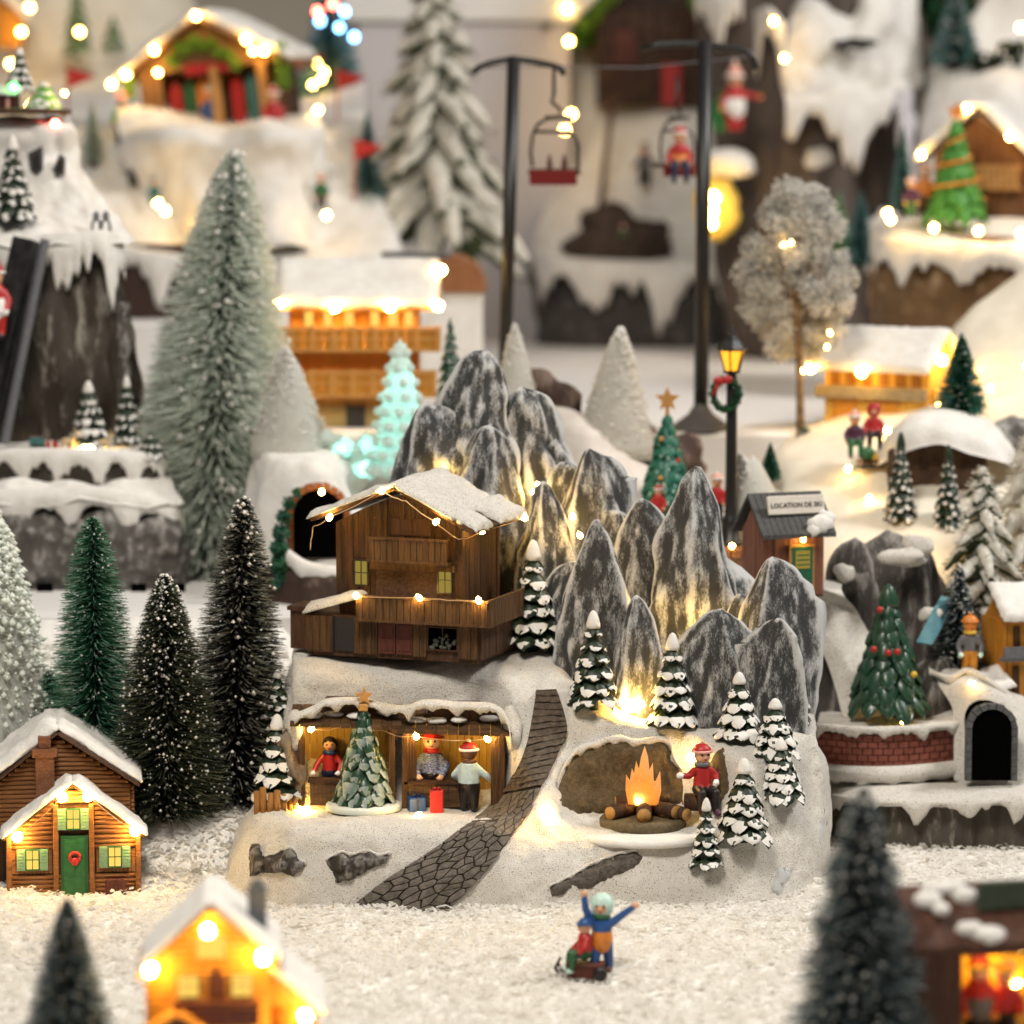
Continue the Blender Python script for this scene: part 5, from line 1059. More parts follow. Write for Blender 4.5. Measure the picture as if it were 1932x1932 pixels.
# ---------------------------------------------------------------- top left: ski hill
sh = thing('ski_hill', 'broad white ski hill with a brown rock foot carrying the ski shop', 'model hill', Nz(430, 9.0, T3))
surf(sh, 'snow_slope', [[Nz(x, y, T3) for x, y in ((330, 9.0), (480, 8.9), (620, 8.9), (740, 9.0), (770, 9.6))], [W(x, 510, y) for x, y in ((230, 9.1), (400, 8.95), (600, 8.95), (742, 9.05), (766, 9.6))], [W(x, 452, y) for x, y in ((150, 9.5), (330, 9.35), (560, 9.4), (735, 9.3), (750, 9.8))], [W(x, y2, y) for x, y2, y in ((100, 330, 9.6), (300, 400, 9.6), (520, 400, 9.7), (712, 380, 9.7), (730, 390, 10))], [W(x, y2, y) for x, y2, y in ((70, 250, 10.4), (250, 290, 9.9), (470, 300, 9.8), (640, 290, 10), (705, 290, 10.4))], [W(x, y2, y) for x, y2, y in ((70, 230, 10.8), (260, 252, 10.1), (470, 245, 9.95), (610, 240, 10.2), (690, 220, 10.8))], [W(x, y2, y) for x, y2, y in ((70, 205, 12), (260, 225, 12), (470, 215, 12), (590, 205, 12), (690, 180, 12))], [W(x, y2, y) for x, y2, y in ((70, 190, 14), (260, 190, 14), (470, 190, 14), (590, 185, 14), (690, 175, 14))], [Nz(x, 14.4, T3) for x in (70, 260, 470, 590, 690)]], SNOWC, nu=90, nv=80, amp=.05, sc=1.4)
surf(sh, 'snow_wall', [[W(x, 470, y) for x, y in ((330, 9.4), (400, 9.2), (460, 9.1), (560, 9.1), (622, 9.5))], [W(x, 392, y) for x, y in ((278, 9.6), (350, 9.4), (450, 9.28), (560, 9.3), (620, 9.7))], [W(x, 320, y) for x, y in ((238, 9.7), (330, 9.5), (450, 9.36), (556, 9.4), (614, 9.75))], [W(x, 255, y) for x, y in ((225, 9.7), (330, 9.45), (450, 9.4), (555, 9.4), (606, 9.8))], [W(x, 226, y) for x, y in ((225, 10.1), (330, 9.9), (450, 9.8), (550, 9.8), (590, 10.1))], [W(x, 210, y) for x, y in ((225, 11), (330, 11), (450, 11), (550, 11), (580, 11))]], SNOWC, nu=60, nv=40, amp=.16, sc=1.6)
surf(sh, 'rock_foot', [[Nz(x, y, T3) for x, y in ((150, 9.2), (240, 9.0), (330, 8.95), (400, 9.0))], [W(x, 545, y) for x, y in ((150, 9.2), (240, 9.0), (330, 8.93), (400, 9.0))], [W(x, 460, y) for x, y in ((130, 9.3), (240, 9.1), (330, 9.05), (400, 9.1))]], rockmat('maroon_rock', (.025, .012, .008), (.09, .05, .038), (.2, .14, .11), sc=.02, zst=.3, amt=.62), nu=60, nv=30, amp=.06, sc=3, zs=.3)
drape(sh, 'snow_lip', [W(120, 440, 9.2), W(230, 468, 9.02), W(330, 485, 8.92), W(440, 500, 8.9)], 20, 70, 16, SNOWC, seed=3, fr=.5)
shop = thing('ski_shop', 'brown wooden ski shop with coloured boards, red sign and green garlands on the ski hill', 'shop', W(405, 258, 10.0), rz=R(-10)); shop.rotation_euler = (0, R(-6), R(-10))
BRW = mat('shop_wood', (.20, .095, .035), (.28, .14, .05), sc=.06, st=(1, 1, .2), rough=.6, bump=.3)
MB().prism([(-130, 0), (130, 0), (130, 140), (0, 218), (-130, 140)], 70, 180).build('wall', WOODD, shop)
plank_wall(shop, -130, -92, 4, 0, 140, 0, 8, BRW); plank_wall(shop, -130, 130, 20, 128, lambda x: 216 - abs(x) * .58, -2, 8, BRW)
plank_wall(shop, 0, 70, 5, 0, 140, -130, 5, BRW, axis='y'); plank_wall(shop, 0, 70, 5, 0, 140, 134, 5, WOODD, axis='y')
for x in (14, 106): MB().bbox(x - 9, x + 9, -14, 4, -20, 132, 2).build('post', PINE, shop)
SKI = [('red', RED), ('green', DGREEN), ('orange', ORNG), ('red', RED), ('teal', TEAL)]
for k, x in enumerate((-76, -48, -22, 44, 74)): 
    b = MB(); b.prism([(x - 11, 4), (x + 11, 4), (x + 12, 96), (x, 112), (x - 12, 96)], 34, 40); o = b.build('ski_board', SKI[k][1], shop)
b = MB(); b.bbox(-40, 66, -12, -4, 118, 140, 2); so_ = b.build('sign', RED, shop)
for pp_, sdd in ((((-170, -34, 118), (0, -36, 222), (0, 190, 222), (-170, 190, 118)), 1), (((0, -36, 222), (168, -34, 120), (168, 190, 120), (0, 190, 222)), 2)):
    slab_roof(shop, 'roof', pp_, 8, BRW, rag=1, bulge=0); slab_roof(shop, 'roof_snow', [(p[0], p[1] + 4, p[2] + 10) for p in pp_], 16, SNOWC, rag=5, seed=sdd)
def leafy(root, name, cs, n, s, m, m2=None, spread=1.0, seed=0, two=.3):
    """leaf-sized faces spread through clumps (x,y,z,r)"""
    g = np.random.default_rng(seed + 1); V = []; mi = []
    cs = np.array(cs); w = cs[:, 3] ** 2; idx = g.choice(len(cs), n, p=w / w.sum())
    d = g.normal(size=(n, 3)); d /= np.linalg.norm(d, axis=1, keepdims=True); c = cs[idx, :3] + d * (cs[idx, 3] * g.random(n) ** .4 * spread)[:, None]
    a = g.normal(size=(n, 3)); a /= np.linalg.norm(a, axis=1, keepdims=True); b = np.cross(a, g.normal(size=(n, 3))); b /= np.linalg.norm(b, axis=1, keepdims=True)
    S = (s * g.uniform(.6, 1.3, n))[:, None]; k = np.cross(a, b) * S * .35
    V = np.stack([c - a * S, c - b * S * .6 + k, c + a * S, c + b * S * .6 + k], 1).reshape(-1, 3); F = np.arange(n * 4).reshape(n, 4)
    return link(name, np_mesh(name, V, F, [m, m2 or m], (g.random(n) < two).astype(int)), root)
GARL = mat('garland_green', (.13, .26, .02), (.22, .36, .04), sc=.2, rough=.6)
leafy(shop, 'garland', [(-60 + k * 15, -16, 150 + 24 * math.sin(k * .5) + 8 * (k % 2), 13) for k in range(9)], 900, 5, GARL)
leafy(shop, 'garland', [(150, -20, 150 - k * 16, 14) for k in range(5)], 500, 5, GARL, seed=3)
leafy(shop, 'garland', [(-150, -20, 118 - k * 12, 11) for k in range(3)], 260, 5, GARL, seed=4)
def HP(x, y, z): return shop.matrix_basis @ Vector((x, y, z))
lights('string of warm lights on the roof edge of the ski shop', [HP(-176, -44, 118), HP(-146, -44, 132), HP(-86, -44, 172), HP(2, -46, 226), HP(92, -44, 172), HP(124, -44, 148)], r=10, l=13, sag=2, m=BULBS)
lights('two warm lanterns under the eaves of the ski shop', [HP(-88, -30, 130), HP(100, -30, 150)], r=9, wire=False, m=BULBS)
person('person in blue clothes and cap standing inside the ski shop', HP(-10, 18, -2), 100, BLUE, BLUE, hat='beanie', hatm=PBLUE, detail=False)
person('person in a red jacket and blue trousers standing right of the ski shop posts', W(516, 262, 9.7), 96, RED, BLUE, hat='beanie', hatm=RED, detail=False, hand=PINK)
def flag(X, Yb, Yt, y, label):
    f = thing('pennant_flag', label, 'flag', W(X, Yb, y), group='red pennants on the ski hill'); h = Yb - Yt
    MB().tube([(0, 0, -6), (0, 0, h)], 2.6, 6).build('pole', mat('flag_pole', (.55, .22, .14), rough=.5), f); b = MB(); b.prism([(0, h), (58, h - 16), (0, h - 40)], -1.2, 1.2); b.build('pennant', mat('flag_red', (.50, .03, .02), rough=.6), f)
flag(128, 262, 128, 10.6, 'red pennant at the left edge of the ski hill'); flag(556, 205, 92, 11.5, 'red pennant right of the ski shop roof'); flag(636, 262, 132, 10.6, 'highest red pennant at the right of the ski hill'); flag(668, 372, 262, 9.7, 'lowest red pennant on the right ramp of the ski hill')
person('person in a green jacket and red hat on the slope left of the ski shop', W(232, 272, 10.0), 96, LGREEN, GREYP, hat='beanie', hatm=RED, detail=False, group='figures on the ski hill')
person('skier in a blue jacket leaning on the slope below the ski shop', W(252, 352, 9.7), 70, BLUE, DK, hat='beanie', hatm=TEAL, detail=False, group='figures on the ski hill', arms={'L': [(-.22, 0, .6), (-.32, -.05, .68)], 'R': [(.22, 0, .6), (.34, -.05, .72)]})
person('small figure in teal sitting low on the ski slope', W(292, 388, 9.55), 52, TEAL, TEAL, hat='beanie', hatm=TEAL, detail=False, group='figures on the ski hill', legs='sit')
person('skier in a green jacket, red hat and black trousers on the right of the slope', W(606, 398, 9.45), 72, DGREEN, DK, hat='beanie', hatm=PINK, detail=False, group='figures on the ski hill', legs='walk', fat=1.2)
bottle_tree('slim grey-green bottle brush tree on the left of the ski hill', W(176, 305, 9.9), 112, 44, BR_S, n=900, specks=80, ps=5, bw=2.4)
bottle_tree('dark teal bottle brush tree on the right ramp of the ski hill', W(694, 400, 9.8), 190, 64, BR_T, n=1400, specks=60, ps=5, bw=2.4)
lights('warm lights sunk in the ski slope', [W(298, 384, 9.15), W(312, 398, 9.1), W(616, 406, 9.05), W(600, 208, 9.9)], r=10, l=12, wire=False, m=BULBS)
h2 = thing('snow_hill', 'tall warm-lit snowy hill behind the ski shop in the top left corner', 'model hill', Nz(150, 14.5, T2))
surf(h2, 'snow_slope', [[Nz(x, 14.6, T2) for x in (-140, 60, 220, 360, 460)], [W(x, 260, y) for x, y in ((-140, 14.6), (60, 14.5), (220, 14.5), (360, 14.6), (440, 15.2))], [W(x, 100, y) for x, y in ((-140, 14.8), (60, 14.7), (200, 14.7), (320, 14.9), (400, 15.4))], [W(x, -60, y) for x, y in ((-140, 15.2), (60, 15), (160, 15), (270, 15.2), (340, 15.8))], [W(x, -240, y) for x, y in ((-140, 16), (20, 16), (100, 16), (180, 16), (240, 16.4))], [Nz(x, 17.5, T2) for x in (-140, 20, 100, 180, 240)]], mat('lamplit_snow', (.80, .74, .62), (.74, .68, .56), sc=.02, rough=.8), nu=50, nv=60, amp=.15, sc=.8)  # cream tint puts the warm lamplight into the snow colour
resin_tree('green hanging fir high on the hill in the top left corner', W(146, 108, 14.3), 150, 60, tiers=6, cover=.25, green=mat('leaf_green', (.06, .13, .035), (.1, .2, .06), sc=.2))
resin_tree('small round green bush on the hill right of the top left fir', W(214, 98, 14.3), 70, 52, tiers=4, cover=.3, green=MATS['leaf_green'], top=False)
hh = thing('small_chalet', 'brown corner of a little lit chalet in the extreme top left', 'house', W(-10, 60, 14.1)); MB().prism([(-60, -30), (48, -30), (48, 30), (-6, 80), (-60, 30)], 0, 60).build('wall', ORANGE, hh); slab_roof(hh, 'roof_snow', ((-6, -10, 84), (62, -10, 24), (62, 64, 24), (-6, 64, 84)), 10, SNOWC)
lights('warm light beside the little chalet in the top left corner', [W(56, 14, 13.9), W(40, 60, 14.0), W(150, 60, 13.95), W(60, 200, 13.9), W(20, 120, 14.0)], r=9, wire=False, m=BULBS)
bottle_tree('teal tinsel tree with blue and pink lights behind the ski hill', W(622, 200, 13), 260, 120, BR_T, n=2600, specks=100, ps=6, bw=3)
for m_, nm, pts in ((BULBB, 'blue', ((604, 40), (650, 22), (640, 52), (668, 70))), (BULBR, 'pink', ((600, 22), (628, 8))), (BULBS, 'yellow', ((598, 120), (606, 150), (590, 160), (612, 136)))):
    lights(f'cluster of {nm} lights on the teal tinsel tree', [W(x, y_, 12.75) for x, y_ in pts], r=6, wire=False, m=m_)
# ---------------------------------------------------------------- centre back
def draped_fir(label, p, h, w, crown0, n, th, green, snow, trunkm, seed=0, group=None, tw=16, lift=.10):
    """flocked fir: a trunk and drooping limbs, each limb a lumpy tapering bough white above and green below"""
    root = thing('flocked_fir_tree', label, 'tree', p, group=group); rr = random.Random(seed)
    MB().tube([(0, 0, -2), (0, 0, h * .5), (0, 0, h * .98)], [tw, tw * .7, tw * .2], 10).build('trunk', trunkm, root, True)
    for k in range(n):
        t = (k + .5) / n; z = h * (crown0 + (1 - crown0) * t ** .92); L = w / 2 * ((1 - t) ** .85 * .98 + .10) * rr.uniform(.85, 1.12); a = k * 2.399 + rr.uniform(-.3, .3)
        dr = rr.uniform(.55, .9); pts = []; rs = []
        for j in range(8):
            q = j / 7; pts.append(Vector((math.cos(a) * L * q, math.sin(a) * L * q, z + lift * L * math.sin(q * 2) - dr * L * q ** 1.5 + rr.uniform(-1, 1) * th * .12))); rs.append(th * (.55 + .6 * math.sin(math.pi * min(1, .15 + q * .85)) * rr.uniform(.75, 1.2)) * (1 - .35 * q) * (.7 + .5 * (1 - t)))
        mb = MB(); mb.tube(pts, rs, 9)
        mb.v = [tuple(Vector(v) * 1 + Vector((0, 0, th * .35 * noise.noise(Vector(v) * (1.2 / th))))) for v in mb.v]
        mb.m = []
        for f in mb.f:
            c = sum((Vector(mb.v[i]) for i in f), Vector()) / len(f); q = min(7, max(0, int(round(math.hypot(c.x, c.y) / L * 7)))); mb.m.append(1 if c.z > pts[q].z + rs[q] * .12 + rs[q] * .5 * noise.noise(c * .13) else 0)
        me = bpy.data.meshes.new('bough'); me.from_pydata(mb.v, [], mb.f); me.materials.append(green); me.materials.append(snow); me.polygons.foreach_set('material_index', mb.m); me.polygons.foreach_set('use_smooth', [True] * len(mb.f)); link('bough', me, root)
        # needles poking out of the bough
        g = np.random.default_rng(seed * 100 + k); m_ = 70; qi = g.integers(1, 8, m_); P = np.array([list(q) for q in pts])[qi]; R_ = np.array(rs)[qi]; d = g.normal(size=(m_, 3)); d /= np.linalg.norm(d, axis=1, keepdims=True)
        o = P + d * (R_ * .8)[:, None]; e = P + d * (R_ * 1.75)[:, None] + np.array([math.cos(a), math.sin(a), -.3]) * th * .4; s_ = np.cross(d, g.normal(size=(m_, 3))); s_ /= np.linalg.norm(s_, axis=1, keepdims=True); s_ *= th * .07
        V = np.stack([o - s_, o + s_, e + s_ * .5, e - s_ * .5], 1).reshape(-1, 3)
        link('needles', np_mesh('needles', V, np.arange(m_ * 4).reshape(m_, 4), [green, snow], (d[:, 2] > -.1).astype(int)), root)['kind'] = 'stuff'
    return root
FG = mat('fir_needle_green', (.035, .05, .018), (.07, .09, .035), sc=.1, rough=.8); FS = mat('fir_flock', (.70, .67, .60), (.52, .50, .43), sc=.08, rough=.9)
draped_fir('tall snow-flocked fir with drooping boughs and dark red trunk behind the amber chalet', TB(820, 10, T2), 742, 330, .37, 62, 23, FG, FS, mat('dark_red_bark', (.05, .014, .010), (.09, .03, .02), sc=.06, st=(1, 1, .3)), seed=3, tw=24)
oc = thing('amber_chalet', 'three-storey amber chalet with two balconies and a row of eave lights', 'house', TB(672, 5.4, T2)); oz = scr(oc.location)[1]
def zo(Y): return oz - Y
AMB = mat('amber_plank', (.46, .20, .035), (.54, .26, .05), sc=.05, st=(1, 1, .15), rough=.55, bump=.3); AMBR = mat('amber_rail', (.52, .25, .07), (.60, .30, .09), sc=.1, rough=.5)
MB().prismx([(2, 0), (160, 0), (160, zo(580)), (80, zo(505)), (2, zo(575))], -126, 118).build('wall', AMB, oc)
plank_wall(oc, -126, 118, 22, zo(768), zo(578), 0, 5, AMB)
MB().box(-128, 120, -4, 1, -4, zo(766)).build('ground_floor', mat('ochre_plaster', (.36, .26, .10), (.42, .30, .12), sc=.05, rough=.8), oc)
MB().box(-14, 13, -7, -4, 0, zo(765)).box(-18, -14, -8, -3, 0, zo(761)).box(13, 17, -8, -3, 0, zo(761)).build('door', mat('grey_door', (.045, .04, .035), rough=.5), oc)
for (ya, yb, x0, x1) in ((618, 655, -160, 160), (700, 741, -160, 152)):
    b = MB(); b.box(x0, x1, -44, 2, zo(yb) - 6, zo(yb)); bo = b.build('balcony_floor', AMBR, oc)
    b = MB(); b.box(x0, x1, -46, -41, zo(ya) - 3, zo(ya) + 3); b.box(x0, x1, -45, -42, zo((ya + yb) / 2) - 2, zo((ya + yb) / 2) + 2)
    for k in range(9): x = x0 + 4 + (x1 - x0 - 8) * k / 8; b.box(x - 3, x + 3, -47, -40, zo(yb), zo(ya) + 6)
    b.build('railing', AMBR, oc)
    for k in range(16): x = x0 + 6 + (x1 - x0 - 12) * k / 16; MB().box(x, x + (x1 - x0 - 12) / 16 - 2, -43, -40, zo(yb), zo(ya) - 3).build('plank', ORANGE, oc)
    for xa in (x0, x1 - 34): MB().box(xa, xa + 34, -40, 30, zo(yb), zo(ya)).build('balcony_end', ORANGE, oc)
for x in (-96, -60, -20, 28, 62, 92): MB().box(x, x + 16, -3, -.5, zo(615), zo(588)).build('window_pane', PANE, oc)
slab_roof(oc, 'roof', ((-150, -36, zo(583)), (156, -36, zo(583)), (156, 82, zo(503)), (-150, 82, zo(503))), 7, AMB, rag=1, bulge=0)
slab_roof(oc, 'roof', ((-150, 200, zo(583)), (156, 200, zo(583)), (156, 82, zo(503)), (-150, 82, zo(503))), 7, AMB, rag=1, bulge=0)
slab_roof(oc, 'roof_snow', ((-152, -38, zo(577)), (158, -38, zo(577)), (158, 84, zo(494)), (-152, 84, zo(494))), 11, SNOWC, rag=2, bulge=2)
slab_roof(oc, 'roof_snow', ((-152, 204, zo(577)), (158, 204, zo(577)), (158, 82, zo(494)), (-152, 82, zo(494))), 11, SNOWC, rag=2, bulge=2)
def OP(x, y, z): return oc.matrix_basis @ Vector((x, y, z))
lights('row of warm lights along the eaves of the amber chalet', [OP(-142, -46, zo(572)), OP(-36, -48, zo(578)), OP(66, -48, zo(576)), OP(156, -44, zo(574)), OP(160, 40, zo(512))], r=9, l=9, sag=1)
lights('hidden warm bulbs added behind the balconies to brighten the amber chalet', [OP(x, -14, zo(650)) for x in (-110, -50, 10, 70, 108)] + [OP(x, -14, zo(735)) for x in (-110, -50, 30, 100)] + [OP(-96, -14, zo(790))], r=3.5, wire=False, m=BULBS)  # bulbs put in out of sight so the balconies look strongly lit
bn = thing('round_roofed_barn', 'barn with a half-round brown roof and white body behind the amber chalet', 'barn', TB(850, 7.6, T2)); bz = scr(bn.location)[1]
BRN = mat('barn_brown', (.26, .10, .04), (.32, .14, .06), sc=.03, rough=.5)
MB().prism([(2 + 66 * math.cos(a), bz - 552 + 68 * math.sin(a)) for a in [math.pi * k / 20 for k in range(21)]], 0, 170).build('roof', BRN, bn)
MB().prism([(-60, 0), (60, 0), (60, bz - 553), (-60, bz - 553)], 8, 160).build('wall', SNOWC, bn)
MB().prism([(-130, bz - 486), (0, bz - 486), (0, bz - 480), (-130, bz - 478)], -4, 100).build('ridge', GREYP, bn)
# ice village mound with tunnel
tm = thing('tunnel_mound', 'snowy mound with a brick-rimmed tunnel, ice blocks and white trees on top', 'model mound', TB(590, 3.3, T1))
xs_ = (452, 480, 530, 590, 650, 690, 705)
surf(tm, 'snow_mound', [[Nz(x, y, T1) for x, y in zip((440, 480, 530, 590, 650, 700, 720), (3.8, 3.45, 3.3, 3.25, 3.25, 3.4, 3.8))], [W(x, 1020, y) for x, y in zip((446, 482, 530, 590, 650, 700, 715), (3.85, 3.5, 3.36, 3.32, 3.32, 3.5, 3.9))], [W(x, Y, y) for x, Y, y in ((462, 930, 3.95), (490, 935, 3.62), (535, 930, 3.5), (590, 915, 3.45), (640, 930, 3.45), (668, 950, 3.6), (690, 960, 3.95))], [W(x, Y, y) for x, Y, y in ((472, 860, 4.1), (495, 852, 3.85), (535, 862, 3.7), (590, 868, 3.65), (634, 882, 3.65), (655, 905, 3.75), (680, 930, 4.1))], [W(x, Y, y) for x, Y, y in ((480, 835, 4.4), (497, 828, 4.3), (535, 838, 4.3), (590, 850, 4.3), (640, 865, 4.3), (700, 880, 4.3), (740, 890, 4.4))], [Nz(x, 4.8, T1) for x in xs_]], SNOWC, nu=70, nv=60, amp=.03, sc=3)
tz = scr(tm.location)[1]
def arch(root, X, Yb, Yt, w, y, rim, rm, hm, name='tunnel', deep=60, stones=11):
    c = local(root, W(X, Yb, y)); H = (Yb - Yt); r = w / 2; pr = [(c.x - r, c.z), (c.x + r, c.z)] + [(c.x + r * math.cos(a), c.z + H - r + r * math.sin(a)) for a in [math.pi * k / 14 for k in range(15)]]
    o = MB().prism(pr, c.y - 4, c.y + deep).build(name, hm, root)
    for k in range(stones):
        a0, a1 = math.pi * k / stones + .02, math.pi * (k + 1) / stones - .02; q = []
        for a, rr_ in ((a0, r), (a1, r), (a1, r + rim * rnd.uniform(.85, 1.1)), (a0, r + rim * rnd.uniform(.85, 1.1))): q.append((c.x + rr_ * math.cos(a), c.z + H - r + rr_ * math.sin(a)))
        MB().prism(q, c.y - 12, c.y + 10).build('arch_stone', rm, o)
    n = max(2, int((H - r) / (rim * 1.2)))
    for s_ in (-1, 1):
        for k in range(n): z0 = c.z + (H - r) * k / n; MB().box(c.x + s_ * r - (rim if s_ < 0 else 0), c.x + s_ * r + (rim if s_ > 0 else 0), c.y - 12, c.y + 10, z0 + .5, z0 + (H - r) / n - .5).build('arch_stone', rm, o)
    return o
arch(tm, 602, 1052, 922, 96, 3.28, 13, mat('orange_brick', (.34, .12, .04), (.24, .08, .03), sc=.1, rough=.6), PITCHK)
drape(tm, 'snow_lip', [W(540, 1038, 3.14), W(575, 1062, 3.08), W(620, 1072, 3.05), W(690, 1076, 3.06)], 24, 14, 14, SNOWC, seed=4, n=40)
surf(tm, 'rock_foot', [[Nz(x, y, T1) for x, y in ((500, 3.2), (560, 3.02), (620, 2.98), (700, 3.0))], [W(x, 1095, y) for x, y in ((500, 3.22), (560, 3.04), (620, 3.0), (700, 3.02))], [W(x, Y, y) for x, Y, y in ((500, 1070, 3.3), (560, 1066, 3.12), (620, 1074, 3.1), (700, 1078, 3.1))]], MATS['maroon_rock'], nu=40, nv=14, amp=.04, sc=5)
lights('warm lamp hanging in the mouth of the brick-rimmed tunnel', [W(607, 928, 3.1)], r=8, l=13, wire=False, m=BULBS)
leafy(tm, 'ivy', [tuple(local(tm, W(x, y_, 3.12))) + (r_,) for x, y_, r_ in ((545, 950, 13), (535, 975, 15), (530, 1005, 17), (527, 1035, 18), (526, 1065, 18), (528, 1095, 16), (560, 930, 9))], 1800, 4.5, DGREEN, TEAL, seed=5)
ICE = mat('clear_ice', (.80, .95, .93), rough=.2, spec=.7); translucent(ICE, .6)
def ice_tree(label, p, h, w):
    t = thing('ice_tree', label, 'tree', p); pr = []; n = 9
    for k in range(n):
        q = k / n; r = w / 2 * (1 - q) ** .8 + 5; z = h * q; pr += [(r * 1.0, z + 2), (r * 1.04, z + h / n * .35), (r * .74, z + h / n * .92)]
    pr += [(4, h * 1.0), (1, h * 1.03)]; MB().lathe(pr, 18).build('crown', ICE, t, True)
    for k in range(n):
        q = k / n; r = w / 2 * (1 - q) ** .8 + 5; c = max(5, int(r * .22)); b = MB()
        for j in range(c): a = 2 * math.pi * j / c + k; b.ell((r * math.cos(a), r * math.sin(a), h * q + h / n * .28), (7 + r * .06,) * 3, 8, 6)
        o = b.build('ice_beads', ICE, t, True); o['kind'] = 'stuff'
    return t
it = ice_tree('glowing turquoise ice tree behind the brown chalet', W(756, 892, 3.95), 246, 118)
lights('turquoise lights inside and under the ice tree', [W(738, 872, 3.95), W(776, 866, 3.95), W(756, 800, 3.95), W(757, 720, 3.95), W(757, 760, 3.95), W(702, 846, 3.92), W(640, 872, 3.92), W(690, 884, 3.92), W(722, 870, 3.92), W(650, 848, 3.92), W(757, 840, 3.95)], r=4, wire=False, m=BULBC)
for k, (X, Y, r_) in enumerate(((600, 838, 20), (622, 826, 22), (650, 848, 24), (676, 856, 22), (702, 846, 26), (640, 872, 22), (690, 884, 22), (722, 870, 24), (800, 800, 26), (612, 862, 18), (740, 892, 20))):
    if k == 0: ir = thing('ice_ridge', 'ridge of turquoise lit ice lumps between the white tree and the ice tree', 'ice ridge', W(660, 870, 3.92))
    MB().ell(tuple(local(ir, W(X, Y, 3.92))), (r_, r_ * .8, r_ * .8), 10, 7, jit=.8, sc=.06).build('ice_block', ICE, ir, True)
[translucent(m_, .62) for m_ in BR_W + BR_C]
bottle_tree('white flocked tree at the left of the turquoise ice', W(550, 862, 4.0), 208, 128, BR_W, n=3200, frost=.6, specks=1500, ps=8, exp=.72, bw=3.2, smin=.8, lean=-12, base=False, flock=True)
bottle_tree('slim cream flocked tree right behind the highest grey peak', W(975, 780, 4.2), 168, 76, BR_C, n=2200, frost=.6, specks=700, ps=8, exp=.75, bw=3, smin=.8, base=False, flock=True, lean=-4)
bottle_tree('tall cream flocked tree behind the middle grey peaks', W(1158, 866, 4.1), 248, 128, BR_C, n=3400, frost=.6, specks=1500, ps=9, exp=.72, bw=3.2, smin=.8, base=False, flock=True, lean=12)
bottle_tree('leaning white flocked tree left of the hire booth', W(1432, 968, 3.5), 112, 96, BR_W, n=2200, frost=.6, specks=700, ps=9, exp=.9, bw=3.2, smin=.8, base=False, flock=True, lean=-36)
resin_tree('small dark green fir between the amber chalet and the highest grey peak', W(850, 800, 4.3), 206, 66, tiers=9, cover=.25, green=GREEN, top=False)
# mound behind the peaks
cm = thing('snow_mound', 'pale snowy mound with brown rocks behind the middle grey peaks', 'model mound', TB(1180, 3.7, T1))
surf(cm, 'snow', [[Nz(x, y, T1) for x, y in ((960, 4.0), (1060, 3.5), (1180, 3.4), (1300, 3.4), (1420, 3.5), (1470, 4.0))], [W(x, 1010, y) for x, y in ((960, 4.05), (1060, 3.6), (1180, 3.5), (1300, 3.5), (1420, 3.6), (1470, 4.05))], [W(x, Y, y) for x, Y, y in ((970, 900, 4.1), (1070, 880, 3.8), (1180, 890, 3.75), (1300, 945, 3.8), (1400, 965, 3.9), (1450, 980, 4.2))], [W(x, Y, y) for x, Y, y in ((980, 790, 4.4), (1070, 780, 4.15), (1160, 850, 4.1), (1290, 915, 4.1), (1390, 945, 4.2), (1440, 960, 4.4))], [Nz(x, 4.9, T1) for x in (980, 1070, 1180, 1290, 1390, 1440)]], mat('pinkish_snow', (.72, .66, .60), (.64, .57, .52), sc=.03, rough=.8), nu=60, nv=50, amp=.04, sc=3)
for X, Y, r_ in ((1040, 790, (64, 40, 84)), (1215, 880, (40, 30, 76)), (1290, 880, (42, 30, 64)), (1400, 1010, (20, 20, 20))): 
    c = local(cm, W(X, Y, 4.25)); MB().ell(tuple(c), r_, 18, 12, jit=.5, sc=.03).build('rock', MATS['maroon_rock'], cm, True)
stt = resin_tree('green Christmas tree with a gold star behind the middle peaks', W(1258, 975, 3.55), 206, 112, tiers=9, cover=.12, green=paint('xmas_green', (.012, .12, .075)), snow=MINT, top=False, pitch=(34, 50)); b = MB(); b.tube([(0, 0, 188), (0, 0, 214)], 4, 6); b.build('star_foot', GOLD, stt); b = MB(); star_mb(b, (0, -2, 222), 24, 4); b.build('star', GOLD, stt)
for k, (x, y_, z) in enumerate(((-12, -26, 150), (20, -36, 110), (-14, -44, 78))): MB().ell((x, y_, z), 5, 8, 6).build('bauble', RED if k == 1 else GOLD, stt, True)
person('person in a dark coat and pink cap behind the middle grey peaks', W(1168, 986, 3.4), 80, BROWN, DK, hat='beanie', hatm=PINK, detail=False); person('person with a red and white hat at the foot of the star tree', W(1242, 985, 3.38), 70, RED, RED, hat='beanie', hatm=RED, detail=False, fat=1.3); person('person in a pink hat left of the street lamp', W(1352, 985, 3.38), 92, RED, DK, hat='beanie', hatm=PINK, detail=False); person('child in blue right of the street lamp', W(1404, 952, 3.6), 60, BLUE, NAVY, hat='beanie', hatm=BLUE, detail=False)
lights('warm light beside the person behind the middle peaks', [W(1158, 902, 3.32), W(1381, 1030, 3.2)], r=8, wire=False, m=BULBS)
pd = thing('brick_pedestal', 'brown brick pedestal under the street lamp', 'pedestal', TB(1378, 3.3, T1)); pz = scr(pd.location)[1]
for r_ in range(8):
    for c in range(4): x = -42 + c * 21 + (10 if r_ % 2 else 0); MB().bbox(x, x + 19.5, -20, 20, r_ * 13, r_ * 13 + 12, 1).build('brick', mat('brown_brick', (.12, .06, .035), (.18, .09, .05), sc=.1, rough=.7), pd)
la = thing('street_lamp', 'black street lamp with an amber lantern and a wreath with a red bow', 'street lamp', pd.matrix_basis @ Vector((0, 0, 102))); lz = scr(la.location)[1]
def zl(Y): return lz - Y
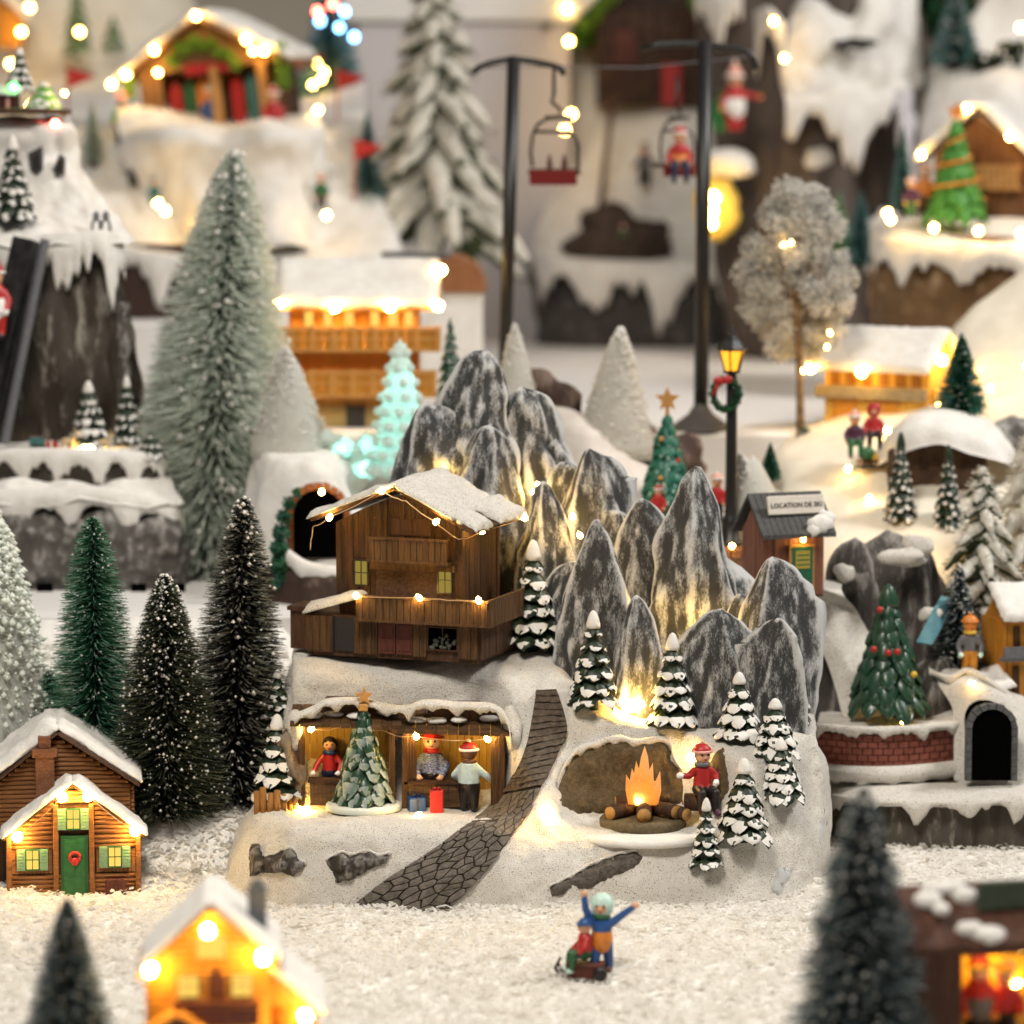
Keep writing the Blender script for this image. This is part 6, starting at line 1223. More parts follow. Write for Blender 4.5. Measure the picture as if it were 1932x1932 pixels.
MB().lathe([(24, 0), (24, 8), (17, 14), (17, 44), (15, 52), (12, 60), (11, 120), (10, zl(720)), (9, zl(716)), (10, zl(708)), (6, zl(704))], 14).build('post', BLACK, la, True)
b = MB(); b.lathe([(14, zl(704)), (17, zl(700)), (13, zl(698))], 8); b.lathe([(27, zl(661)), (29, zl(657)), (18, zl(642)), (8, zl(632)), (4, zl(620)), (1, zl(612))], 8)
for k in range(6): a = k * math.pi / 3 + .3; b.tube([(14 * math.cos(a), 14 * math.sin(a), zl(700)), (25 * math.cos(a), 25 * math.sin(a), zl(660))], 1.8, 5)
lo = b.build('lantern', BLACK, la); MB().lathe([(12, zl(699)), (22.5, zl(661)), (1, zl(660))], 6).build('glass', LAMPG, lo)
wc = (-12, -14, zl(742)); wr = leafy(la, 'wreath', [(wc[0] + 24 * math.cos(a), wc[1], wc[2] + 28 * math.sin(a), 8) for a in [k * .45 for k in range(14)]], 1300, 3.2, DGREEN, GREEN, seed=9)
b = MB(); b.ell((wc[0] - 14, wc[1] - 8, wc[2] + 26), (10, 5, 8)); b.ell((wc[0] + 2, wc[1] - 8, wc[2] + 28), (10, 5, 8)); b.tube([(wc[0] - 14, wc[1] - 7, wc[2] + 22), (wc[0] - 24, wc[1] - 7, wc[2] - 2)], 4, 6); b.build('bow', RED, wr, True)
# chair lift
def lift_post(label, p, Yt, lean, arm, basec=None, w=13):
    t = thing('chairlift_post', label, 'chairlift post', p, group='black chairlift posts'); z = scr(t.location)[1]; H = z - Yt
    MB().tube([(0, 0, 0), (lean, 0, H)], [w, w * .95], 12).build('post', BLACK, t, True)
    MB().lathe([(60, -2), (60, 4), (46, 14), (24, 30), (14, 46), (12, 60)], 28).build('base', mat('grey_base', (.09, .085, .085), rough=.5), t, True)
    MB().tube([(x - scr(t.location)[0], 0, z - Y) for x, Y in arm], 6.5, 8).build('arm', BLACK, t, True)
    return t
l1 = lift_post('chairlift post with an empty red chair left of centre', TB(950, 5.6, T2), 112, 19, [(893, 142), (905, 132), (925, 124), (966, 116), (1005, 121), (1040, 128), (1056, 134), (1064, 146)])
l2 = lift_post('chairlift post on a round grey base with a red-clad rider right of centre', TB(1322, 5.2, T2), 84, 4, [(1206, 98), (1240, 90), (1280, 88), (1325, 90), (1380, 96), (1405, 102), (1416, 116), (1420, 136)], w=14)
def lift_chair(label, X, Y, y, s=1.0, rz=0, rider=False):
    t = thing('chairlift_chair', label, 'chairlift chair', W(X, Y, y), rz=rz, group='chairs hanging from the chairlift', k=s)
    MB().tube([(0, 0, 8), (0, 0, -42), (-4, 0, -56), (14, 0, -72), (8, 0, -84), (-18, 0, -86), (34, 0, -84)], 3.6, 8).build('hanger', BLACK, t, True)
    b = MB(); b.tube([(-40, 0, -178), (-44, 0, -150), (-40, 0, -118), (-30, 0, -98), (-14, 0, -88), (6, 0, -86)], 3.2, 8); b.tube([(-38, -8, -112), (26, -8, -112), (40, -8, -120), (46, -8, -140), (46, -8, -190)], 3.2, 8); b.tube([(-48, -8, -190), (52, -8, -190)], 3, 6); b.build('frame', BLACK, t, True)
    b = MB(); b.bbox(-48, 44, -14, 24, -192, -182, 2); b.build('seat', WOODD, t); b = MB(); b.bbox(-46, 44, -18, -13, -212, -184, 2); b.build('seat_front', mat('chair_red', (.16, .012, .010), rough=.45), t)
    if not rider:
        for x in (-8, 20): MB().lathe([(5, -184), (5, -170), (2, -156), (.5, -154)], 8, c=(x, 0)).build('seat_peg', WOODR, t, True)
    return t
lift_chair('empty red chairlift chair hanging from the left post', 1045, 136, 5.6); lc = lift_chair('smaller chairlift chair with a rider hanging from the right post', 1276, 150, 6.6, s=.86, rz=R(35))
person('chairlift rider in a red jacket and white hat sitting in the right chair', W(1282, 352, 6.55), 112, RED, NAVY, hat='beanie', hatm=RED, legs='sit', detail=False, lower=ORNG)
cb = thing('lift_cable', 'thin chairlift cable strung between the two posts', 'cable', W(905, 126, 5.6)); MB().tube([local(cb, W(905, 128, 5.6)), local(cb, W(1060, 126, 5.6)), local(cb, W(1210, 128, 6)), local(cb, W(1420, 106, 6.4))], 1.2, 5).build('wire', GREYP, cb, True)
# ---------------------------------------------------------------- right back: snowy mountain with cave, dark cliff tower
rm = thing('cave_mountain', 'big snowy mountain with a dark cave and a grey rock foot', 'model mountain', TB(1200, 13.4, T2))
surf(rm, 'rock_foot', [[Nz(x, y, T2) for x, y in ((1006, 13.9), (1060, 13.4), (1200, 13.3), (1340, 13.3), (1450, 13.6))], [W(x, 580, y) for x, y in ((1008, 13.9), (1060, 13.45), (1200, 13.35), (1340, 13.35), (1450, 13.7))], [W(x, 495, y) for x, y in ((1012, 14), (1060, 13.6), (1200, 13.5), (1340, 13.5), (1450, 13.8))]], rockmat('slate_rock', (.028, .024, .022), (.10, .085, .08), (.2, .18, .17), sc=.03, zst=.5, amt=.6), nu=80, nv=30, amp=.16, sc=1.6)
drape(rm, 'snow_lip', [W(1008, 470, 13.8), W(1060, 492, 13.35), W(1200, 500, 13.25), W(1340, 498, 13.25), W(1450, 495, 13.5)], 26, 78, 20, SNOWC, seed=6, fr=.42)
surf(rm, 'snow_slope', [[W(x, 508, y) for x, y in ((1010, 13.9), (1060, 13.3), (1200, 13.2), (1340, 13.2), (1450, 13.5))], [W(x, 440, y) for x, y in ((1016, 14.2), (1070, 13.8), (1200, 13.8), (1330, 13.8), (1440, 14))], [W(x, 360, y) for x, y in ((1030, 14.6), (1090, 14.2), (1200, 14.1), (1320, 14.2), (1430, 14.4))], [W(x, 230, y) for x, y in ((1060, 15.1), (1110, 14.8), (1200, 14.7), (1320, 14.7), (1420, 15))], [W(x, 60, y) for x, y in ((1066, 15.6), (1130, 15.4), (1220, 15.4), (1320, 15.4), (1420, 15.6))], [W(x, -160, y) for x, y in ((1070, 16.2), (1140, 16.1), (1220, 16), (1320, 16), (1420, 16.2))], [Nz(x, 17.6, T2) for x in (1080, 1140, 1220, 1320, 1420)]], SNOWC, nu=60, nv=80, amp=.14, sc=.9)
c = local(rm, W(1168, 450, 13.6)); MB().ell((c.x, c.y, c.z - 10), (98, 60, 66), 22, 14, jit=.5, sc=.03).build('cave', mat('cave_brown', (.045, .030, .022), (.09, .06, .045), sc=.04, rough=.8), rm, True)
b = MB(); b.box(c.x + 10, c.x + 150, c.y - 70, c.y - 40, c.z - 64, c.z - 50); b.build('sleigh_rail', DK, rm)
person('tiny figure with a red hat in front of the mountain cave', W(1176, 458, 13.2), 34, DGREEN, DK, hat='beanie', hatm=RED, detail=False)
dh = thing('dark_brown_house', 'dark brown house with green garlands high on the snowy mountain', 'house', W(1236, 200, 14.6), k=1.3)
MB().prism([(-84, 0), (88, 0), (88, 150), (0, 230), (-84, 150)], 0, 120).build('wall', mat('dark_house', (.022, .012, .008), (.04, .022, .014), sc=.04), dh)
for k in range(8): MB().box(-84 + k * 21.5, -84 + k * 21.5 + 19, -5, -1, 0, 140).build('plank', mat('dark_plank', (.04, .02, .012), (.07, .035, .02), sc=.05), dh)
MB().box(10, 36, -9, -5, 0, 60).build('door', RED, dh); MB().box(-60, -30, -9, -5, 60, 110).build('window', WOODR, dh)
for pp_ in (((-112, -26, 128), (0, -26, 240), (0, 130, 240), (-112, 130, 128)), ((0, -26, 240), (114, -26, 128), (114, 130, 128), (0, 130, 240))): slab_roof(dh, 'roof_snow', pp_, 18, SNOWC, rag=5)
leafy(dh, 'garland', [(-100 + k * 12, -34, 118 + k * 13, 11) for k in range(8)], 260, 6, GARL, seed=7); leafy(dh, 'garland', [(60 + k * 8, -30, 150 - k * 16, 13) for k in range(6)], 300, 7, GARL, seed=8)
bottle_tree('yellow-green tree at the top edge above the left of the dark house', W(1118, 86, 14.8), 190, 90, (GARL, LGREEN), n=1500, specks=60, bw=4)
lights('warm lights down the left edge of the snowy mountain', [W(1074, 78, 14.2), W(1070, 16, 14.4), W(1078, 215, 14.0), W(1066, 245, 14.0)], r=9, wire=False, m=BULBS)
st_ = thing('slope_pole', 'thin leaning brown pole on the snowy mountain', 'pole', W(1132, 385, 13.8)); MB().tube([(0, 0, -10), (24, 0, 200)], 6, 8).build('pole', BROWN, st_, True)
person('skier in dark clothes with a red scarf on the snowy mountain', W(1216, 352, 13.9), 82, GREYP, DK, hat='beanie', hatm=BROWN, scarf=RED, detail=False, arms={'L': [(-.2, 0, .5), (-.26, -.1, .42)], 'R': [(.22, 0, .55), (.36, -.05, .42)]}, hand=YELLOW)
tw = thing('cliff_tower', 'huge dark rock cliff tower with thick icicled snow caps at the top right', 'model mountain', TB(1560, 11.6, T2))
TWR = rockmat('tower_rock', (.04, .028, .022), (.15, .115, .095), (.30, .27, .25), sc=.02, zst=.3, amt=.63)
surf(tw, 'cliff', [[Nz(x, y, T2) for x, y in ((1370, 12.2), (1440, 11.7), (1560, 11.5), (1680, 11.6), (1740, 12.2))], [W(x, 520, y) for x, y in ((1340, 12.2), (1430, 11.75), (1560, 11.55), (1680, 11.65), (1738, 12.2))], [W(x, 330, y) for x, y in ((1355, 12.3), (1450, 11.8), (1560, 11.6), (1670, 11.7), (1728, 12.3))], [W(x, 130, y) for x, y in ((1320, 12.4), (1440, 12), (1560, 11.7), (1660, 11.8), (1722, 12.4))], [W(x, -60, y) for x, y in ((1310, 12.6), (1420, 12.2), (1560, 11.9), (1650, 12), (1716, 12.6))], [W(x, -220, y) for x, y in ((1330, 13.4), (1420, 13), (1560, 12.8), (1650, 13), (1700, 13.4))], [Nz(x, 14.2, T2) for x in (1340, 1420, 1560, 1650, 1700)]], TWR, nu=80, nv=90, amp=.24, sc=1.1, zs=.35, amp2=.05, sc2=5)
surf(tw, 'snow_cap', [[W(x, Y, y) for x, Y, y in ((1484, 190, 11.45), (1540, 186, 11.35), (1600, 180, 11.32), (1660, 180, 11.4), (1722, 170, 11.9))], [W(x, Y, y) for x, Y, y in ((1486, 120, 11.5), (1540, 110, 11.4), (1600, 120, 11.4), (1660, 100, 11.45), (1726, 90, 11.95))], [W(x, Y, y) for x, Y, y in ((1490, 46, 11.6), (1530, 20, 11.6), (1600, 50, 11.6), (1650, 10, 11.6), (1728, 0, 12))], [W(x, Y, y) for x, Y, y in ((1500, 30, 12), (1530, 0, 12), (1600, 36, 12), (1650, -50, 11.8), (1730, -80, 12.2))]], SNOWC, nu=60, nv=50, amp=.12, sc=1.8)
drape(tw, 'icicle_lip', [W(1482, 180, 11.4), W(1540, 190, 11.32), (W(1600, 178, 11.3)), W(1660, 180, 11.36), W(1700, 165, 11.6), W(1724, 150, 11.9)], 26, 100, 18, SNOWC, seed=2.6, fr=.36, n=110)
drape(tw, 'icicle_lip', [W(1424, 30, 11.9), W(1450, 20, 11.6), W(1480, 50, 11.5)], 40, 70, 18, SNOWC, seed=1, fr=.5, n=40)
drape(tw, 'icicle_lip', [W(1310, -30, 12.3), W(1360, -10, 12.0), W(1400, -20, 11.9)], 36, 90, 18, SNOWC, seed=4, fr=.5, n=40)
for X, Y, r_ in ((1620, 82, (32, 20, 10)), (1590, 84, (26, 20, 9))): c = local(tw, W(X, Y, 11.25)); MB().ell(tuple(c), r_, 14, 8, jit=.6, sc=.05).build('rock_nub', DK, tw, True)
surf(tw, 'waterfall', [[W(x, 500, y) for x, y in ((1690, 11.4), (1712, 11.35), (1740, 11.6))], [W(x, 330, y) for x, y in ((1698, 11.4), (1712, 11.35), (1730, 11.6))], [W(x, 170, y) for x, y in ((1684, 11.45), (1706, 11.4), (1726, 11.7))]], mat('lilac_white_fall', (.62, .60, .64), rough=.4), nu=14, nv=40, amp=.05, sc=4)
for X, Y, r_ in ((1545, 300, (30, 20, 22)), (1376, 306, (52, 30, 26)), (1660, 470, (40, 30, 60))): c = local(tw, W(X, Y, 11.6)); MB().ell(tuple(c), r_, 16, 10, jit=.4, sc=.04).build('snow_patch', SNOWC, tw, True)
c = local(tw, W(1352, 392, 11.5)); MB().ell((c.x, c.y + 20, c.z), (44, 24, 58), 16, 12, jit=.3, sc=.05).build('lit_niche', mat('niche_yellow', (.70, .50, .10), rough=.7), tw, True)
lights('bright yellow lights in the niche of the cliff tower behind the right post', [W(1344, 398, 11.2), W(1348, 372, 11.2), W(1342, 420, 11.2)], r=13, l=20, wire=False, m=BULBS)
lights('warm lights tucked behind the upper snow caps of the cliff tower', [W(1460, 40, 11.35), W(1480, 110, 11.2)], r=7, wire=False, m=BULBS)
sa = person('person in a red suit with white beard and trim climbing the cliff tower', W(1386, 254, 11.2), 122, RED, RED, hat='cone', hatm=PINK, hand=ORNG, fat=1.35, lower=WHITE, detail=False, rz=R(20), arms={'L': [(-.2, 0, .52), (-.24, -.05, .42)], 'R': [(.22, -.04, .6), (.36, -.08, .58)]})
bg_ = thing('sack', 'green sack behind the red-suited climber', 'sack', W(1362, 226, 11.35)); MB().ell((0, 0, 10), (22, 18, 34), 12, 10, jit=.2).build('cloth', mat('sack_green', (.03, .2, .06), rough=.6), bg_, True); MB().tube([(0, 0, 40), (4, 0, 52)], [6, 10], 8).build('neck', MATS['sack_green'], bg_, True)
gt = thing('green_conifer', 'dark green conifer in shadow behind the cliff tower at the top right', 'tree', TB(1760, 14.6, T2)); MB().tube([(0, 0, 0), (0, 0, 1000)], [14, 5], 8).build('trunk', BARK, gt, True)
leafy(gt, 'crown', [(rnd.uniform(-70, 70), rnd.uniform(-30, 30), 360 + k * 30, 50) for k in range(22)], 7000, 12, mat('deep_green', (.012, .045, .015), (.02, .07, .02), sc=.05), DGREEN, seed=12)
bottle_tree('small pale green tree at the foot of the cliff tower', W(1582, 470, 10.8), 112, 40, (LGREEN, MINT), n=900, specks=60, bw=3)
bottle_tree('small teal tree beside the frozen fall of the cliff tower', W(1622, 500, 10.8), 140, 62, BR_T, n=1200, specks=60, bw=3)
# ---------------------------------------------------------------- right: platform with chalet, snow hill
rp_ = thing('snow_platform', 'round snowy platform on a warm brown rock carrying a lit chalet on the right', 'model mountain', TB(1830, 7.8, T2))
surf(rp_, 'rock', [[Nz(x, y, T2) for x, y in ((1640, 8.6), (1680, 7.9), (1780, 7.5), (1900, 7.4), (2010, 7.6))], [W(x, 620, y) for x, y in ((1640, 8.6), (1685, 7.9), (1780, 7.5), (1900, 7.4), (2010, 7.6))], [W(x, 540, y) for x, y in ((1644, 8.6), (1670, 7.9), (1780, 7.5), (1900, 7.4), (2010, 7.6))], [W(x, 450, y) for x, y in ((1646, 8.6), (1665, 8), (1780, 7.6), (1900, 7.5), (2010, 7.7))]], rockmat('amber_rock', (.06, .035, .018), (.30, .17, .07), (.42, .30, .18), sc=.018, zst=.7, amt=.58), nu=70, nv=40, amp=.14, sc=1.8)
drape(rp_, 'snow_lip', [W(1640, 440, 8.4), W(1660, 452, 7.85), W(1720, 458, 7.5), W(1800, 462, 7.35), W(1900, 466, 7.25), W(2010, 466, 7.4)], 34, 42, 18, SNOWC, seed=3, fr=.45)
surf(rp_, 'snow_top', [[W(x, Y, y) for x, Y, y in ((1640, 446, 8.4), (1660, 458, 7.8), (1720, 464, 7.45), (1800, 468, 7.3), (1900, 472, 7.2), (2010, 472, 7.35))], [W(x, Y, y) for x, Y, y in ((1650, 418, 8.6), (1680, 424, 8.0), (1730, 430, 7.8), (1800, 436, 7.7), (1900, 436, 7.6), (2010, 436, 7.7))], [W(x, Y, y) for x, Y, y in ((1660, 396, 9), (1690, 396, 8.9), (1740, 398, 8.8), (1800, 398, 8.8), (1900, 398, 8.8), (2010, 398, 8.8))]], SNOWC, nu=60, nv=20, amp=.04, sc=2)
rc = thing('snowy_lit_chalet', 'brown chalet with lit snowy gable and wooden balcony on the right platform', 'house', W(1842, 410, 8.3), rz=R(-14))
MB().prism([(-80, 0), (96, 0), (96, 118), (4, 196), (-80, 118)], 8, 150).build('wall', WOODD, rc)
plank_wall(rc, -80, 96, 14, 0, lambda x: 118 + max(0, 76 - abs(x - 4) * .86), 0, 6, mat('warm_brown', (.11, .046, .016), (.17, .075, .026), sc=.06, st=(1, 1, .2), rough=.6))
b = MB(); b.box(-20, 84, -34, 0, 52, 58); b.build('balcony_floor', PINE, rc)
for k in range(9): MB().box(-20 + k * 11.6, -20 + k * 11.6 + 9, -36, -32, 58, 94).build('plank', PINE, rc)
MB().box(-22, 86, -38, -30, 94, 99).build('rail', PINE, rc); MB().box(-14, 20, -6, -1, 0, 46).build('door', WOODR, rc)
for pp_ in (((-112, -30, 104), (4, -32, 210), (4, 160, 210), (-112, 160, 104)), ((4, -32, 210), (120, -30, 96), (120, 160, 96), (4, 160, 210))): slab_roof(rc, 'roof_snow', pp_, 20, SNOWC, rag=5, bulge=4)
def RP(x, y, z): return rc.matrix_basis @ Vector((x, y, z))
lights('string of warm lights along the gable of the chalet on the right platform', [RP(-100, -44, 118), RP(-14, -48, 204), RP(66, -46, 152), RP(116, -40, 104)], r=10, l=13, sag=2, m=BULBS)
rt = resin_tree('bright green Christmas tree with orange garland on the right platform', W(1802, 412, 7.75), 186, 118, tiers=7, cover=.0, green=GREENL, top=True, pitch=(34, 50)); b = MB(); star_mb(b, (0, 0, 200), 20, 4); b.build('star', ORNG, rt); 
MB().tube([((58 - k * .58) * math.cos(k * .24) , (58 - k * .58) * math.sin(k * .24) - 2, 36 + k * 1.55) for k in range(84)], 3, 6).build('garland', ORNG, rt, True)
bottle_tree('slim teal bottle brush tree with a pink top left of the bright green tree', W(1702, 398, 8.2), 160, 46, BR_T, n=1000, specks=40, bw=3); 
person('person in orange clothes at the left of the bright green tree', W(1744, 408, 7.9), 96, ORNG, BROWN, hat='beanie', hatm=ORNG, detail=False, fat=1.2); person('person in a plum coat with yellow bag at the edge of the right platform', W(1718, 412, 7.7), 78, PURP, DGREEN, hat='beanie', hatm=PINK, detail=False, hand=YELLOW)
lights('row of warm lights along the front rim of the right snow platform', [W(1680, 414, 7.4), W(1674, 402, 7.5), W(1762, 430, 7.25), W(1846, 436, 7.2), W(1926, 440, 7.15)], r=11, l=13, wire=False, m=BULBS)
hk = thing('snow_hill', 'rounded white hill with a teal tree and holly in the top right corner', 'model hill', TB(1860, 11, T2))
surf(hk, 'snow', [[Nz(x, y, T2) for x, y in ((1680, 11.6), (1760, 11), (1880, 10.8), (2020, 10.9))], [W(x, 300, y) for x, y in ((1726, 11.8), (1780, 11.2), (1880, 11), (2020, 11.1))], [W(x, Y, y) for x, Y, y in ((1740, 180, 12), (1790, 160, 11.5), (1880, 150, 11.3), (2020, 150, 11.4))], [W(x, Y, y) for x, Y, y in ((1762, 124, 12.4), (1800, 112, 12), (1880, 110, 12), (2020, 100, 12))], [W(x, Y, y) for x, Y, y in ((1780, 116, 13), (1820, 60, 12.6), (1880, 0, 12.4), (2020, -20, 12.4))], [Nz(x, 14, T2) for x in (1780, 1820, 1880, 2020)]], SNOWC, nu=50, nv=60, amp=.1, sc=1.2)
bottle_tree('teal flocked tree on the rounded hill in the top right corner', W(1802, 122, 11.6), 150, 84, BR_T, n=1800, specks=300, ps=7, bw=3.2)
hl = thing('holly_bush', 'dark holly sprig with white berries on the top right hill', 'bush', W(1884, 108, 11.4)); leafy(hl, 'leaves', [(rnd.uniform(-40, 40), 0, rnd.uniform(-20, 20), 16) for k in range(9)], 420, 8, mat('holly_green', (.02, .04, .015), rough=.4), DK, seed=3); MB().tube([(0, 0, -30), (0, 0, 10)], 3, 6).build('stem', BARK, hl, True)
for k in range(5): MB().ell((rnd.uniform(-30, 30), -14, rnd.uniform(-14, 20)), 5, 8, 6).build('berry', WHITE, hl, True)
lights('warm light at the extreme top right corner', [W(1926, 52, 11.2)], r=11, wire=False, m=BULBS)
# frosted deciduous tree
ft = thing('frosted_tree', 'grey frosted round-crowned tree with a slim lit trunk right of centre', 'tree', W(1510, 842, 4.9)); fz_ = 842
MB().tube([(0, 0, -4), (-2, 0, 120), (-8, 0, 250), (-14, 0, 330)], [9, 7, 6, 4], 9).build('trunk', mat('pale_bark', (.34, .22, .11), (.12, .08, .05), sc=.05, rough=.8), ft, True)
brn = MB(); cl = []
rr = random.Random(2)
for k in range(130):
    a = rr.uniform(0, 6.28); zz = rr.uniform(-.95, 1); rx = 104 * (1 - zz * zz) ** .5 * rr.uniform(.3, 1) ** .6; cl.append((rx * math.cos(a) - 8, rx * math.sin(a) * .8, 326 + 160 * zz, rr.uniform(12, 22)))
    if k > 24: continue
    q = cl[-1]; ob = MB().tube([(-8, 0, 180 + .22 * q[2]), (q[0] * .5 - 4, q[1] * .5, 100 + .62 * q[2]), (q[0], q[1], q[2])], [2.4, 1.5, .8], 6).build('limb', MATS['pale_bark'], ft, True)
leafy(ft, 'crown', cl, 21000, 4.2, mat('frost_leaf', (.62, .60, .55), (.76, .73, .67), sc=.05, rough=.85), mat('frost_dark_leaf', (.12, .15, .15), (.22, .24, .23), sc=.05, rough=.8), seed=6, two=.14, spread=1.35); translucent(MATS['frost_leaf'], .45)
lights('small warm lights inside the grey frosted tree', [W(1478, 462, 4.6), W(1492, 458, 4.6), W(1560, 655, 4.6), W(1566, 628, 4.65), W(1516, 700, 4.7)], r=5, wire=False, m=BULBS)
leafy(ft, 'ivy', [(10, -6, 14, 12), (6, -6, 30, 10), (18, -6, 2, 9)], 300, 5, DGREEN, FS, seed=8)
# hillside with yellow chalet
hs = thing('lit_hillside', 'wide snowy hillside glowing warm with a yellow chalet, sledgers and a brown cave', 'model hill', TB(1650, 3.3, T1))
WSN = MATS['lamplit_snow']
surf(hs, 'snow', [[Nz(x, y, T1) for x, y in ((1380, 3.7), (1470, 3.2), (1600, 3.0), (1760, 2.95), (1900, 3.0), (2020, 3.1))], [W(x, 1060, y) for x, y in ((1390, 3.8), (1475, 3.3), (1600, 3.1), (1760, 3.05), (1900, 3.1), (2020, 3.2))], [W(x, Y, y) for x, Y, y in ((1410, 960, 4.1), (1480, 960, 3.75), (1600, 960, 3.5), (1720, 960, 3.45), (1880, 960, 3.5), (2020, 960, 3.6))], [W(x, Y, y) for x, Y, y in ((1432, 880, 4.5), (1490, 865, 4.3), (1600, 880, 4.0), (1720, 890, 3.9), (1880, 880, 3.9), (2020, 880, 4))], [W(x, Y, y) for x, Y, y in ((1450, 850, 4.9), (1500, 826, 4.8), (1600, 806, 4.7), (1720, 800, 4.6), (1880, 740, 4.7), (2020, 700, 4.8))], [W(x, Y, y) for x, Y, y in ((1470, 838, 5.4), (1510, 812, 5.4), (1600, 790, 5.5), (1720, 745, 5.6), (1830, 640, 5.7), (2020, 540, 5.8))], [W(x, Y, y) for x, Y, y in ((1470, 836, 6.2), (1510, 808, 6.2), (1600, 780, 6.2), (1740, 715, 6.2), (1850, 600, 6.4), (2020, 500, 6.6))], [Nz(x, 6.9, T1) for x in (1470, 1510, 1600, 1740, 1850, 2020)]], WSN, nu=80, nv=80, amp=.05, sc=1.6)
yc = thing('yellow_chalet', 'yellow lit chalet with snowy roof and dark sign boards on the hillside', 'house', W(1662, 806, 5.0), rz=R(-32)); yz = 806
YW = mat('yellow_wood', (.62, .36, .06), (.70, .42, .08), sc=.06, st=(1, 1, .2), rough=.6)
MB().prismx([(0, -20), (120, -20), (120, 118), (60, 170), (0, 118)], -118, 96).build('wall', YW, yc)
plank_wall(yc, -118, 96, 14, -10, 116, -3, 4, YW); plank_wall(yc, 0, 120, 9, -10, lambda y_: 118 + max(0, 54 - abs(y_ - 60) * .9), 100, 4, YW, axis='y')
for k in range(6): MB().box(-104 + k * 34, -86 + k * 34, -6, -3, 78, 112).build('window', mat('amber_dark', (.30, .12, .02), rough=.6), yc)
b = MB(); b.bbox(-132, 100, -18, -8, 52, 76, 2); b.build('sign_board', mat('sign_grey', (.20, .16, .10), (.28, .23, .15), sc=.1), yc); b = MB(); b.bbox(102, 112, 6, 114, 52, 76, 2); b.build('sign_board', YW, yc)
for k in range(2): MB().box(-100 + k * 88, -50 + k * 88, -7, -3, -8, 48).build('door', ORANGE, yc)
slab_roof(yc, 'roof_snow', ((-140, -34, 106), (112, -34, 106), (112, 62, 182), (-140, 62, 182)), 12, SNOWC, rag=2, bulge=2); slab_roof(yc, 'roof_snow', ((-140, 158, 106), (112, 158, 106), (112, 62, 182), (-140, 62, 182)), 12, SNOWC, rag=2, bulge=2)
def YP(x, y, z): return yc.matrix_basis @ Vector((x, y, z))
lights('string of four warm lights along the eaves and gable of the yellow chalet', [YP(-128, -42, 110), YP(-20, -44, 106), YP(118, 14, 130), YP(120, 104, 126)], r=17, l=18, sag=2, m=BULBS)
lights('warm lights scattered over the right snowy hillside', [W(1674, 812, 4.4), W(1600, 884, 3.8), W(1770, 767, 4.5), W(1868, 733, 4.5), W(1936, 690, 4.6), W(1738, 1050, 2.9), W(1612, 1024, 2.95), W(1560, 900, 4.0), W(1520, 985, 3.5), W(1640, 940, 3.5), W(1700, 1030, 3.05), W(1540, 845, 4.6)], r=9, l=11, wire=False, m=BULBS)
sd2 = thing('sledge', 'dark sledge with gifts sliding down the warm-lit hillside', 'sledge', W(1640, 880, 3.85), rz=R(30)); MB().bbox(-22, 22, -12, 12, 6, 12, 1).build('seat', WOODD, sd2); 
for y_ in (-10, 10): MB().tube([(-26, y_, 0), (26, y_, 0), (36, y_, 12)], 3, 6).build('runner', DK, sd2, True)
MB().ell((-4, 0, 24), (16, 12, 14)).build('sack', DGREEN, sd2, True); MB().ell((8, -4, 18), (9, 8, 9)).build('sack', YELLOW, sd2, True)
person('sledger in a plum jacket and pink cap on the hillside sledge', W(1612, 868, 3.9), 92, PURP, DGREEN, hat='beanie', hatm=PINK, detail=False, legs='sit'); person('sledger in a red hooded coat on the hillside sledge', W(1648, 852, 3.95), 92, RED, DK, hat='hood', hatm=RED, detail=False, legs='sit')
resin_tree('dark spotted fir left of the brown cave on the hillside', W(1698, 990, 3.35), 176, 66, tiers=9, cover=.3, group='firs round the hillside cave'); resin_tree('dark spotted fir in the mouth of the hillside cave', W(1788, 1004, 3.3), 166, 62, tiers=8, cover=.3, group='firs round the hillside cave')
cv = thing('cave_mound', 'rounded snow mound over a brown cave on the right hillside', 'model mound', W(1780, 985, 3.55))
surf(cv, 'snow_cap', [[W(x, Y, y) for x, Y, y in ((1640, 880, 3.9), (1700, 856, 3.55), (1770, 838, 3.5), (1840, 858, 3.5), (1900, 876, 3.55), (1930, 880, 3.9))], [W(x, Y, y) for x, Y, y in ((1650, 850, 3.95), (1700, 810, 3.65), (1770, 790, 3.6), (1840, 808, 3.6), (1890, 840, 3.65), (1920, 860, 3.95))], [W(x, Y, y) for x, Y, y in ((1670, 830, 4.1), (1710, 788, 4), (1770, 766, 4), (1830, 776, 4), (1870, 800, 4), (1900, 830, 4.1))], [W(x, Y, y) for x, Y, y in ((1680, 830, 4.4), (1720, 790, 4.5), (1770, 770, 4.6), (1830, 780, 4.5), (1870, 800, 4.4), (1890, 830, 4.4))]], SNOWC, nu=50, nv=30, amp=.03, sc=3)
surf(cv, 'cave', [[W(x, Y, y) for x, Y, y in ((1668, 1000, 3.6), (1720, 1010, 3.6), (1780, 1010, 3.65), (1850, 990, 3.6))], [W(x, Y, y) for x, Y, y in ((1672, 930, 3.6), (1720, 930, 3.68), (1780, 930, 3.7), (1862, 930, 3.62))], [W(x, Y, y) for x, Y, y in ((1676, 850, 3.6), (1720, 830, 3.62), (1780, 820, 3.65), (1860, 850, 3.6))]], mat('cave_brown2', (.055, .030, .018), (.10, .06, .04), sc=.04, rough=.8), nu=40, nv=30, amp=.06, sc=4)
bottle_tree('green bottle brush tree on top of the cave mound', W(1813, 780, 4.0), 152, 86, (DGREEN, TEAL), n=2000, specks=200, ps=6, bw=2.6, frost=.5)
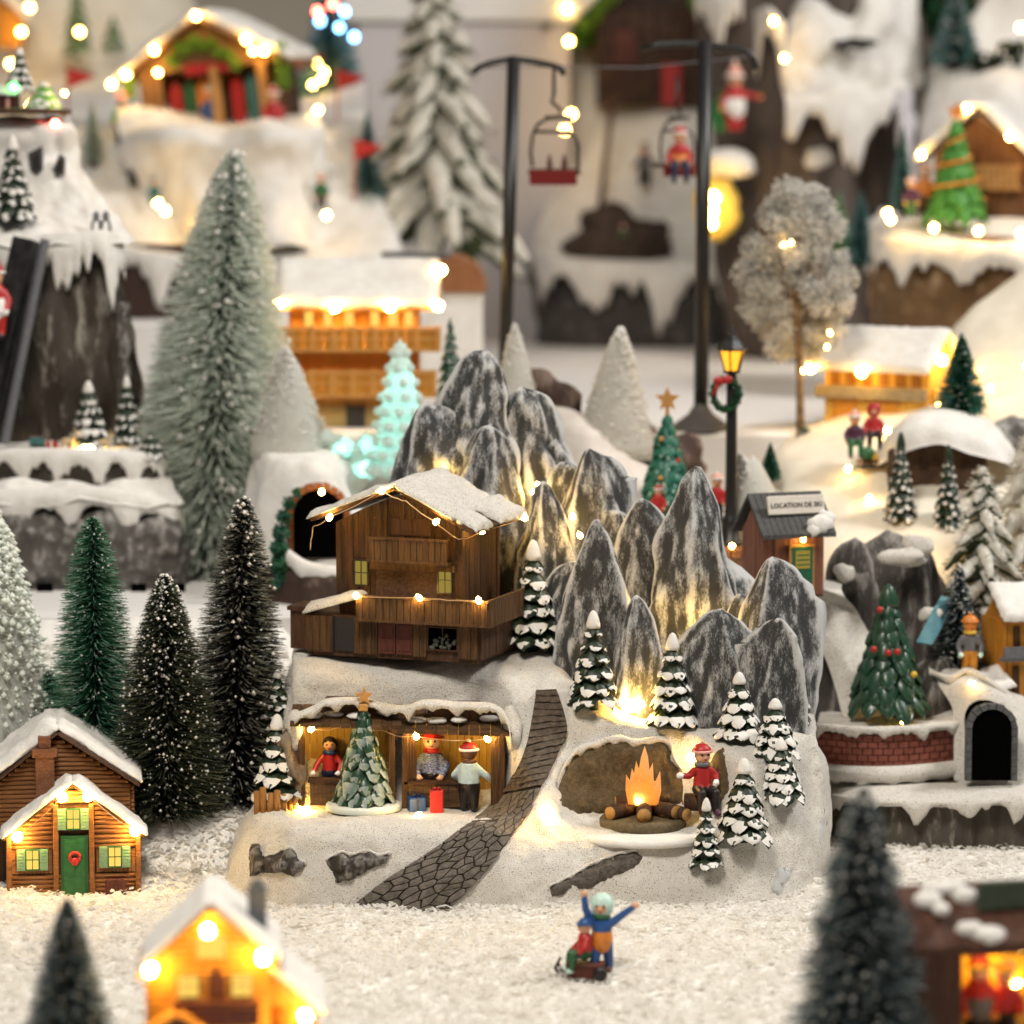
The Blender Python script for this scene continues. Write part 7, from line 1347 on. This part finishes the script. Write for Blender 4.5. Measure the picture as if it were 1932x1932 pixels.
rk = thing('grey_rock', 'grey striped rock on the slope at the right edge above the cave', 'rock', W(1920, 832, 4.2)); MB().ell((0, 0, 0), (56, 40, 44), 20, 14, jit=.5, sc=.03).build('rock', ROCKG, rk, True)
bottle_tree('tiny green tree on the left foot of the hillside', W(1453, 905, 3.9), 70, 40, (DGREEN, TEAL), n=800, specks=40, bw=2.4)
# hire booth
bo = thing('ski_hire_booth', 'small red-brown hire booth with slate roof, white sign and green door', 'booth', W(1497, 1114, 2.1), rz=R(20)); BW = mat('booth_board', (.19, .075, .045), (.26, .11, .07), sc=.08, st=(1, 1, .12), rough=.6, bump=.4)
MB().prismx([(2, -14), (88, -14), (88, 108), (45, 160), (2, 108)], -62, 62).build('wall', WOODD, bo)
plank_wall(bo, -62, 62, 12, -10, 112, 0, 4, BW); plank_wall(bo, 0, 90, 9, -10, lambda y_: 110 + max(0, 46 - abs(y_ - 45)), -62, 4, BW, axis='y')
b = MB(); b.box(-12, 40, -7, -3, 0, 88); b.build('door_frame', PINE, bo); b = MB(); b.box(-6, 35, -9, -6, 0, 83); b.box(-2, 31, -10, -9, 6, 34); do = b.build('door', paint('booth_green', (.015, .10, .05)), bo); MB().box(0, 29, -10.2, -9, 42, 76).build('pane', PANED, do)
for k in range(3): MB().box(2, 27, -11, -10.2, 48 + k * 9, 51 + k * 9).build('notice_line', DGREEN, do)
n = 12
for sgn in (0, 1):
    for k in range(n):
        a = -76 + k * 152 / n; q = [(-26, 102), (-26, 110), (47, 182), (47, 174)] if sgn == 0 else [(118, 102), (118, 110), (47, 182), (47, 174)]
        MB().prismx(q, a + .6, a + 152 / n - .6).build('roof_slat', GREYROOF, bo)
s_ = MB(); s_.bbox(-52, 66, -5, 1, -17, 19, 1.5); so2 = s_.build('sign', mat('sign_white', (.62, .57, .50), (.70, .65, .58), sc=.1, rough=.7), bo, loc=(0, 10, 160), rot=(R(-14), 0, R(2)))
text(so2, 'LOCATION DE SKI', 13.0, (7, -5.8, 0), DK, ext=.5)
for x, y_, z, r_ in ((48, -16, 124, (26, 14, 20)), (62, -8, 132, (18, 14, 18)), (34, -20, 116, (16, 10, 12))): MB().ell((x, y_, z), r_, 14, 9, jit=.5, sc=.07).build('snow_lump', SNOWC, bo, True)
lights('warm lamp over the green door of the hire booth', [bo.matrix_basis @ Vector((12, -16, 98))], r=8, l=10, wire=False, m=BULBS)
STRATA = rockmat('strata_rock', (.028, .023, .02), (.11, .095, .085), (.42, .39, .36), sc=.045, zst=.16, amt=.535, sharp=.2, fq=6)
# station piece
sg_ = thing('station_base', 'snowy railway piece with grey rocks, curved brick wall and dark tunnel on the right', 'model mountain', Nz(1740, 1.55, 0))
surf(sg_, 'rock_foot', [[Nz(x, y, -.04) for x, y in ((1540, 2.2), (1570, 1.75), (1650, 1.52), (1780, 1.48), (1900, 1.5), (2020, 1.6))], [W(x, 1585, y) for x, y in ((1540, 2.2), (1572, 1.78), (1650, 1.55), (1780, 1.5), (1900, 1.52), (2020, 1.62))], [W(x, 1520, y) for x, y in ((1540, 2.2), (1574, 1.8), (1650, 1.57), (1780, 1.53), (1900, 1.55), (2020, 1.65))]], rockmat('streaked_rock', (.035, .028, .02), (.15, .125, .10), (.36, .32, .28), sc=.05, zst=.12, amt=.60), nu=120, nv=40, amp=.03, sc=5, zs=.2, amp2=.018, sc2=20)
drape(sg_, 'snow_lip', [W(1545, 1490, 2.0), W(1575, 1502, 1.74), W(1650, 1510, 1.51), W(1780, 1512, 1.46), W(1900, 1508, 1.48), W(2020, 1500, 1.58)], 6, 30, 11, SNOW, seed=2.1, fr=.6)
surf(sg_, 'snow_rim', [[W(x, Y, y) for x, Y, y in ((1550, 1506, 1.9), (1578, 1512, 1.7), (1650, 1520, 1.48), (1780, 1522, 1.43), (1900, 1516, 1.45), (2020, 1508, 1.55))], [W(x, Y, y) for x, Y, y in ((1552, 1482, 2.0), (1580, 1486, 1.82), (1650, 1490, 1.66), (1780, 1490, 1.62), (1900, 1486, 1.64), (2020, 1480, 1.7))], [W(x, Y, y) for x, Y, y in ((1556, 1470, 2.2), (1585, 1474, 2.0), (1650, 1477, 1.86), (1780, 1477, 1.82), (1900, 1472, 1.84), (2020, 1468, 1.9))]], SNOW, nu=70, nv=16, amp=.008, sc=5)
surf(sg_, 'track_groove', [[W(x, Y, y) for x, Y, y in ((1556, 1476, 2.12), (1585, 1480, 1.94), (1650, 1484, 1.82), (1780, 1484, 1.80), (1900, 1478, 1.85))], [W(x, Y, y) for x, Y, y in ((1556, 1458, 2.3), (1585, 1462, 2.12), (1650, 1464, 2.0), (1780, 1464, 1.98), (1900, 1458, 2.0))]], mat('groove_brown', (.05, .032, .018), rough=.8), nu=40, nv=6)
WX = [1566, 1600, 1660, 1720, 1780, 1806]; 
def wall_pt(t, Y, dy=0):
    a = t; X = 1540 + 272 * t; y = 2.06 - .22 * math.sin(math.pi * min(1, max(0, (t * .8 + .18)))) + dy; return W(X, Y + 14 * math.sin(math.pi * min(1, t * .8 + .16)) , y)
surf(sg_, 'wall_core', [[wall_pt(t, 1455, .03) for t in (0, .2, .4, .6, .8, 1)], [wall_pt(t, 1365, .03) for t in (0, .2, .4, .6, .8, 1)]], MORTAR, nu=40, nv=6)
for r_ in range(6):
    nb = 14; off = .5 if r_ % 2 else 0
    for k in range(-1, nb):
        t0, t1 = max(0, (k + off + .05) / nb), min(1, (k + off + .95) / nb)
        if t1 - t0 < .02: continue
        Y0, Y1 = 1448 - r_ * 12.5, 1448 - r_ * 12.5 - 11; mb = MB(); q = []
        for dy in (.035, 0.0):
            for t, Y in ((t0, Y0), (t1, Y0), (t1, Y1), (t0, Y1)): q.append(local(sg_, wall_pt(t, Y, dy)))
        mb.add(q, [(4, 5, 6, 7), (0, 4, 7, 3), (1, 2, 6, 5), (0, 1, 5, 4), (3, 7, 6, 2)]); mb.build('brick', BRICK, sg_)
drape(sg_, 'snow_lip', [wall_pt(t, 1360, -.02) for t in (0, .2, .4, .6, .8, 1)], 8, 16, 8, SNOW, seed=1.7, fr=.8)
surf(sg_, 'snow_ledge', [[wall_pt(t, 1372, -.02) for t in (0, .25, .5, .75, 1)], [W(x, Y, y) for x, Y, y in ((1545, 1352, 2.15), (1610, 1358, 2.1), (1680, 1362, 2.1), (1750, 1356, 2.15), (1810, 1340, 2.15))], [W(x, Y, y) for x, Y, y in ((1550, 1340, 2.6), (1610, 1342, 2.6), (1680, 1342, 2.6), (1750, 1338, 2.6), (1810, 1320, 2.6))]], SNOW, nu=50, nv=14, amp=.008, sc=5)
drape(sg_, 'snow_foot', [wall_pt(t, 1440, -.06) for t in (0, .2, .4, .6, .8, 1.05)], 22, 6, 18, SNOW, seed=4)
surf(sg_, 'snow_bank', [[W(x, Y, y) for x, Y, y in ((1800, 1476, 1.9), (1860, 1484, 1.72), (1930, 1486, 1.7), (2020, 1480, 1.74))], [W(x, Y, y) for x, Y, y in ((1800, 1400, 1.98), (1860, 1400, 1.86), (1930, 1400, 1.82), (2020, 1400, 1.84))], [W(x, Y, y) for x, Y, y in ((1796, 1338, 2.06), (1850, 1310, 2.0), (1930, 1340, 1.95), (2020, 1370, 1.95))], [W(x, Y, y) for x, Y, y in ((1770, 1290, 2.2), (1830, 1280, 2.12), (1890, 1306, 2.1), (2020, 1352, 2.1))], [W(x, Y, y) for x, Y, y in ((1766, 1258, 2.4), (1810, 1268, 2.4), (1880, 1296, 2.4), (2020, 1345, 2.4))], [Nz(x, 2.7, .5) for x in (1760, 1820, 1890, 2020)]], SNOW, nu=60, nv=60, amp=.012, sc=5)
arch(sg_, 1869, 1472, 1334, 76, 1.68, 11, mat('arch_grey', (.075, .075, .078), (.12, .12, .12), sc=.08, rough=.7, bump=.4), PITCHK, stones=9, deep=110)
drape(sg_, 'snow_lip', [W(1752, 1262, 2.22), W(1790, 1276, 2.16), W(1830, 1262, 2.18), W(1880, 1292, 2.12), W(1940, 1330, 2.1)], 8, 10, 7, SNOW, seed=3, n=50)
for a_ in ((1668, 1000, 1400, 1556, 1776, 2.8, 21, .5, .95), (1610, 1014, 1400, 1548, 1660, 2.7, 24, .5, .9), (1730, 1030, 1400, 1680, 1792, 2.66, 22, .5, .92), (1772, 1240, 1400, 1716, 1836, 2.32, 26, .5, .9), (1545, 1130, 1400, 1500, 1592, 2.55, 27, .6, .8)):
    peak(*a_, mt=STRATA, root=sg_, name='rock', nu=44, nv=36, rg=.18)
surf(sg_, 'snow_slope', [[W(x, Y, y) for x, Y, y in ((1590, 1352, 2.16), (1620, 1354, 2.14), (1660, 1352, 2.18))], [W(x, Y, y) for x, Y, y in ((1556, 1240, 2.3), (1600, 1240, 2.26), (1660, 1240, 2.34))], [W(x, Y, y) for x, Y, y in ((1500, 1150, 2.34), (1570, 1140, 2.34), (1625, 1165, 2.44))], [W(x, Y, y) for x, Y, y in ((1480, 1118, 2.2), (1540, 1108, 2.2), (1590, 1120, 2.3))], [W(x, Y, y) for x, Y, y in ((1470, 1100, 2.6), (1540, 1092, 2.6), (1590, 1100, 2.6))]], SNOW, nu=30, nv=60, amp=.02, sc=4)
for X, Y, y, r_ in ((1702, 1052, 2.45, (52, 24, 18)), (1592, 1082, 2.55, (20, 16, 20)), (1752, 1160, 2.36, (24, 14, 14)), (1730, 1030, 2.5, (28, 16, 22))): c = local(sg_, W(X, Y, y)); MB().ell(tuple(c), r_, 16, 10, jit=.5, sc=.05).build('snow_patch', SNOW, sg_, True)
mb = MB(); q = [local(sg_, W(X, Y, y)) for X, Y, y in ((1776, 1124, 2.5), (1760, 1150, 2.3), (1729, 1211, 2.2), (1759, 1216, 2.2), (1774, 1190, 2.26), (1800, 1130, 2.5))]; q2 = [p + Vector((0, 10, -4)) for p in q]; mb.add(q + q2, [(0, 1, 2, 3, 4, 5)] + [(i, (i + 1) % 6, (i + 1) % 6 + 6, i + 6) for i in range(6)]); mb.build('frozen_stream', mat('stream_blue', (.10, .24, .29), (.14, .29, .33), sc=.05, rough=.3), sg_)
gx = resin_tree('glossy green Christmas tree with red baubles behind the curved brick wall', W(1674, 1340, 2.10), 240, 150, tiers=9, cover=0, green=GREEN, top=True, pitch=(34, 52), k0=4, k1=10)
for k, (x, y_, z, m_) in enumerate(((-20, -34, 196, RED), (-32, -52, 124, RED), (-6, -58, 118, RED), (44, -50, 76, YELLOW), (12, -56, 120, RED))): MB().ell((x, y_, z), 6.5, 10, 8).build('bauble', m_, gx, True)
lights('warm lights along the brick wall ledge and snow bank of the railway piece', [W(1709, 1360, 1.93), W(1702, 1362, 1.92), W(1830, 1288, 2.0), W(1838, 1290, 2.02), W(1873, 1345, 1.70)], r=5, l=7, wire=False, m=BULBS)
bottle_tree('small blue-green bottle brush tree behind the frozen stream', W(1808, 1292, 2.4), 230, 108, (mat('teal_black', (.008, .022, .022), rough=.6), BR_B[1]), n=2600, specks=420, ps=7, bw=2, frost=.5, tiers=9)
person('figure with orange cap and face, grey jacket and amber trousers by the frozen stream', W(1829, 1276, 2.22), 116, GREYP, ORANGE, hat='beanie', hatm=ORNG, trim=ORNG, scarf=YELLOW, skin=ORNG, hand=MINT, face=False, fat=.9)
draped_fir('snow-flocked fir with a dark hollow core at the right above the frozen stream', W(1850, 1236, 2.75), 352, 215, .16, 34, 15, FG, FS, BARK, seed=8, tw=12)
draped_fir('white flocked fir cut off by the right edge', W(1935, 1120, 3.1), 300, 200, .10, 30, 17, FS, FS, BARK, seed=11, tw=10)
oh = thing('orange_house', 'orange house with snowy roof cut off by the right edge', 'house', W(1952, 1318, 2.3), rz=R(18)); MB().prismx([(0, -10), (100, -10), (100, 150), (50, 200), (0, 150)], -58, 60).build('wall', ORANGE, oh); plank_wall(oh, -58, 60, 10, -10, 150, -2, 4, ORANGE); plank_wall(oh, 0, 100, 8, -10, 150, -60, 4, ORANGE, axis='y')
MB().box(-48, -36, -7, -3, 10, 64).box(-48, -36, -7, -3, 100, 140).build('window', WOODD, oh); b = MB(); b.box(-76, 60, -22, 0, 76, 82); b.box(-76, 60, -24, -20, 82, 104); b.build('balcony', GREYP, oh)
slab_roof(oh, 'roof_snow', ((-78, -22, 152), (70, -22, 152), (70, 52, 214), (-78, 52, 214)), 14, SNOWC, rag=4); slab_roof(oh, 'porch_snow', ((-112, -30, 20), (-52, -30, 30), (-52, 40, 56), (-112, 40, 50)), 12, SNOWC, rag=3)
